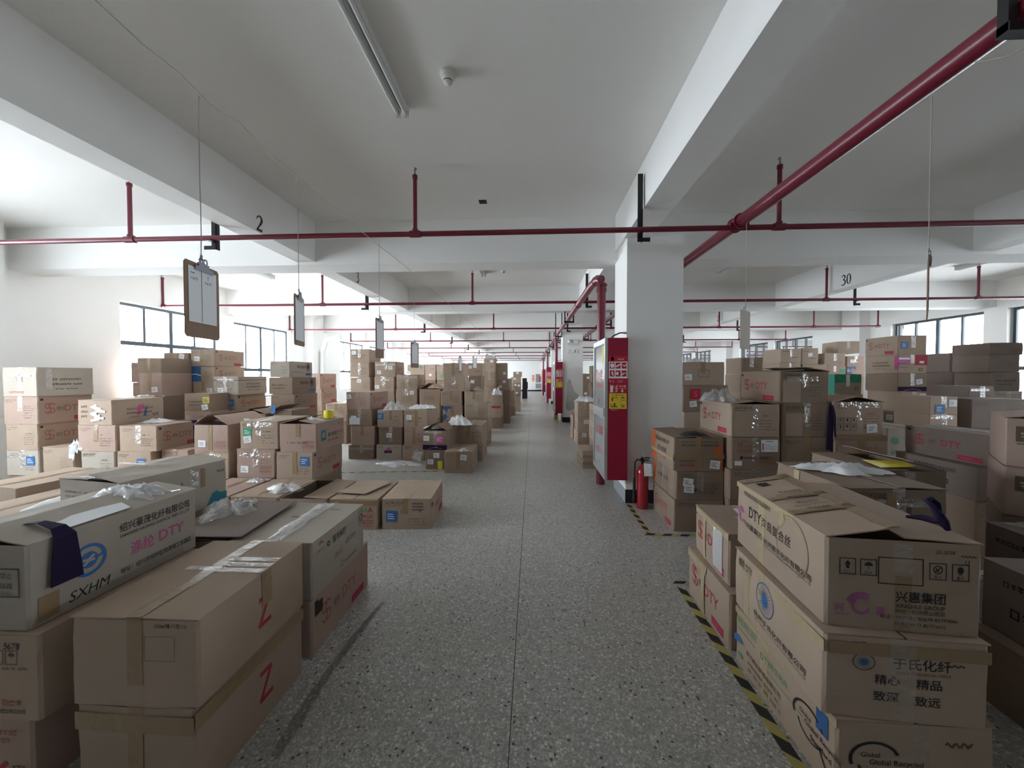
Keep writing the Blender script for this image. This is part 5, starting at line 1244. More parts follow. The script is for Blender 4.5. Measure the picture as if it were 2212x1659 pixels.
 (-5.929,6.995,0.817,0.414,0.698,0.408,0.1,1,'lines','plain brown carton, fourth down in the stack at right edge of left window','cartons stacked below the left windows'),
 (-5.929,6.995,0.408,0.414,0.698,0.408,-0.2,1,'lines','plain brown carton, fifth down in the stack at right edge of left window','cartons stacked below the left windows'),
 (-5.929,6.995,0,0.414,0.698,0.408,-0.4,1,'lines','plain brown carton, sixth down in the stack at right edge of left window','cartons stacked below the left windows'),
 (-5.195,6.615,1.27,0.443,0.718,0.314,0.2,3,'T K_band lw:.3,.25 side','pale carton with black band, topmost in the stack behind the tented flaps','cartons stacked below the left windows'),
 (-5.22,6.621,0.94,0.435,0.71,0.33,-0.2,0,'lb:.75,.6 lines dty','carton with blue square, second down in the stack behind the tented flaps','cartons stacked below the left windows'),
 (-5.22,6.625,0.47,0.429,0.698,0.47,-0.7,1,'lines','plain brown carton, third down in the stack behind the tented flaps','cartons stacked below the left windows'),
 (-5.22,6.625,0,0.429,0.698,0.47,-0,1,'lines','plain brown carton, fourth down in the stack behind the tented flaps','cartons stacked below the left windows'),
 (-5.351,6.059,1.024,0.434,0.395,0.288,0.8,1,'big ly:.85,.65 lw:.8,.25','grey-brown carton with yellow label, topmost in the stack left of the black band carton','cartons stacked below the left windows'),
 (-5.345,6.059,0.795,0.442,0.398,0.23,1.1,2,'lines','dark reddish carton, second down in the stack left of the black band carton','cartons stacked below the left windows'),
 (-5.345,6.065,0.397,0.435,0.388,0.397,-0.6,1,'lines','plain brown carton, third down in the stack left of the black band carton','cartons stacked below the left windows'),
 (-5.345,6.065,0,0.435,0.388,0.397,-0.1,1,'lines','plain brown carton, fourth down in the stack left of the black band carton','cartons stacked below the left windows'),
 (-4.356,6.77,1.568,0.357,0.711,0.279,1,3,'K_round lines','pale carton with round side logo, topmost in the tall stack right of left windows','cartons stacked below the left windows'),
 (-4.335,6.772,1.273,0.438,0.714,0.295,-0.5,1,'big K_round','carton with four black marks, second down in the tall stack right of left windows','cartons stacked below the left windows'),
 (-4.302,6.765,0.986,0.43,0.72,0.287,0.8,1,'lines dty','dark wrapped carton, third down in the tall stack right of left windows','cartons stacked below the left windows'),
 (-4.302,6.766,0.794,0.423,0.717,0.192,-0,1,'lines','low dark carton, fourth down in the tall stack right of left windows','cartons stacked below the left windows'),
 (-4.302,6.775,0.397,0.416,0.698,0.397,-0.3,1,'lines','plain brown carton, fifth down in the tall stack right of left windows','cartons stacked below the left windows'),
 (-4.302,6.775,0,0.416,0.698,0.397,-0.2,1,'lines','plain brown carton, sixth down in the tall stack right of left windows','cartons stacked below the left windows'),
 (-5.334,9.387,1.277,0.475,0.743,0.368,-0.8,2,'dty lines T','red-brown carton with pink label, topmost in the reddish stack before the white drainpipe','cartons stacked below the left windows'),
 (-5.298,9.381,0.919,0.441,0.746,0.358,1.1,2,'dty lines T','red-brown carton, second down in the reddish stack before the white drainpipe','cartons stacked below the left windows'),
 (-5.285,9.378,0.74,0.453,0.74,0.179,-0.4,2,'lines','low carton, third down in the reddish stack before the white drainpipe','cartons stacked below the left windows'),
 (-5.285,9.39,0.37,0.446,0.728,0.37,0.5,1,'lines','plain brown carton, fourth down in the reddish stack before the white drainpipe','cartons stacked below the left windows'),
 (-5.285,9.39,0,0.446,0.728,0.37,0.6,1,'lines','plain brown carton, fifth down in the reddish stack before the white drainpipe','cartons stacked below the left windows'),
 (-4.566,9.009,0.674,0.5,0.594,0.27,2,0,'t lines','light taped carton, topmost in the low stack under the drainpipe','cartons stacked below the left windows'),
 (-4.58,9.008,0.534,0.523,0.597,0.14,0.7,0,'lines','light carton, second down in the low stack under the drainpipe','cartons stacked below the left windows'),
 (-4.58,9.015,0,0.515,0.582,0.534,0.4,1,'lines','plain brown carton, third down in the low stack under the drainpipe','cartons stacked below the left windows'),
 (-3.865,6.003,0.71,0.321,0.498,0.352,-0.3,1,'open:30,5 K_blueflap','open carton with blue flap, topmost in low behind the yellow tape roll','cartons stacked below the left windows'),
 (-3.865,6.015,0.355,0.316,0.485,0.355,-0,1,'lines','plain brown carton, second down in low behind the yellow tape roll','cartons stacked below the left windows'),
 (-3.865,6.015,0,0.316,0.485,0.355,0.4,1,'lines','plain brown carton, third down in low behind the yellow tape roll','cartons stacked below the left windows'),
 (-4.338,5.981,0.711,0.418,0.495,0.302,0.5,1,'open:24,18 lines','brown open carton, topmost in low behind the tented flaps','cartons stacked below the left windows'),
 (-4.338,5.985,0.355,0.411,0.485,0.355,0.2,1,'lines','plain brown carton, second down in low behind the tented flaps','cartons stacked below the left windows'),
 (-4.338,5.985,0,0.411,0.485,0.355,0.1,1,'lines','plain brown carton, third down in low behind the tented flaps','cartons stacked below the left windows'),
 (-3.276,7.507,0.957,0.506,0.69,0.326,-7,2,'t lw:.12,.75 dty lines','crooked carton with papers on top, topmost in the leaning stack nearest the drainpipe','cartons at the left of the middle aisle'),
 (-3.288,7.506,0.639,0.489,0.697,0.318,-0.6,1,'T lines K_paper','film-wrapped carton with folded papers, second down in the leaning stack nearest the drainpipe','cartons at the left of the middle aisle'),
 (-3.241,7.51,0.267,0.462,0.696,0.372,0.8,2,'t','unmarked carton with brown tape, third down in the leaning stack nearest the drainpipe','cartons at the left of the middle aisle'),
 (-3.267,7.509,0,0.507,0.696,0.267,-0.4,1,'T lines','crushed dark carton, fourth down in the leaning stack nearest the drainpipe','cartons at the left of the middle aisle'),
 (-2.704,7.51,0.616,0.502,0.693,0.326,0.8,0,'lb:.12,.65 t lines','carton with deep blue label, topmost in the stack under crumpled clear film','cartons at the left of the middle aisle'),
 (-2.702,7.512,0.281,0.458,0.697,0.335,0.9,1,'T lw:.45,.55 icons','film-wrapped carton with hanging tag, second down in the stack under crumpled clear film','cartons at the left of the middle aisle'),
 (-2.732,7.506,0,0.494,0.695,0.281,1.1,3,'T K_pinktag','pale carton with pink and black tag, third down in the stack under crumpled clear film','cartons at the left of the middle aisle'),
 (-2.175,7.44,0.62,0.459,0.691,0.33,-1.5,0,'t lw:.22,.6 icons big','printed carton with white sticker, topmost in the stack under white carrier bags','cartons at the left of the middle aisle'),
 (-2.212,7.438,0.289,0.408,0.695,0.331,1,2,'gridr lines t','pinkish carton with red frames, second down in the stack under white carrier bags','cartons at the left of the middle aisle'),
 (-2.227,7.432,0,0.434,0.697,0.289,0.5,0,'lines icons','brown carton with plastic hanging, third down in the stack under white carrier bags','cartons at the left of the middle aisle'),
 (-1.644,6.747,0.322,0.424,0.578,0.348,-3,1,'open:30,26 T lp:.7,.55 lw:.15,.6 K_purple','open clear-wrapped carton with purple foot, topmost in the short stack with pink label','cartons at the left of the middle aisle'),
 (-1.653,6.747,0,0.346,0.575,0.322,0.4,1,'lw:.55,.75 lw:.25,.4 K_yellowtape','brown carton with two white labels, second down in the short stack with pink label','cartons at the left of the middle aisle'),
 (-1.218,6.569,0,0.458,0.716,0.353,0.7,0,'t lw:.7,.75 lines','low brown carton, alone on the floor nearest the aisle, before purple-foot carton','cartons at the left of the middle aisle'),
 (-1.163,7.43,0.297,0.493,0.741,0.387,-1.1,0,'t K_frame lines','carton with black square frame, topmost in the two-high pile at aisle corner','cartons at the left of the middle aisle'),
 (-1.151,7.433,0,0.468,0.741,0.297,0.4,0,'lines side','carton with vertical side print, second down in the two-high pile at aisle corner','cartons at the left of the middle aisle'),
 (-4.103,9.306,1.897,0.476,0.69,0.33,0.3,0,'T lw:.2,.75 big','carton with white tape streak, topmost in the tall stack under a hanging board','cartons in the tall stacks behind the aisle corner'),
 (-4.1,9.302,1.556,0.466,0.69,0.341,-0.7,0,'T lines','carton with dangling white tag, second down in the tall stack under a hanging board','cartons in the tall stacks behind the aisle corner'),
 (-4.092,9.302,1.236,0.488,0.691,0.32,-0.4,0,'lw:.45,.75 lines','carton with white label, third down in the tall stack under a hanging board','cartons in the tall stacks behind the aisle corner'),
 (-4.089,9.305,0.905,0.477,0.694,0.331,-1.1,0,'lines','carton, fourth down in the tall stack under a hanging board','cartons in the tall stacks behind the aisle corner'),
 (-4.089,9.315,0.453,0.47,0.679,0.453,0.2,1,'lines','plain brown carton, fifth down in the tall stack under a hanging board','cartons in the tall stacks behind the aisle corner'),
 (-4.089,9.315,0,0.47,0.679,0.453,0.1,1,'lines','plain brown carton, sixth down in the tall stack under a hanging board','cartons in the tall stacks behind the aisle corner'),
 (-3.5,9.311,1.567,0.495,0.692,0.362,2,0,'T lw:.75,.6 lw:.2,.3 dty','carton with two white labels, topmost in the stack right of the hanging board','cartons in the tall stacks behind the aisle corner'),
 (-3.508,9.305,1.227,0.485,0.69,0.34,-1,0,'T lw:.15,.3 lines','carton with white tape streak, second down in the stack right of the hanging board','cartons in the tall stacks behind the aisle corner'),
 (-3.499,9.301,0.886,0.463,0.694,0.341,-0.5,0,'lines','carton, third down in the stack right of the hanging board','cartons in the tall stacks behind the aisle corner'),
 (-3.499,9.315,0.443,0.456,0.679,0.443,0.5,1,'lines','plain brown carton, fourth down in the stack right of the hanging board','cartons in the tall stacks behind the aisle corner'),
 (-3.499,9.315,0,0.456,0.679,0.443,-0.2,1,'lines','plain brown carton, fifth down in the stack right of the hanging board','cartons in the tall stacks behind the aisle corner'),
 (-2.956,9.257,1.284,0.501,0.69,0.337,2,0,'T lines2 dty','carton with centred black lines, topmost in the third tall stack from drainpipe','cartons in the tall stacks behind the aisle corner'),
 (-2.952,9.254,0.946,0.512,0.695,0.338,-1,0,'T lines2 lw:.75,.75','carton with white tag and lines, second down in the third tall stack from drainpipe','cartons in the tall stacks behind the aisle corner'),
 (-2.954,9.26,0.608,0.491,0.7,0.339,0.2,0,'lines','carton, third down in the third tall stack from drainpipe','cartons in the tall stacks behind the aisle corner'),
 (-2.954,9.265,0,0.483,0.679,0.608,-0.1,1,'lines','plain brown carton, fourth down in the third tall stack from drainpipe','cartons in the tall stacks behind the aisle corner'),
 (-2.406,9.254,0.948,0.498,0.696,0.337,0.8,0,'open:34,28 lines2','gaping carton holding black sacks, topmost in the stack with a black open mouth','cartons in the tall stacks behind the aisle corner'),
 (-2.408,9.257,0.611,0.499,0.696,0.337,-0.9,0,'lines','carton, second down in the stack with a black open mouth','cartons in the tall stacks behind the aisle corner'),
 (-2.408,9.265,0,0.491,0.679,0.611,0.7,1,'lines','plain brown carton, third down in the stack with a black open mouth','cartons in the tall stacks behind the aisle corner'),
 (-1.794,8.954,1.558,0.478,0.696,0.324,1.1,0,'t lines','brown carton, topmost in the four-high stack behind white crumpled sheet','cartons in the tall stacks behind the aisle corner'),
 (-1.779,8.951,1.245,0.488,0.69,0.314,0.9,0,'T lines2','carton with white strip, second down in the four-high stack behind white crumpled sheet','cartons in the tall stacks behind the aisle corner'),
 (-1.827,8.952,0.92,0.478,0.696,0.325,0.2,0,'t lines','carton, third down in the four-high stack behind white crumpled sheet','cartons in the tall stacks behind the aisle corner'),
 (-1.802,8.955,0.584,0.448,0.699,0.336,0.3,0,'K_bluetri t','carton with blue and white corner, fourth down in the four-high stack behind white crumpled sheet','cartons in the tall stacks behind the aisle corner'),
 (-1.802,8.965,0,0.441,0.679,0.584,-0.1,1,'lines','plain brown carton, fifth down in the four-high stack behind white crumpled sheet','cartons in the tall stacks behind the aisle corner'),
 (-1.299,8.922,0.968,0.442,0.712,0.28,-0.7,0,'open:86,4 t lines','brown carton, topmost in the stack with one tall upright flap','cartons in the tall stacks behind the aisle corner'),
 (-1.253,8.921,0.646,0.534,0.72,0.322,-0.3,0,'T lines','carton with film, second down in the stack with one tall upright flap','cartons in the tall stacks behind the aisle corner'),
 (-1.248,8.922,0.323,0.525,0.712,0.323,0.2,0,'lines','carton, third down in the stack with one tall upright flap','cartons in the tall stacks behind the aisle corner'),
 (-1.248,8.925,0,0.517,0.698,0.323,-0,1,'lines','plain brown carton, fourth down in the stack with one tall upright flap','cartons in the tall stacks behind the aisle corner'),
 (-1.574,10.862,1.587,0.428,0.693,0.356,-0.2,0,'lw:.2,.7 lines','carton with round sticker, topmost in the stack behind the upright flap','cartons further back along the left of the aisle'),
 (-1.575,10.856,1.206,0.353,0.693,0.382,-0,1,'lw:.3,.6','carton with white spot, second down in the stack behind the upright flap','cartons further back along the left of the aisle'),
 (-1.575,10.865,0.804,0.348,0.679,0.402,-0.6,1,'','plain brown carton, third down in the stack behind the upright flap','cartons further back along the left of the aisle'),
 (-1.575,10.865,0.402,0.348,0.679,0.402,0.2,1,'','plain brown carton, fourth down in the stack behind the upright flap','cartons further back along the left of the aisle'),
 (-1.575,10.865,0,0.348,0.679,0.402,-0.1,1,'','plain brown carton, fifth down in the stack behind the upright flap','cartons further back along the left of the aisle'),
 (-1.387,12.659,1.719,0.367,0.693,0.43,1.5,0,'lw:.7,.8 lines','carton with pale sticker, topmost in the highest stack at the far aisle','cartons further back along the left of the aisle'),
 (-1.366,12.65,1.288,0.353,0.698,0.431,-1,1,'T','carton with tape streak, second down in the highest stack at the far aisle','cartons further back along the left of the aisle'),
 (-1.359,12.661,1.02,0.338,0.692,0.268,0.1,1,'','carton, third down in the highest stack at the far aisle','cartons further back along the left of the aisle'),
 (-1.359,12.665,0.51,0.333,0.679,0.51,0.5,1,'','plain brown carton, fourth down in the highest stack at the far aisle','cartons further back along the left of the aisle'),
 (-1.359,12.665,0,0.333,0.679,0.51,-0.4,1,'','plain brown carton, fifth down in the highest stack at the far aisle','cartons further back along the left of the aisle'),
 (-1.029,13.102,1.492,0.364,0.692,0.523,2,0,'lw:.75,.35 lines','square-labelled carton, topmost in the leaning pair by the far aisle','cartons further back along the left of the aisle'),
 (-0.952,13.104,1.123,0.425,0.7,0.369,-4,0,'lw:.3,.3 lw:.6,.75 lines','tilted carton with round spots, second down in the leaning pair by the far aisle','cartons further back along the left of the aisle'),
 (-0.952,13.115,0.562,0.419,0.679,0.562,0.2,1,'','plain brown carton, third down in the leaning pair by the far aisle','cartons further back along the left of the aisle'),
 (-0.952,13.115,0,0.419,0.679,0.562,-0,1,'','plain brown carton, fourth down in the leaning pair by the far aisle','cartons further back along the left of the aisle'),
 (-1.096,11.869,0.738,0.302,0.716,0.376,0.3,0,'','brown carton, topmost in the aisle stack under the white carrier bag','cartons further back along the left of the aisle'),
 (-1.082,11.864,0.334,0.302,0.717,0.404,-0.9,0,'K_redstripe','carton with red stripe, second down in the aisle stack under the white carrier bag','cartons further back along the left of the aisle'),
 (-1.076,11.864,0,0.316,0.713,0.334,0.1,1,'','dark carton, third down in the aisle stack under the white carrier bag','cartons further back along the left of the aisle'),
 (-0.935,13.879,0.606,0.241,0.744,0.392,0.1,0,'open:40,40','narrow open carton, topmost in the aisle stack with torn open top','cartons further back along the left of the aisle'),
 (-0.919,13.875,0.312,0.241,0.745,0.294,0.6,1,'lw:.3,.8','carton with white label, second down in the aisle stack with torn open top','cartons further back along the left of the aisle'),
 (-0.911,13.886,0,0.225,0.744,0.312,-0.6,1,'','carton, third down in the aisle stack with torn open top','cartons further back along the left of the aisle'),
 (-0.832,15.575,0.665,0.271,0.745,0.312,0.9,0,'open:2,70','carton with folded side, topmost in the aisle stack past the torn open carton','cartons further back along the left of the aisle'),
 (-0.795,15.582,0.353,0.235,0.744,0.312,0.7,0,'','carton, second down in the aisle stack past the torn open carton','cartons further back along the left of the aisle'),
 (-0.786,15.581,0,0.217,0.746,0.353,0.5,1,'','carton, third down in the aisle stack past the torn open carton','cartons further back along the left of the aisle'),
 (-0.664,17.405,1.539,0.383,0.793,0.225,1,0,'lw:.5,.8','carton with pink sticker, topmost in the last brown aisle stack before the end wall','cartons further back along the left of the aisle'),
 (-0.695,17.404,1.273,0.363,0.79,0.266,0.8,0,'lw:.25,.7','carton with small label, second down in the last brown aisle stack before the end wall','cartons further back along the left of the aisle'),
 (-0.685,17.41,0.986,0.343,0.789,0.287,0.8,1,'lw:.3,.7 lw:.75,.6','carton with two labels, third down in the last brown aisle stack before the end wall','cartons further back along the left of the aisle'),
 (-0.685,17.403,0.678,0.343,0.793,0.308,0.5,1,'lw:.5,.5','carton with white frame, fourth down in the last brown aisle stack before the end wall','cartons further back along the left of the aisle'),
 (-0.684,17.402,0.391,0.303,0.799,0.287,0.7,0,'','carton, fifth down in the last brown aisle stack before the end wall','cartons further back along the left of the aisle'),
 (-0.674,17.406,0,0.323,0.795,0.391,-0.1,0,'','carton, sixth down in the last brown aisle stack before the end wall','cartons further back along the left of the aisle'),
 (-1.01,20.407,1.142,0.238,0.79,0.361,-0.4,3,'lw:.7,.5','slim carton, topmost in the pale stack behind last brown stack','cartons further back along the left of the aisle'),
 (-0.986,20.403,0.756,0.238,0.789,0.386,0.7,0,'','carton, second down in the pale stack behind last brown stack','cartons further back along the left of the aisle'),
 (-0.986,20.415,0.378,0.234,0.776,0.378,0.5,1,'','plain brown carton, third down in the pale stack behind last brown stack','cartons further back along the left of the aisle'),
 (-0.986,20.415,0,0.234,0.776,0.378,0.5,1,'','plain brown carton, fourth down in the pale stack behind last brown stack','cartons further back along the left of the aisle'),
 (-0.541,26.909,1.154,0.314,0.788,0.255,0.4,5,'','black-wrapped carton, topmost in the black-wrapped stack near the end wall','cartons further back along the left of the aisle'),
 (-0.509,26.908,0.675,0.377,0.8,0.478,1.1,5,'','wide black-wrapped carton, second down in the black-wrapped stack near the end wall','cartons further back along the left of the aisle'),
 (-0.524,26.903,0,0.345,0.798,0.675,-1.1,5,'','black-wrapped carton, third down in the black-wrapped stack near the end wall','cartons further back along the left of the aisle'),
 (-4.924,16.361,1.756,0.722,0.696,0.312,2,0,'lg:.8,.6','pale carton with green print, topmost in the far bright stack with green print','bright cartons far off near the left windows'),
 (-4.846,16.354,1.405,0.605,0.691,0.351,0.5,0,'','orange-tan carton, second down in the far bright stack with green print','bright cartons far off near the left windows'),
 (-4.846,16.365,0.937,0.596,0.679,0.468,0.7,1,'','plain brown carton, third down in the far bright stack with green print','bright cartons far off near the left windows'),
 (-4.846,16.365,0.468,0.596,0.679,0.468,-0.6,1,'','plain brown carton, fourth down in the far bright stack with green print','bright cartons far off near the left windows'),
 (-4.846,16.365,0,0.596,0.679,0.468,0.2,1,'','plain brown carton, fifth down in the far bright stack with green print','bright cartons far off near the left windows'),
 (-4.3,16.352,1.775,0.466,0.694,0.292,1.5,2,'lines','orange-tan carton with red print, topmost in the far bright stack with white tag','bright cartons far off near the left windows'),
 (-4.292,16.351,1.405,0.447,0.69,0.37,0.3,2,'lw:.5,.6','orange-tan carton with white tag, second down in the far bright stack with white tag','bright cartons far off near the left windows'),
 (-4.292,16.365,0.937,0.44,0.679,0.468,-0.2,1,'','plain brown carton, third down in the far bright stack with white tag','bright cartons far off near the left windows'),
 (-4.292,16.365,0.468,0.44,0.679,0.468,-0.7,1,'','plain brown carton, fourth down in the far bright stack with white tag','bright cartons far off near the left windows'),
 (-4.292,16.365,0,0.44,0.679,0.468,-0.7,1,'','plain brown carton, fifth down in the far bright stack with white tag','bright cartons far off near the left windows'),
 (-3.808,16.361,1.756,0.465,0.697,0.311,0.2,2,'lines','tan carton, topmost in the far bright stack nearest the aisle','bright cartons far off near the left windows'),
 (-3.799,16.354,1.405,0.446,0.694,0.35,-0.9,0,'lg:.5,.5','carton with green square, second down in the far bright stack nearest the aisle','bright cartons far off near the left windows'),
 (-3.799,16.365,0.937,0.439,0.679,0.468,0.2,1,'','plain brown carton, third down in the far bright stack nearest the aisle','bright cartons far off near the left windows'),
 (-3.799,16.365,0.468,0.439,0.679,0.468,-0,1,'','plain brown carton, fourth down in the far bright stack nearest the aisle','bright cartons far off near the left windows'),
 (-3.799,16.365,0,0.439,0.679,0.468,0.7,1,'','plain brown carton, fifth down in the far bright stack nearest the aisle','bright cartons far off near the left windows'),
 (1.22,9.208,0.637,0.361,0.69,0.35,-0.3,0,'T lines','brown carton under white plastic, topmost in the stack beside the patched column','cartons beyond the first fire cabinet'),
 (1.221,9.206,0.319,0.362,0.696,0.318,-0.8,0,'lw:.55,.7 lines side','carton with white label, second down in the stack beside the patched column','cartons beyond the first fire cabinet'),
 (1.217,9.207,0,0.372,0.695,0.319,1,0,'lw:.4,.75 lines','carton with low white label, third down in the stack beside the patched column','cartons beyond the first fire cabinet'),
 (1.178,10.103,0.269,0.319,0.695,0.328,-0.6,0,'side','carton, topmost in the stack just behind the white-plastic stack','cartons beyond the first fire cabinet'),
 (1.173,10.102,0,0.331,0.695,0.269,0.6,0,'side','carton, second down in the stack just behind the white-plastic stack','cartons beyond the first fire cabinet'),
 (1.065,6.934,0,0.425,0.613,0.309,2,0,'T lw:.55,.5 K_tapes','bulging taped carton with white label, alone on the floor by the first fire cabinet','cartons beyond the first fire cabinet'),
 (1.476,8.309,0.643,0.406,0.691,0.342,0.6,0,'side','tan carton, topmost in the stack half hidden by the first cabinet','cartons beyond the first fire cabinet'),
 (1.473,8.308,0.233,0.416,0.69,0.409,0.4,0,'side','tan carton, second down in the stack half hidden by the first cabinet','cartons beyond the first fire cabinet'),
 (1.473,8.315,0,0.409,0.679,0.233,-0.7,1,'lines','plain brown carton, third down in the stack half hidden by the first cabinet','cartons beyond the first fire cabinet'),
 (2.015,14.753,1.171,0.285,0.696,0.498,-0.9,1,'lw:.7,.7','brown carton with label, topmost in the far stack right of the patched column','cartons beyond the first fire cabinet'),
 (2.034,14.754,0.689,0.319,0.695,0.482,0.9,1,'lw:.3,.5','brown carton, second down in the far stack right of the patched column','cartons beyond the first fire cabinet'),
 (2.034,14.765,0,0.314,0.679,0.689,0.5,1,'','plain brown carton, third down in the far stack right of the patched column','cartons beyond the first fire cabinet'),
 (2.163,12.951,1.375,0.453,0.697,0.54,-1.1,1,'lw:.3,.7','brown carton, topmost in the tall far stack seen beside the first cabinet','cartons beyond the first fire cabinet'),
 (2.165,12.958,0.864,0.512,0.699,0.511,-0.8,1,'T','brown carton, second down in the tall far stack seen beside the first cabinet','cartons beyond the first fire cabinet'),
 (2.165,12.965,0.432,0.504,0.679,0.432,-0.4,1,'','plain brown carton, third down in the tall far stack seen beside the first cabinet','cartons beyond the first fire cabinet'),
 (2.165,12.965,0,0.504,0.679,0.432,-0.6,1,'','plain brown carton, fourth down in the tall far stack seen beside the first cabinet','cartons beyond the first fire cabinet'),
 (1.688,4.343,0.626,0.506,0.7,0.345,0.5,1,'K_orange open:3,2 t lw:.82,.2','orange-cornered carton with black sack, topmost in the stack next to fire extinguisher','cartons right of the first column'),
 (1.704,4.342,0.328,0.484,0.691,0.299,0.8,1,'T K_orange2 lw:.25,.62 lw:.27,.4 lines','patched carton with two white labels, second down in the stack next to fire extinguisher','cartons right of the first column'),
 (1.7,4.339,0,0.498,0.692,0.328,-0.3,1,'dty icons','carton with red side logo, third down in the stack next to fire extinguisher','cartons right of the first column'),
 (2.207,4.284,0.994,0.465,0.756,0.329,-1.5,0,'dty icons T lines K_blank open:7,7','carton with lifted lid and red side print, topmost in the stack right of orange-cornered stack','cartons right of the first column'),
 (2.211,4.29,0.668,0.474,0.75,0.326,-0.3,1,'T K_form lines gridr','carton with white form sheet, second down in the stack right of orange-cornered stack','cartons right of the first column'),
 (2.202,4.285,0.369,0.502,0.758,0.299,0.4,1,'T icons','dark carton, third down in the stack right of orange-cornered stack','cartons right of the first column'),
 (2.202,4.295,0,0.494,0.737,0.369,0.6,1,'lines','plain brown carton, fourth down in the stack right of orange-cornered stack','cartons right of the first column'),
 (2.669,4.277,1.327,0.482,0.695,0.318,0.8,1,'T dty icons lines open:4,10 K_blank','clear-wrapped carton with red side print, topmost in the stack with a purple strap','cartons right of the first column'),
 (2.691,4.275,0.995,0.457,0.697,0.333,0.2,1,'T icons lines K_blank','carton behind the purple strap, second down in the stack with a purple strap','cartons right of the first column'),
 (2.708,4.272,0.683,0.47,0.69,0.311,-1,1,'t lines','lower strap carton, third down in the stack with a purple strap','cartons right of the first column'),
 (2.708,4.285,0,0.463,0.679,0.683,-0.7,1,'lines','plain brown carton, fourth down in the stack with a purple strap','cartons right of the first column'),
 (3.174,4.249,1.02,0.473,0.675,0.329,0.9,0,'open:13,11 gridk lw:.75,.2 T lines','gaping carton with icon grid, topmost in the stack right of purple strap','cartons right of the first column'),
 (3.204,4.251,0.677,0.487,0.675,0.343,-1.2,0,'t K_cross lines icons2','carton with brown tape cross, second down in the stack right of purple strap','cartons right of the first column'),
 (3.204,4.255,0,0.479,0.66,0.677,0.2,1,'lines','plain brown carton, third down in the stack right of purple strap','cartons right of the first column'),
 (2.469,6.031,1.46,0.604,0.655,0.334,-0.2,0,'t lw:.15,.35 K_frame T','taped carton with tilted white tag, topmost in the stack touching the first column','cartons right of the first column'),
 (2.512,6.034,1.071,0.63,0.652,0.389,-0.8,1,'K_redsq lw:.22,.3 big','carton with red square sticker, second down in the stack touching the first column','cartons right of the first column'),
 (2.506,6.032,0.788,0.612,0.659,0.282,-0.3,0,'gridr','carton with red stamp, third down in the stack touching the first column','cartons right of the first column'),
 (2.506,6.045,0.394,0.602,0.64,0.394,-0.4,1,'lines','plain brown carton, fourth down in the stack touching the first column','cartons right of the first column'),
 (2.506,6.045,0,0.602,0.64,0.394,-0.4,1,'lines','plain brown carton, fifth down in the stack touching the first column','cartons right of the first column'),
 (3.709,6.978,1.623,0.358,0.543,0.281,-1,1,'T lines','shiny film-wrapped carton, topmost in the stack behind column stack','cartons right of the first column'),
 (3.713,6.975,1.326,0.388,0.546,0.297,-0.6,1,'T lines','dark printed carton, second down in the stack behind column stack','cartons right of the first column'),
 (3.713,6.99,0.884,0.382,0.533,0.442,0.7,1,'lines','plain brown carton, third down in the stack behind column stack','cartons right of the first column'),
 (3.713,6.99,0.442,0.382,0.533,0.442,-0.2,1,'lines','plain brown carton, fourth down in the stack behind column stack','cartons right of the first column'),
 (3.713,6.99,0,0.382,0.533,0.442,0.7,1,'lines','plain brown carton, fifth down in the stack behind column stack','cartons right of the first column'),
 (6.142,9.856,1.908,0.481,0.697,0.33,0.5,0,'T lines','wrapped carton, topmost in the far pile left of right windows','cartons piled far back near the right windows'),
 (6.132,9.858,1.589,0.492,0.691,0.319,1.1,0,'T','light carton, second down in the far pile left of right windows','cartons piled far back near the right windows'),
 (6.132,9.865,1.059,0.484,0.679,0.53,-0.3,1,'lines','plain brown carton, third down in the far pile left of right windows','cartons piled far back near the right windows'),
 (6.132,9.865,0.53,0.484,0.679,0.53,0.3,1,'lines','plain brown carton, fourth down in the far pile left of right windows','cartons piled far back near the right windows'),
 (6.132,9.865,-0,0.484,0.679,0.53,0.4,1,'lines','plain brown carton, fifth down in the far pile left of right windows','cartons piled far back near the right windows'),
 (6.622,9.85,1.865,0.376,0.593,0.386,-0.8,0,'lw:.5,.6 lines','carton with white sticker, topmost in the far pile under right windows','cartons piled far back near the right windows'),
 (6.734,9.855,1.523,0.564,0.592,0.342,-0.6,0,'lines','light carton, second down in the far pile under right windows','cartons piled far back near the right windows'),
 (6.734,9.865,1.015,0.556,0.582,0.508,0.8,1,'lines','plain brown carton, third down in the far pile under right windows','cartons piled far back near the right windows'),
 (6.734,9.865,0.508,0.556,0.582,0.508,-0.2,1,'lines','plain brown carton, fourth down in the far pile under right windows','cartons piled far back near the right windows'),
 (6.734,9.865,0,0.556,0.582,0.508,-0.3,1,'lines','plain brown carton, fifth down in the far pile under right windows','cartons piled far back near the right windows'),
 (7.592,9.933,2.131,0.468,0.655,0.285,-9,0,'T side','skewed pale carton, topmost in the far pile with a skewed top','cartons piled far back near the right windows'),
 (7.217,9.932,1.832,0.491,0.657,0.298,0.6,0,'T gridr','carton with white tape and bag, second down in the far pile with a skewed top','cartons piled far back near the right windows'),
 (7.243,9.941,1.589,0.491,0.657,0.243,-0.6,0,'T lg:.85,.5','carton with green lines, third down in the far pile with a skewed top','cartons piled far back near the right windows'),
 (7.243,9.945,1.059,0.484,0.64,0.53,0.2,1,'lines','plain brown carton, fourth down in the far pile with a skewed top','cartons piled far back near the right windows'),
 (7.243,9.945,0.53,0.484,0.64,0.53,-0.1,1,'lines','plain brown carton, fifth down in the far pile with a skewed top','cartons piled far back near the right windows'),
 (7.243,9.945,0,0.484,0.64,0.53,0.8,1,'lines','plain brown carton, sixth down in the far pile with a skewed top','cartons piled far back near the right windows'),
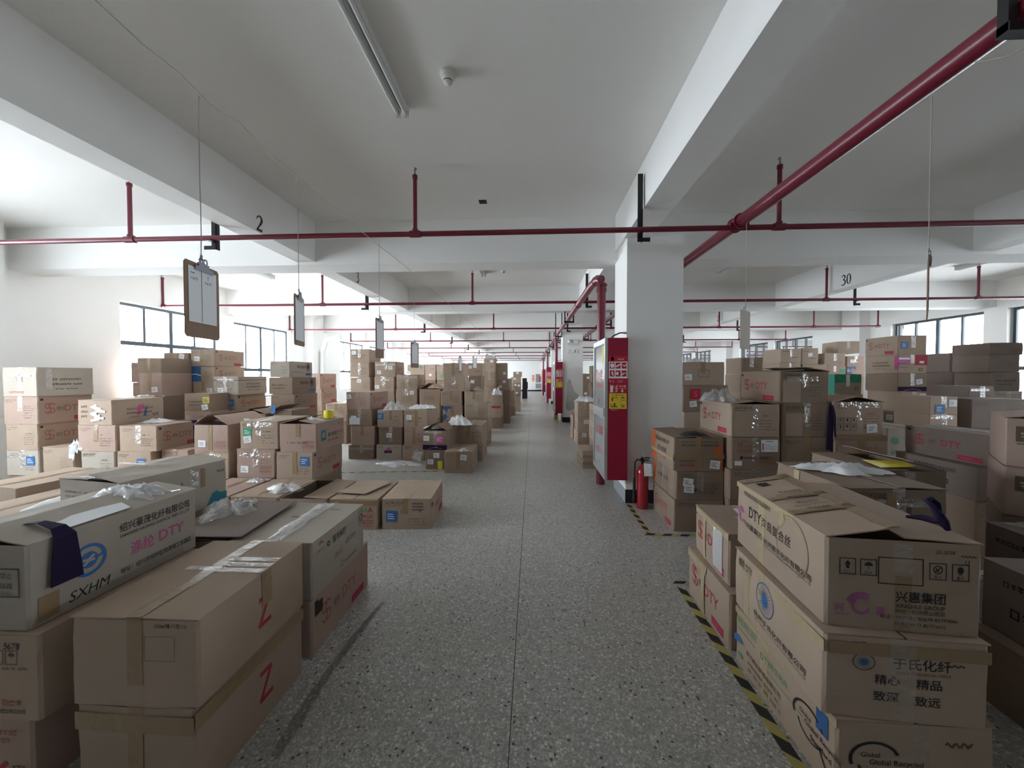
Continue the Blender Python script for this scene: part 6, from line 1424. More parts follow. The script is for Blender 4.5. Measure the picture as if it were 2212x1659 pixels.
 (7.836,10.059,1.824,0.411,0.592,0.246,-1.2,2,'T lw:.3,.5','pinkish carton with white label, topmost in the far pile right of skewed carton','cartons piled far back near the right windows'),
 (7.84,10.057,1.589,0.412,0.591,0.235,-0.2,2,'K_bluetri','blue and white carton, second down in the far pile right of skewed carton','cartons piled far back near the right windows'),
 (7.84,10.065,1.059,0.405,0.582,0.53,0.8,1,'lines','plain brown carton, third down in the far pile right of skewed carton','cartons piled far back near the right windows'),
 (7.84,10.065,0.53,0.405,0.582,0.53,0,1,'lines','plain brown carton, fourth down in the far pile right of skewed carton','cartons piled far back near the right windows'),
 (7.84,10.065,0,0.405,0.582,0.53,-0.2,1,'lines','plain brown carton, fifth down in the far pile right of skewed carton','cartons piled far back near the right windows'),
 (6.055,7.986,1.245,0.485,0.542,0.381,-1,0,'K_greenbox','green-topped carton with white tape, topmost in the pile behind gaping carton','cartons piled far back near the right windows'),
 (6.066,7.976,0.943,0.527,0.549,0.302,-0,3,'','white-edged carton, second down in the pile behind gaping carton','cartons piled far back near the right windows'),
 (6.066,7.99,0.471,0.519,0.533,0.471,-0.4,1,'lines','plain brown carton, third down in the pile behind gaping carton','cartons piled far back near the right windows'),
 (6.066,7.99,0,0.519,0.533,0.471,-0.7,1,'lines','plain brown carton, fourth down in the pile behind gaping carton','cartons piled far back near the right windows'),
 (6.412,7.183,1.951,0.467,0.651,0.327,-0.2,0,'T lb:.22,.5 dty','carton with blue square and glossy tape, topmost in the tall stack under right window','cartons piled far back near the right windows'),
 (6.419,7.181,1.639,0.467,0.653,0.312,-0.2,0,'T K_pinksleeve side','carton with pink sleeve, second down in the tall stack under right window','cartons piled far back near the right windows'),
 (6.426,7.182,1.326,0.468,0.66,0.313,-1.1,1,'T K_purple lw:.72,.55','carton with purple foot band, third down in the tall stack under right window','cartons piled far back near the right windows'),
 (6.459,7.186,0.989,0.446,0.654,0.337,0,0,'t lines2 lw:.8,.78','tan carton with black lines, fourth down in the tall stack under right window','cartons piled far back near the right windows'),
 (6.411,7.181,0.714,0.44,0.653,0.275,-1,0,'T lb:.22,.35 lines','tan carton with blue label, fifth down in the tall stack under right window','cartons piled far back near the right windows'),
 (6.411,7.195,0.357,0.433,0.64,0.357,0.1,1,'lines','plain brown carton, sixth down in the tall stack under right window','cartons piled far back near the right windows'),
 (6.411,7.195,0,0.433,0.64,0.357,0.7,1,'lines','plain brown carton, seventh down in the tall stack under right window','cartons piled far back near the right windows'),
 (5.767,6.903,0.774,0.27,0.599,0.243,0.2,0,'lw:.75,.6','tan carton with white label, topmost in low left of the tall window stack','cartons piled far back near the right windows'),
 (5.767,6.915,0.387,0.266,0.582,0.387,-0.8,1,'lines','plain brown carton, second down in low left of the tall window stack','cartons piled far back near the right windows'),
 (5.767,6.915,0,0.266,0.582,0.387,0.1,1,'lines','plain brown carton, third down in low left of the tall window stack','cartons piled far back near the right windows'),
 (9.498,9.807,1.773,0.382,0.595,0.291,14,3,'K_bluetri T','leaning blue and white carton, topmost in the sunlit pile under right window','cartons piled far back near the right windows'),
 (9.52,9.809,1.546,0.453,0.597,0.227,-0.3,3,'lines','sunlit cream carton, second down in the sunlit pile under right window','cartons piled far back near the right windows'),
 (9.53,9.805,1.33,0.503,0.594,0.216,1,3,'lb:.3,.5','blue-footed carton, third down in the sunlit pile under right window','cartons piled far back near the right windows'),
 (9.53,9.815,0.887,0.496,0.582,0.443,0.5,1,'lines','plain brown carton, fourth down in the sunlit pile under right window','cartons piled far back near the right windows'),
 (9.53,9.815,0.443,0.496,0.582,0.443,-0.4,1,'lines','plain brown carton, fifth down in the sunlit pile under right window','cartons piled far back near the right windows'),
 (9.53,9.815,0,0.496,0.582,0.443,-0.6,1,'lines','plain brown carton, sixth down in the sunlit pile under right window','cartons piled far back near the right windows'),
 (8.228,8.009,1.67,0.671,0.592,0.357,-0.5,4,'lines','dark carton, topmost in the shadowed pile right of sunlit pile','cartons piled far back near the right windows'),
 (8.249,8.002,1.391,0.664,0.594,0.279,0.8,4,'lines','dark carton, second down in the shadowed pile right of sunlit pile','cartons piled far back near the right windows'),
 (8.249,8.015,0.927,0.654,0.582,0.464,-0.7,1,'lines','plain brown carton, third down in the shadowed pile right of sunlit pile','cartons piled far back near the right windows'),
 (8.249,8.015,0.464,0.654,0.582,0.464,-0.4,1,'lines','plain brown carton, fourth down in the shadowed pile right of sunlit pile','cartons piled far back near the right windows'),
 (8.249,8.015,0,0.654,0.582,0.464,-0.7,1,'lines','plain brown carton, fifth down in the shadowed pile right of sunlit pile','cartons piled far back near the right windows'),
 (8.02,7.257,1.952,0.542,0.595,0.203,1,4,'lines','grey-brown carton, topmost in the pile at right edge under window','cartons piled far back near the right windows'),
 (7.999,7.258,1.663,0.492,0.592,0.29,-0.6,4,'lines','carton with glint of tape, second down in the pile at right edge under window','cartons piled far back near the right windows'),
 (8.026,7.253,1.333,0.456,0.593,0.329,-1.1,4,'lines big','carton with two bands, third down in the pile at right edge under window','cartons piled far back near the right windows'),
 (8.075,7.255,1.09,0.449,0.592,0.243,-0.3,3,'icons T','low carton, fourth down in the pile at right edge under window','cartons piled far back near the right windows'),
 (8.075,7.265,0.545,0.442,0.582,0.545,-0.3,1,'lines','plain brown carton, fifth down in the pile at right edge under window','cartons piled far back near the right windows'),
 (8.075,7.265,0,0.442,0.582,0.545,0.4,1,'lines','plain brown carton, sixth down in the pile at right edge under window','cartons piled far back near the right windows'),
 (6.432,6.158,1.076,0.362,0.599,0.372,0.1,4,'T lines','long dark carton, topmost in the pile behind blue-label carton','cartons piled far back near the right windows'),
 (6.432,6.165,0.538,0.356,0.582,0.538,0.4,1,'lines','plain brown carton, second down in the pile behind blue-label carton','cartons piled far back near the right windows'),
 (6.432,6.165,0,0.356,0.582,0.538,0.1,1,'lines','plain brown carton, third down in the pile behind blue-label carton','cartons piled far back near the right windows'),
 (5.315,5.51,1.098,0.362,0.496,0.228,2,0,'T lb:.35,.3 lw:.8,.65','wrapped carton with blue label, topmost in the pile right of tall window stack','cartons piled far back near the right windows'),
 (5.317,5.509,0.888,0.356,0.5,0.21,0.4,0,'T','wrapped carton, second down in the pile right of tall window stack','cartons piled far back near the right windows'),
 (5.317,5.515,0.444,0.351,0.485,0.444,0.3,1,'lines','plain brown carton, third down in the pile right of tall window stack','cartons piled far back near the right windows'),
 (5.317,5.515,0,0.351,0.485,0.444,-0.4,1,'lines','plain brown carton, fourth down in the pile right of tall window stack','cartons piled far back near the right windows'),
 (6.039,5.602,0.916,0.692,0.594,0.378,0.7,4,'lines','wide dark carton, topmost in the pile at right edge behind purple logos','cartons piled far back near the right windows'),
 (6.039,5.615,0.458,0.682,0.582,0.458,-0.7,1,'lines','plain brown carton, second down in the pile at right edge behind purple logos','cartons piled far back near the right windows'),
 (6.039,5.615,0,0.682,0.582,0.458,-0.5,1,'lines','plain brown carton, third down in the pile at right edge behind purple logos','cartons piled far back near the right windows'),
 (4.295,4.923,0.667,0.441,0.597,0.335,-0.6,3,'t K_greenlogo','pale carton with round green logo, topmost in the pile right of brown tape cross','cartons piled far back near the right windows'),
 (4.295,4.935,0,0.434,0.582,0.667,-0.7,1,'lines','plain brown carton, second down in the pile right of brown tape cross','cartons piled far back near the right windows'),
 (3.91,3.682,0.848,0.344,0.747,0.263,2,4,'dty T','long brown carton with purple print, topmost in the pile before the purple logo cartons','cartons piled far back near the right windows'),
 (3.84,3.677,0.573,0.414,0.739,0.275,-1.1,4,'K_darkside','dark carton below long one, second down in the pile before the purple logo cartons','cartons piled far back near the right windows'),
 (3.84,3.69,0,0.408,0.728,0.573,-0.2,1,'lines','plain brown carton, third down in the pile before the purple logo cartons','cartons piled far back near the right windows'),
 (3.587,2.817,0.99,0.52,0.58,0.33,-42,2,'K_purplelogo open:9,2','purple-logo carton with printed black band, upper of pair at right edge','cartons in the front right pile'),
 (3.585,2.815,0.66,0.53,0.58,0.328,-41,2,'K_purplelogo','purple-logo carton with printed black band, lower of pair at right edge','cartons in the front right pile'),
 (3.58,2.821,0.33,0.52,0.56,0.328,-41,1,'lines','plain carton third down below the purple-logo pair, right edge','cartons in the front right pile'),
 (3.58,2.821,0,0.52,0.56,0.328,-41,1,'lines','plain bottom carton below the purple-logo pair, right edge','cartons in the front right pile'),
 (1.434,1.908,0.629,0.525,0.79,0.352,-5.2,0,'K_xing open:11,3 ','big carton with black frame and purple arcs, top of front pile','cartons in the front right pile'),
 (1.408,1.849,0.312,0.555,0.745,0.316,-4,0,'K_yu','carton with spoked wheel logo, middle of front right pile','cartons in the front right pile'),
 (1.425,1.84,0,0.56,0.73,0.311,-0.5,0,'K_rec','carton with looped arrow mark, bottom of front right pile','cartons in the front right pile'),
 (1.439,2.602,0.336,0.5,0.54,0.317,-3,0,'dty K_s1','upper carton with red double-S logo, before the corner tape','cartons in the front right pile'),
 (1.413,2.571,0,0.52,0.635,0.335,-1.8,0,'dty K_s2','lower carton with red double-S logo, before the corner tape','cartons in the front right pile'),
 (2.01,2.53,0.655,0.51,0.65,0.325,0,1,'T icons K_u1 open:1,2','carton with white plastic on its lid, front right','cartons in the front right pile'),
 (2.013,2.535,0.33,0.505,0.65,0.322,0,1,'lines','middle carton under the white plastic lid carton','cartons in the front right pile'),
 (2.015,2.54,0,0.5,0.65,0.328,0,1,'lines','bottom carton under the white plastic lid carton','cartons in the front right pile'),
 (2.515,2.976,0.635,0.46,0.6,0.335,-1,1,'T icons lines open:1,16','shiny carton with yellow sheet on its lid','cartons in the front right pile'),
 (2.515,2.981,0.32,0.45,0.6,0.313,-1,1,'lines','middle carton under the yellow sheet carton','cartons in the front right pile'),
 (2.51,2.99,0,0.45,0.6,0.318,0,1,'lines','bottom carton under the yellow sheet carton','cartons in the front right pile'),
 (2.546,1.739,0.33,0.5,0.68,0.335,-4.5,4,'K_darkside','dark carton at right edge beside the purple arcs carton','cartons in the front right pile'),
 (2.478,1.716,0,0.52,0.7,0.327,-3,1,'t','bottom carton at right edge beside looped arrow carton','cartons in the front right pile'),
 (3.072,2.313,0.34,0.5,0.44,0.345,-6,4,'K_darkside','dark carton under shiny plastic, right edge','cartons in the front right pile'),
 (3.072,2.323,0,0.5,0.44,0.337,-6,4,'lines','bottom carton below the shiny plastic carton, right edge','cartons in the front right pile'),
 (-1.378,14.8,0,0.86,0.72,0.615,0.9,0,'','lower big carton of third far row left of aisle, nearest the aisle','cartons in the far rows beside the aisle'),  # mostly hidden rows from here on, added to block window light along the floor
 (-1.393,14.8,0.62,0.86,0.72,0.615,-0.5,1,'T','upper big carton of third far row left of aisle, nearest the aisle','cartons in the far rows beside the aisle'),
 (-2.324,14.8,0,0.86,0.72,0.615,-0.3,1,'','lower big carton of third far row left of aisle, middle column','cartons in the far rows beside the aisle'),
 (-2.33,14.8,0.62,0.86,0.72,0.615,-1,2,'T','upper big carton of third far row left of aisle, middle column','cartons in the far rows beside the aisle'),
 (-3.235,14.8,0,0.86,0.72,0.615,0.7,2,'','lower big carton of third far row left of aisle, outer column','cartons in the far rows beside the aisle'),
 (-3.226,14.8,0.62,0.86,0.72,0.615,-0.8,0,'T','upper big carton of third far row left of aisle, outer column','cartons in the far rows beside the aisle'),
 (2.152,11.6,0,0.86,0.72,0.615,-0.7,0,'','lower big carton of third far row right of aisle, nearest the aisle','cartons in the far rows beside the aisle'),
 (2.163,11.6,0.62,0.86,0.72,0.615,-0.1,1,'T','upper big carton of third far row right of aisle, nearest the aisle','cartons in the far rows beside the aisle'),
 (3.076,11.6,0,0.86,0.72,0.615,0.6,1,'','lower big carton of third far row right of aisle, middle column','cartons in the far rows beside the aisle'),
 (3.027,11.6,0.62,0.86,0.72,0.615,-0.4,2,'T','upper big carton of third far row right of aisle, middle column','cartons in the far rows beside the aisle'),
 (3.975,11.6,0,0.86,0.72,0.615,-0.1,2,'','lower big carton of third far row right of aisle, outer column','cartons in the far rows beside the aisle'),
 (3.946,11.6,0.62,0.86,0.72,0.615,-0.1,0,'T','upper big carton of third far row right of aisle, outer column','cartons in the far rows beside the aisle'),
 (-1.384,19,0,0.86,0.72,0.615,0.9,1,'','lower big carton of fourth far row left of aisle, nearest the aisle','cartons in the far rows beside the aisle'),
 (-1.398,19,0.62,0.86,0.72,0.615,0.9,2,'T','upper big carton of fourth far row left of aisle, nearest the aisle','cartons in the far rows beside the aisle'),
 (-2.314,19,0,0.86,0.72,0.615,-0.8,2,'','lower big carton of fourth far row left of aisle, middle column','cartons in the far rows beside the aisle'),
 (-2.301,19,0.62,0.86,0.72,0.615,-0.2,0,'T','upper big carton of fourth far row left of aisle, middle column','cartons in the far rows beside the aisle'),
 (-3.267,19,0,0.86,0.72,0.615,1,0,'','lower big carton of fourth far row left of aisle, outer column','cartons in the far rows beside the aisle'),
 (-3.268,19,0.62,0.86,0.72,0.615,0.2,1,'T','upper big carton of fourth far row left of aisle, outer column','cartons in the far rows beside the aisle'),
 (2.149,16.3,0,0.86,0.72,0.615,0.8,1,'','lower big carton of fourth far row right of aisle, nearest the aisle','cartons in the far rows beside the aisle'),
 (2.144,16.3,0.62,0.86,0.72,0.615,-0.6,2,'T','upper big carton of fourth far row right of aisle, nearest the aisle','cartons in the far rows beside the aisle'),
 (3.037,16.3,0,0.86,0.72,0.615,-0.6,2,'','lower big carton of fourth far row right of aisle, middle column','cartons in the far rows beside the aisle'),
 (3.054,16.3,0.62,0.86,0.72,0.615,-0.3,0,'T','upper big carton of fourth far row right of aisle, middle column','cartons in the far rows beside the aisle'),
 (3.965,16.3,0,0.86,0.72,0.615,-0.5,0,'','lower big carton of fourth far row right of aisle, outer column','cartons in the far rows beside the aisle'),
 (3.941,16.3,0.62,0.86,0.72,0.615,-0.5,1,'T','upper big carton of fourth far row right of aisle, outer column','cartons in the far rows beside the aisle'),
 (-1.371,22,0,0.86,0.72,0.615,0.7,2,'','lower big carton of fifth far row left of aisle, nearest the aisle','cartons in the far rows beside the aisle'),
 (-1.379,22,0.62,0.86,0.72,0.615,0.2,0,'T','upper big carton of fifth far row left of aisle, nearest the aisle','cartons in the far rows beside the aisle'),
 (-2.326,22,0,0.86,0.72,0.615,-0.7,0,'','lower big carton of fifth far row left of aisle, middle column','cartons in the far rows beside the aisle'),
 (-2.3,22,0.62,0.86,0.72,0.615,-0,1,'T','upper big carton of fifth far row left of aisle, middle column','cartons in the far rows beside the aisle'),
 (-3.268,22,0,0.86,0.72,0.615,-0.7,1,'','lower big carton of fifth far row left of aisle, outer column','cartons in the far rows beside the aisle'),
 (-3.264,22,0.62,0.86,0.72,0.615,0.4,2,'T','upper big carton of fifth far row left of aisle, outer column','cartons in the far rows beside the aisle'),
 (2.174,19,0,0.86,0.72,0.615,-0.6,2,'','lower big carton of fifth far row right of aisle, nearest the aisle','cartons in the far rows beside the aisle'),
 (2.168,19,0.62,0.86,0.72,0.615,-0.4,0,'T','upper big carton of fifth far row right of aisle, nearest the aisle','cartons in the far rows beside the aisle'),
 (3.061,19,0,0.86,0.72,0.615,0.7,0,'','lower big carton of fifth far row right of aisle, middle column','cartons in the far rows beside the aisle'),
 (3.057,19,0.62,0.86,0.72,0.615,0.6,1,'T','upper big carton of fifth far row right of aisle, middle column','cartons in the far rows beside the aisle'),
 (3.943,19,0,0.86,0.72,0.615,-1,1,'','lower big carton of fifth far row right of aisle, outer column','cartons in the far rows beside the aisle'),
 (3.951,19,0.62,0.86,0.72,0.615,0.2,2,'T','upper big carton of fifth far row right of aisle, outer column','cartons in the far rows beside the aisle'),
 (-1.419,25.2,0,0.86,0.72,0.615,-0.2,0,'','lower big carton of sixth far row left of aisle, nearest the aisle','cartons in the far rows beside the aisle'),
 (-1.411,25.2,0.62,0.86,0.72,0.615,-0.9,1,'T','upper big carton of sixth far row left of aisle, nearest the aisle','cartons in the far rows beside the aisle'),
 (-2.331,25.2,0,0.86,0.72,0.615,-0.2,1,'','lower big carton of sixth far row left of aisle, middle column','cartons in the far rows beside the aisle'),
 (-2.321,25.2,0.62,0.86,0.72,0.615,0.4,2,'T','upper big carton of sixth far row left of aisle, middle column','cartons in the far rows beside the aisle'),
 (-3.246,25.2,0,0.86,0.72,0.615,1,2,'','lower big carton of sixth far row left of aisle, outer column','cartons in the far rows beside the aisle'),
 (-3.221,25.2,0.62,0.86,0.72,0.615,0.8,0,'T','upper big carton of sixth far row left of aisle, outer column','cartons in the far rows beside the aisle'),
 (2.162,23,0,0.86,0.72,0.615,0.3,0,'','lower big carton of sixth far row right of aisle, nearest the aisle','cartons in the far rows beside the aisle'),
 (2.152,23,0.62,0.86,0.72,0.615,0.6,1,'T','upper big carton of sixth far row right of aisle, nearest the aisle','cartons in the far rows beside the aisle'),
 (3.042,23,0,0.86,0.72,0.615,0.2,1,'','lower big carton of sixth far row right of aisle, middle column','cartons in the far rows beside the aisle'),
 (3.061,23,0.62,0.86,0.72,0.615,0,2,'T','upper big carton of sixth far row right of aisle, middle column','cartons in the far rows beside the aisle'),
 (3.937,23,0,0.86,0.72,0.615,-0.8,2,'','lower big carton of sixth far row right of aisle, outer column','cartons in the far rows beside the aisle'),
 (3.925,23,0.62,0.86,0.72,0.615,-0.3,0,'T','upper big carton of sixth far row right of aisle, outer column','cartons in the far rows beside the aisle'),
 (-1.395,28.7,0,0.86,0.72,0.615,0.5,1,'','lower big carton of seventh far row left of aisle, nearest the aisle','cartons in the far rows beside the aisle'),
 (-1.387,28.7,0.62,0.86,0.72,0.615,-0.4,2,'T','upper big carton of seventh far row left of aisle, nearest the aisle','cartons in the far rows beside the aisle'),
 (-2.294,28.7,0,0.86,0.72,0.615,-0.5,2,'','lower big carton of seventh far row left of aisle, middle column','cartons in the far rows beside the aisle'),
 (-2.307,28.7,0.62,0.86,0.72,0.615,-0.9,0,'T','upper big carton of seventh far row left of aisle, middle column','cartons in the far rows beside the aisle'),
 (-3.225,28.7,0,0.86,0.72,0.615,0.3,0,'','lower big carton of seventh far row left of aisle, outer column','cartons in the far rows beside the aisle'),
 (-3.213,28.7,0.62,0.86,0.72,0.615,0.8,1,'T','upper big carton of seventh far row left of aisle, outer column','cartons in the far rows beside the aisle'),
 (2.161,26.4,0,0.86,0.72,0.615,0.7,1,'','lower big carton of seventh far row right of aisle, nearest the aisle','cartons in the far rows beside the aisle'),
 (2.164,26.4,0.62,0.86,0.72,0.615,0.2,2,'T','upper big carton of seventh far row right of aisle, nearest the aisle','cartons in the far rows beside the aisle'),
 (3.033,26.4,0,0.86,0.72,0.615,0,2,'','lower big carton of seventh far row right of aisle, middle column','cartons in the far rows beside the aisle'),
 (3.074,26.4,0.62,0.86,0.72,0.615,-0.5,0,'T','upper big carton of seventh far row right of aisle, middle column','cartons in the far rows beside the aisle'),
 (3.978,26.4,0,0.86,0.72,0.615,0.1,0,'','lower big carton of seventh far row right of aisle, outer column','cartons in the far rows beside the aisle'),
 (3.944,26.4,0.62,0.86,0.72,0.615,-1,1,'T','upper big carton of seventh far row right of aisle, outer column','cartons in the far rows beside the aisle'),
 (-1.407,32.9,0,0.86,0.72,0.615,-0.6,2,'','lower big carton of eighth far row left of aisle, nearest the aisle','cartons in the far rows beside the aisle'),
 (-1.391,32.9,0.62,0.86,0.72,0.615,0.8,0,'T','upper big carton of eighth far row left of aisle, nearest the aisle','cartons in the far rows beside the aisle'),
 (-2.295,32.9,0,0.86,0.72,0.615,0.2,0,'','lower big carton of eighth far row left of aisle, middle column','cartons in the far rows beside the aisle'),
 (-2.327,32.9,0.62,0.86,0.72,0.615,-0.8,1,'T','upper big carton of eighth far row left of aisle, middle column','cartons in the far rows beside the aisle'),
 (-3.229,32.9,0,0.86,0.72,0.615,0.1,1,'','lower big carton of eighth far row left of aisle, outer column','cartons in the far rows beside the aisle'),
 (-3.227,32.9,0.62,0.86,0.72,0.615,-0.3,2,'T','upper big carton of eighth far row left of aisle, outer column','cartons in the far rows beside the aisle'),
 (2.173,30.9,0,0.86,0.72,0.615,-0.6,2,'','lower big carton of eighth far row right of aisle, nearest the aisle','cartons in the far rows beside the aisle'),
 (2.138,30.9,0.62,0.86,0.72,0.615,-0.5,0,'T','upper big carton of eighth far row right of aisle, nearest the aisle','cartons in the far rows beside the aisle'),
 (3.057,30.9,0,0.86,0.72,0.615,0.8,0,'','lower big carton of eighth far row right of aisle, middle column','cartons in the far rows beside the aisle'),
 (3.03,30.9,0.62,0.86,0.72,0.615,0.3,1,'T','upper big carton of eighth far row right of aisle, middle column','cartons in the far rows beside the aisle'),
 (3.966,30.9,0,0.86,0.72,0.615,-0.6,1,'','lower big carton of eighth far row right of aisle, outer column','cartons in the far rows beside the aisle'),
 (3.924,30.9,0.62,0.86,0.72,0.615,0.1,2,'T','upper big carton of eighth far row right of aisle, outer column','cartons in the far rows beside the aisle'),
]

for row in BOXES: make_carton(*row)
# ------------------------------------------------------------------ loose things lying about
def top_at(x, y, z, tol=.45):
    "height of the carton lid under (x, y) that lies nearest to z"
    best = None
    for b in BOXES:
        a = R(b[6]); dx, dy = x - b[0], y - b[1]
        u = dx * math.cos(a) + dy * math.sin(a); v = -dx * math.sin(a) + dy * math.cos(a)
        if abs(u) < b[3] / 2 and abs(v) < b[4] / 2:
            t = b[2] + b[5]
            if abs(t - z) < tol and (best is None or abs(t - z) < abs(best - z)): best = t
    return z if best is None else best + .003
def crumple(x, y, z, sx, sy, h, label, cat, mat='milky_film', name='plastic_bag', rot=0, seed=0, n=16, drape=None, group=None):
    if z > .1 and not drape: z = top_at(x, y, z)
    rng = random.Random(seed); m = MB(); vs = []; fs = []
    ph = [(rng.uniform(2, 9), rng.uniform(2, 9), rng.uniform(0, 6)) for _ in range(6)]
    c, s = math.cos(R(rot)), math.sin(R(rot))
    for i in range(n + 1):
        for j in range(n + 1):
            u, v = i / n * 2 - 1, j / n * 2 - 1
            rr = min(1, math.hypot(u, v)); e = max(0, 1 - rr ** 2)
            k = sum(math.sin(a * u + b * v + q) for a, b, q in ph) / 6
            zz = h * (e ** .7) * (.32 + .75 * abs(k) + .35 * abs(math.sin(ph[1][0] * 1.7 * u - ph[2][1] * v + ph[3][2]))) + .004 + rng.uniform(-.14, .22) * h * e
            edge = 1 + .20 * math.sin(4 * math.atan2(v, u) + ph[0][2]) + .13 * math.sin(11 * math.atan2(v, u))
            sc = edge / max(1, math.hypot(u, v) / max(abs(u), abs(v), 1e-6))
            px, py = u * sx / 2 * sc, v * sy / 2 * sc
            if drape and py < drape[0]: zz -= (drape[0] - py) * drape[1]; py = drape[0] - .012
            vs.append((px * c - py * s, px * s + py * c, zz))
    for i in range(n):
        for j in range(n): k = i * (n + 1) + j; fs.append((k, k + n + 1, k + n + 2, k + 1))
    m.add(vs, fs, mat, True)
    return tag(m.build(name, None, (x, y, z)), label, cat, group)
PG = 'loose plastic bags and film'
def cr(*a, **k): return crumple(*a, 'plastic bag', group=PG, **k)
cr(-2.10, 1.90, .965, .34, .24, .07, 'clear plastic bag lying on the blue ring logo carton', seed=1, mat='milky_film')
cr(-3.36, 2.72, .634, .55, .36, .10, 'white plastic bag on a low carton at the left edge', seed=2, mat='white_plastic', rot=20)
cr(-2.06, 2.50, .655, .34, .40, .12, 'bulging clear plastic bag between teal letter carton and loose cardboard sheet', seed=3, mat='clear_film')
cr(-1.48, 2.42, .664, .12, .62, .018, 'strip of loose clear film along the grey-brown carton lid', seed=33, mat='clear_film', rot=2)
cr(-2.75, 4.12, .334, .36, .24, .07, 'knotted clear plastic on the low cartons, right of teal letter carton', seed=4)
cr(-3.3, 4.42, .336, .22, .14, .045, 'small scrap of clear plastic on the low carton row', seed=5)
cr(-5.9, 4.66, .66, .20, .08, .09, 'plastic bag spilling down a small tan carton, far left', seed=6, drape=(-.02, 6))
cr(-5.15, 5.0, .995, .35, .3, .05, 'clear plastic sheet on the dark blue strap carton', seed=7)
cr(-4.05, 4.95, 1.15, .5, .2, .05, 'white plastic draped over the tented dark flaps', seed=8, mat='white_plastic')
cr(-2.85, 4.85, 1.02, .22, .16, .05, 'white plastic scrap beside the yellow tape roll', seed=9, mat='white_plastic')
cr(-6.35, 6.1, 1.36, .5, .25, .06, 'white plastic sheet on the yellow-label carton', seed=10, mat='white_plastic')
cr(-5.0, 6.72, 1.275, .16, .1, .05, 'clear plastic scrap on the dark wrapped carton', seed=11)
cr(-2.62, 7.2, .985, .46, .4, .16, 'big crumple of clear film on the stack with deep blue label', seed=12, mat='clear_film', n=22)
cr(-2.15, 7.35, .975, .5, .3, .10, 'white carrier bag with red print on the white sticker carton', seed=13, mat='white_plastic')
cr(-1.92, 7.22, .975, .2, .16, .06, 'small white bag beside the carrier bag', seed=14, mat='white_plastic')
cr(-1.36, 7.1, .69, .5, .38, .17, 'crumpled white sheet on the black square frame carton', seed=15, mat='white_plastic', n=22)
cr(-2.35, 6.72, .002, .75, .34, .08, 'clear plastic sheet on the floor before the middle stacks', seed=16)
cr(-2.08, 6.83, .22, .18, .06, .07, 'plastic hanging down the lowest printed carton', seed=17, drape=(.02, 3.5))
cr(-1.72, 6.62, .69, .3, .2, .06, 'clear film on the open pink label carton', seed=18)
cr(-1.13, 6.25, .36, .16, .12, .05, 'scrap of clear film on the lone aisle carton', seed=19)
cr(-1.05, 11.42, 1.02, .30, .24, .22, 'white carrier bag hanging on the far aisle stack', seed=20, mat='white_plastic')
cr(-1.30, 8.98, 1.20, .2, .15, .1, 'clear plastic over the gaping black sack carton', seed=21)
cr(1.25, 9.05, 1.01, .5, .34, .13, 'white crumpled plastic on the stack beside the patched column', seed=22, mat='white_plastic')
cr(1.98, 4.22, 1.335, .40, .34, .14, 'crumpled clear bag on the lifted lid carton right of column', seed=23, mat='clear_film', n=22)
cr(1.98, 2.58, .985, .44, .22, .055, 'white plastic sheet on the front right carton lid', seed=24, mat='white_plastic', rot=-20)
cr(3.10, 2.36, .69, .42, .34, .03, 'smooth shiny clear film on the right edge carton', seed=25, mat='clear_film')
cr(3.55, 3.15, .84, .34, .5, .05, 'white film under the long brown carton at right', seed=26, mat='milky_film') if False else None
cr(9.98, 9.55, 1.45, .3, .2, .12, 'bright white plastic on the sunlit pile under right window', seed=27, mat='white_plastic')
cr(2.45, 6.0, 1.82, .22, .2, .07, 'white plastic on the stack touching the nearest column', seed=28, mat='white_plastic')
cr(-4.35, 8.95, 1.02, .3, .2, .08, 'white scrap by the reddish stack near the drainpipe', seed=29, mat='white_plastic')

# sheets, straps, tape roll
def sheet(pts, th, mat, name, label, cat):
    m = MB(); P = [Vector(p) for p in pts]; n = len(P); nrm = (P[1] - P[0]).cross(P[2] - P[0]).normalized()
    if nrm.z < 0: nrm = -nrm; 
    vs = P + [p + nrm * th for p in P]
    m.add(vs, [tuple(range(n - 1, -1, -1)), tuple(range(n, 2 * n))] + [(k, (k + 1) % n, n + (k + 1) % n, n + k) for k in range(n)], mat)
    return tag(m.build(name), label, cat)
sheet([(-2.15, 2.085, .668), (-1.66, 2.09, .675), (-1.72, 2.70, .678), (-2.02, 2.71, .672)], .006, 'kraft_grey', 'cardboard_sheet', 'loose grey cardboard sheet on the dark-topped carton, front left', 'cardboard sheet')
sheet([(-2.12, 4.0, .345), (-1.78, 3.98, .335), (-1.66, 4.42, .338), (-1.92, 4.5, .345)], .005, 'kraft_tan', 'cardboard_sheet', 'tan cardboard offcut lying on the low green print carton', 'cardboard sheet')
sheet([(-2.08, 1.46, .985), (-1.91, 1.47, .972), (-1.91, 1.72, .972), (-2.0, 1.76, .980)], .0015, 'white_paper', 'paper_sheet', 'white paper sheet on the lid of the blue ring logo carton', 'paper')
sheet([(1.40, 2.66, .657), (1.54, 2.64, .657), (1.56, 2.76, .657), (1.42, 2.79, .657)], .001, 'white_paper', 'paper_sheet', 'small white paper on the red double-S carton lid', 'paper')
sheet([(2.36, 2.72, .975), (2.56, 2.70, .99), (2.62, 2.84, .992), (2.40, 2.92, .985)], .002, 'yellow_tape', 'paper_sheet', 'yellow sheet on the shiny carton lid, front right', 'paper')
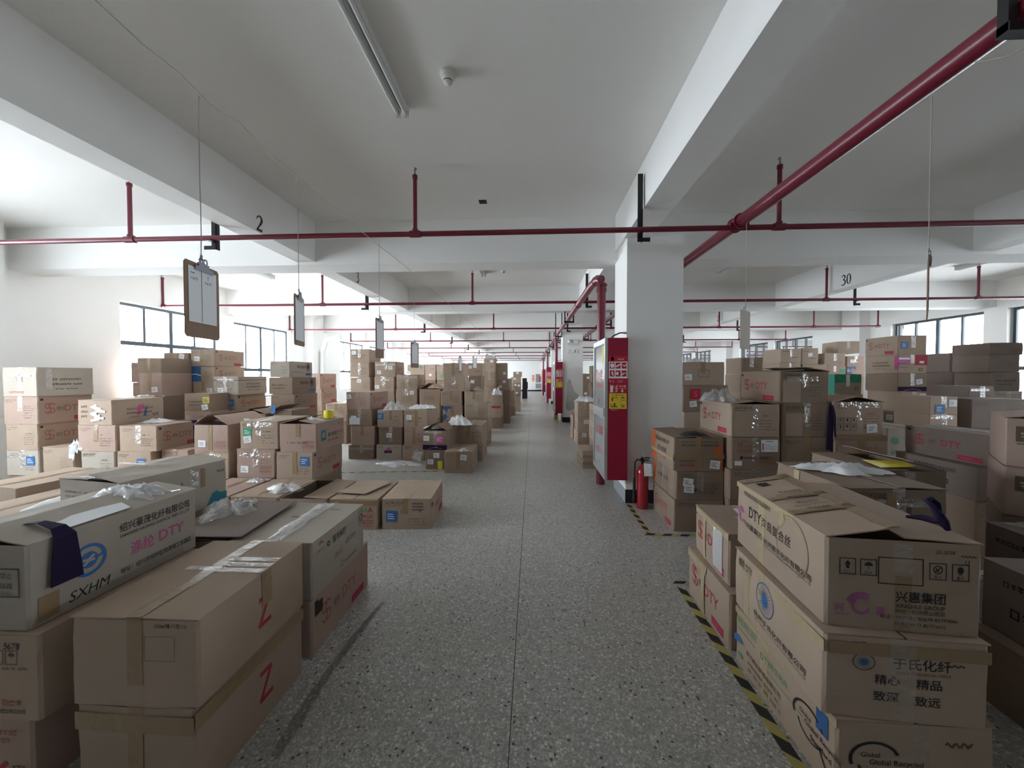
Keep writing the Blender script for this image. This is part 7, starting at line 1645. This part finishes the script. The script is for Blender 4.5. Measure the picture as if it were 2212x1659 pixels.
def strap(pts, wd, mat, label, axis=(0, 1, 0)):
    m = MB(); a = Vector(axis); vs = []; fs = []
    ws = wd if isinstance(wd, list) else [wd] * len(pts)
    for p, q in zip(pts, ws): p = Vector(p); vs += [p - a * q / 2, p + a * q / 2]
    n = len(pts)
    nrm = []
    vs2 = list(vs)
    for i in range(n - 1): fs.append((2 * i, 2 * i + 1, 2 * i + 3, 2 * i + 2))
    m.add(vs2, fs, mat)
    o = m.build('cloth_strap'); sd = o.modifiers.new('thickness', 'SOLIDIFY'); sd.thickness = .003; sd.offset = 0
    return tag(o, label, 'strap', 'cloth straps')
strap([(-2.09, 1.46, .99), (-1.99, 1.445, 1.005), (-1.91, 1.44, .99), (-1.880, 1.44, .955), (-1.877, 1.44, .86), (-1.874, 1.44, .77)], [.02, .03, .05, .075, .095, .11], 'purple_cloth', 'purple cloth strap hanging over the blue ring logo carton')
strap([(2.90, 3.905, 1.33), (2.905, 3.90, 1.22), (2.90, 3.90, 1.05), (2.89, 3.895, .87)], [.015, .05, .06, .06], 'purple_cloth', 'purple cloth strap hanging down cartons right of the column', (1, 0, 0))
strap([(2.915, 3.897, 1.31), (2.935, 3.893, 1.20), (2.94, 3.893, 1.06), (2.945, 3.893, 1.0)], [.02, .025, .02, .015], 'purple_cloth', 'thin loose end of the purple strap right of the column', (1, 0, 0))
strap([(-4.80, 4.90, 1.002), (-4.52, 4.90, 1.0), (-4.495, 4.90, .97), (-4.49, 4.90, .85), (-4.49, 4.90, .70)], .085, 'purple_cloth', 'dark blue strap around the wide film-wrapped carton, left')
tie = [(1.50, 1.62, 1.02), (1.55, 1.565, 1.035), (1.585, 1.53, 1.03), (1.60, 1.50, 1.045), (1.588, 1.505, 1.09), (1.565, 1.52, 1.135), (1.55, 1.535, 1.16), (1.59, 1.55, 1.17), (1.615, 1.53, 1.14), (1.60, 1.51, 1.09), (1.615, 1.49, 1.03), (1.635, 1.48, .985)]
tie = [(1.625 + (a - 1.62) * .6, 1.60 + (b - 1.50) * .6, .992 + (c - .985) * .6) for a, b, c in tie]
m = MB(); m.tube(tie, [q * .75 for q in (.008, .016, .018, .024, .018, .012, .015, .015, .016, .018, .024, .012)], 'purple_cloth', 8)
tag(m.build('purple_tie'), 'knotted purple cloth tie standing on the purple arcs carton lid', 'tie')
m = MB()
vs = []; fs = []; n = 32
for (r, z) in ((.042, 0), (.064, 0), (.064, .105), (.042, .105)):
    for k in range(n): vs.append((r * math.cos(2 * PI * k / n), r * math.sin(2 * PI * k / n), z))
for i in range(4):
    for k in range(n): fs.append((i * n + k, i * n + (k + 1) % n, ((i + 1) % 4) * n + (k + 1) % n, ((i + 1) % 4) * n + k))
m.add(vs, fs, 'yellow_tape', False)
t = tag(m.build('tape_roll', None, (-2.775, 5.10, 1.02)), 'roll of yellow packing tape standing on the lifted lid carton', 'tape roll')
m = MB(); m.tube([(0, 0, .002), (0, 0, .103)], .041, 'kraft_tan', 24, False); m.build('core', t)
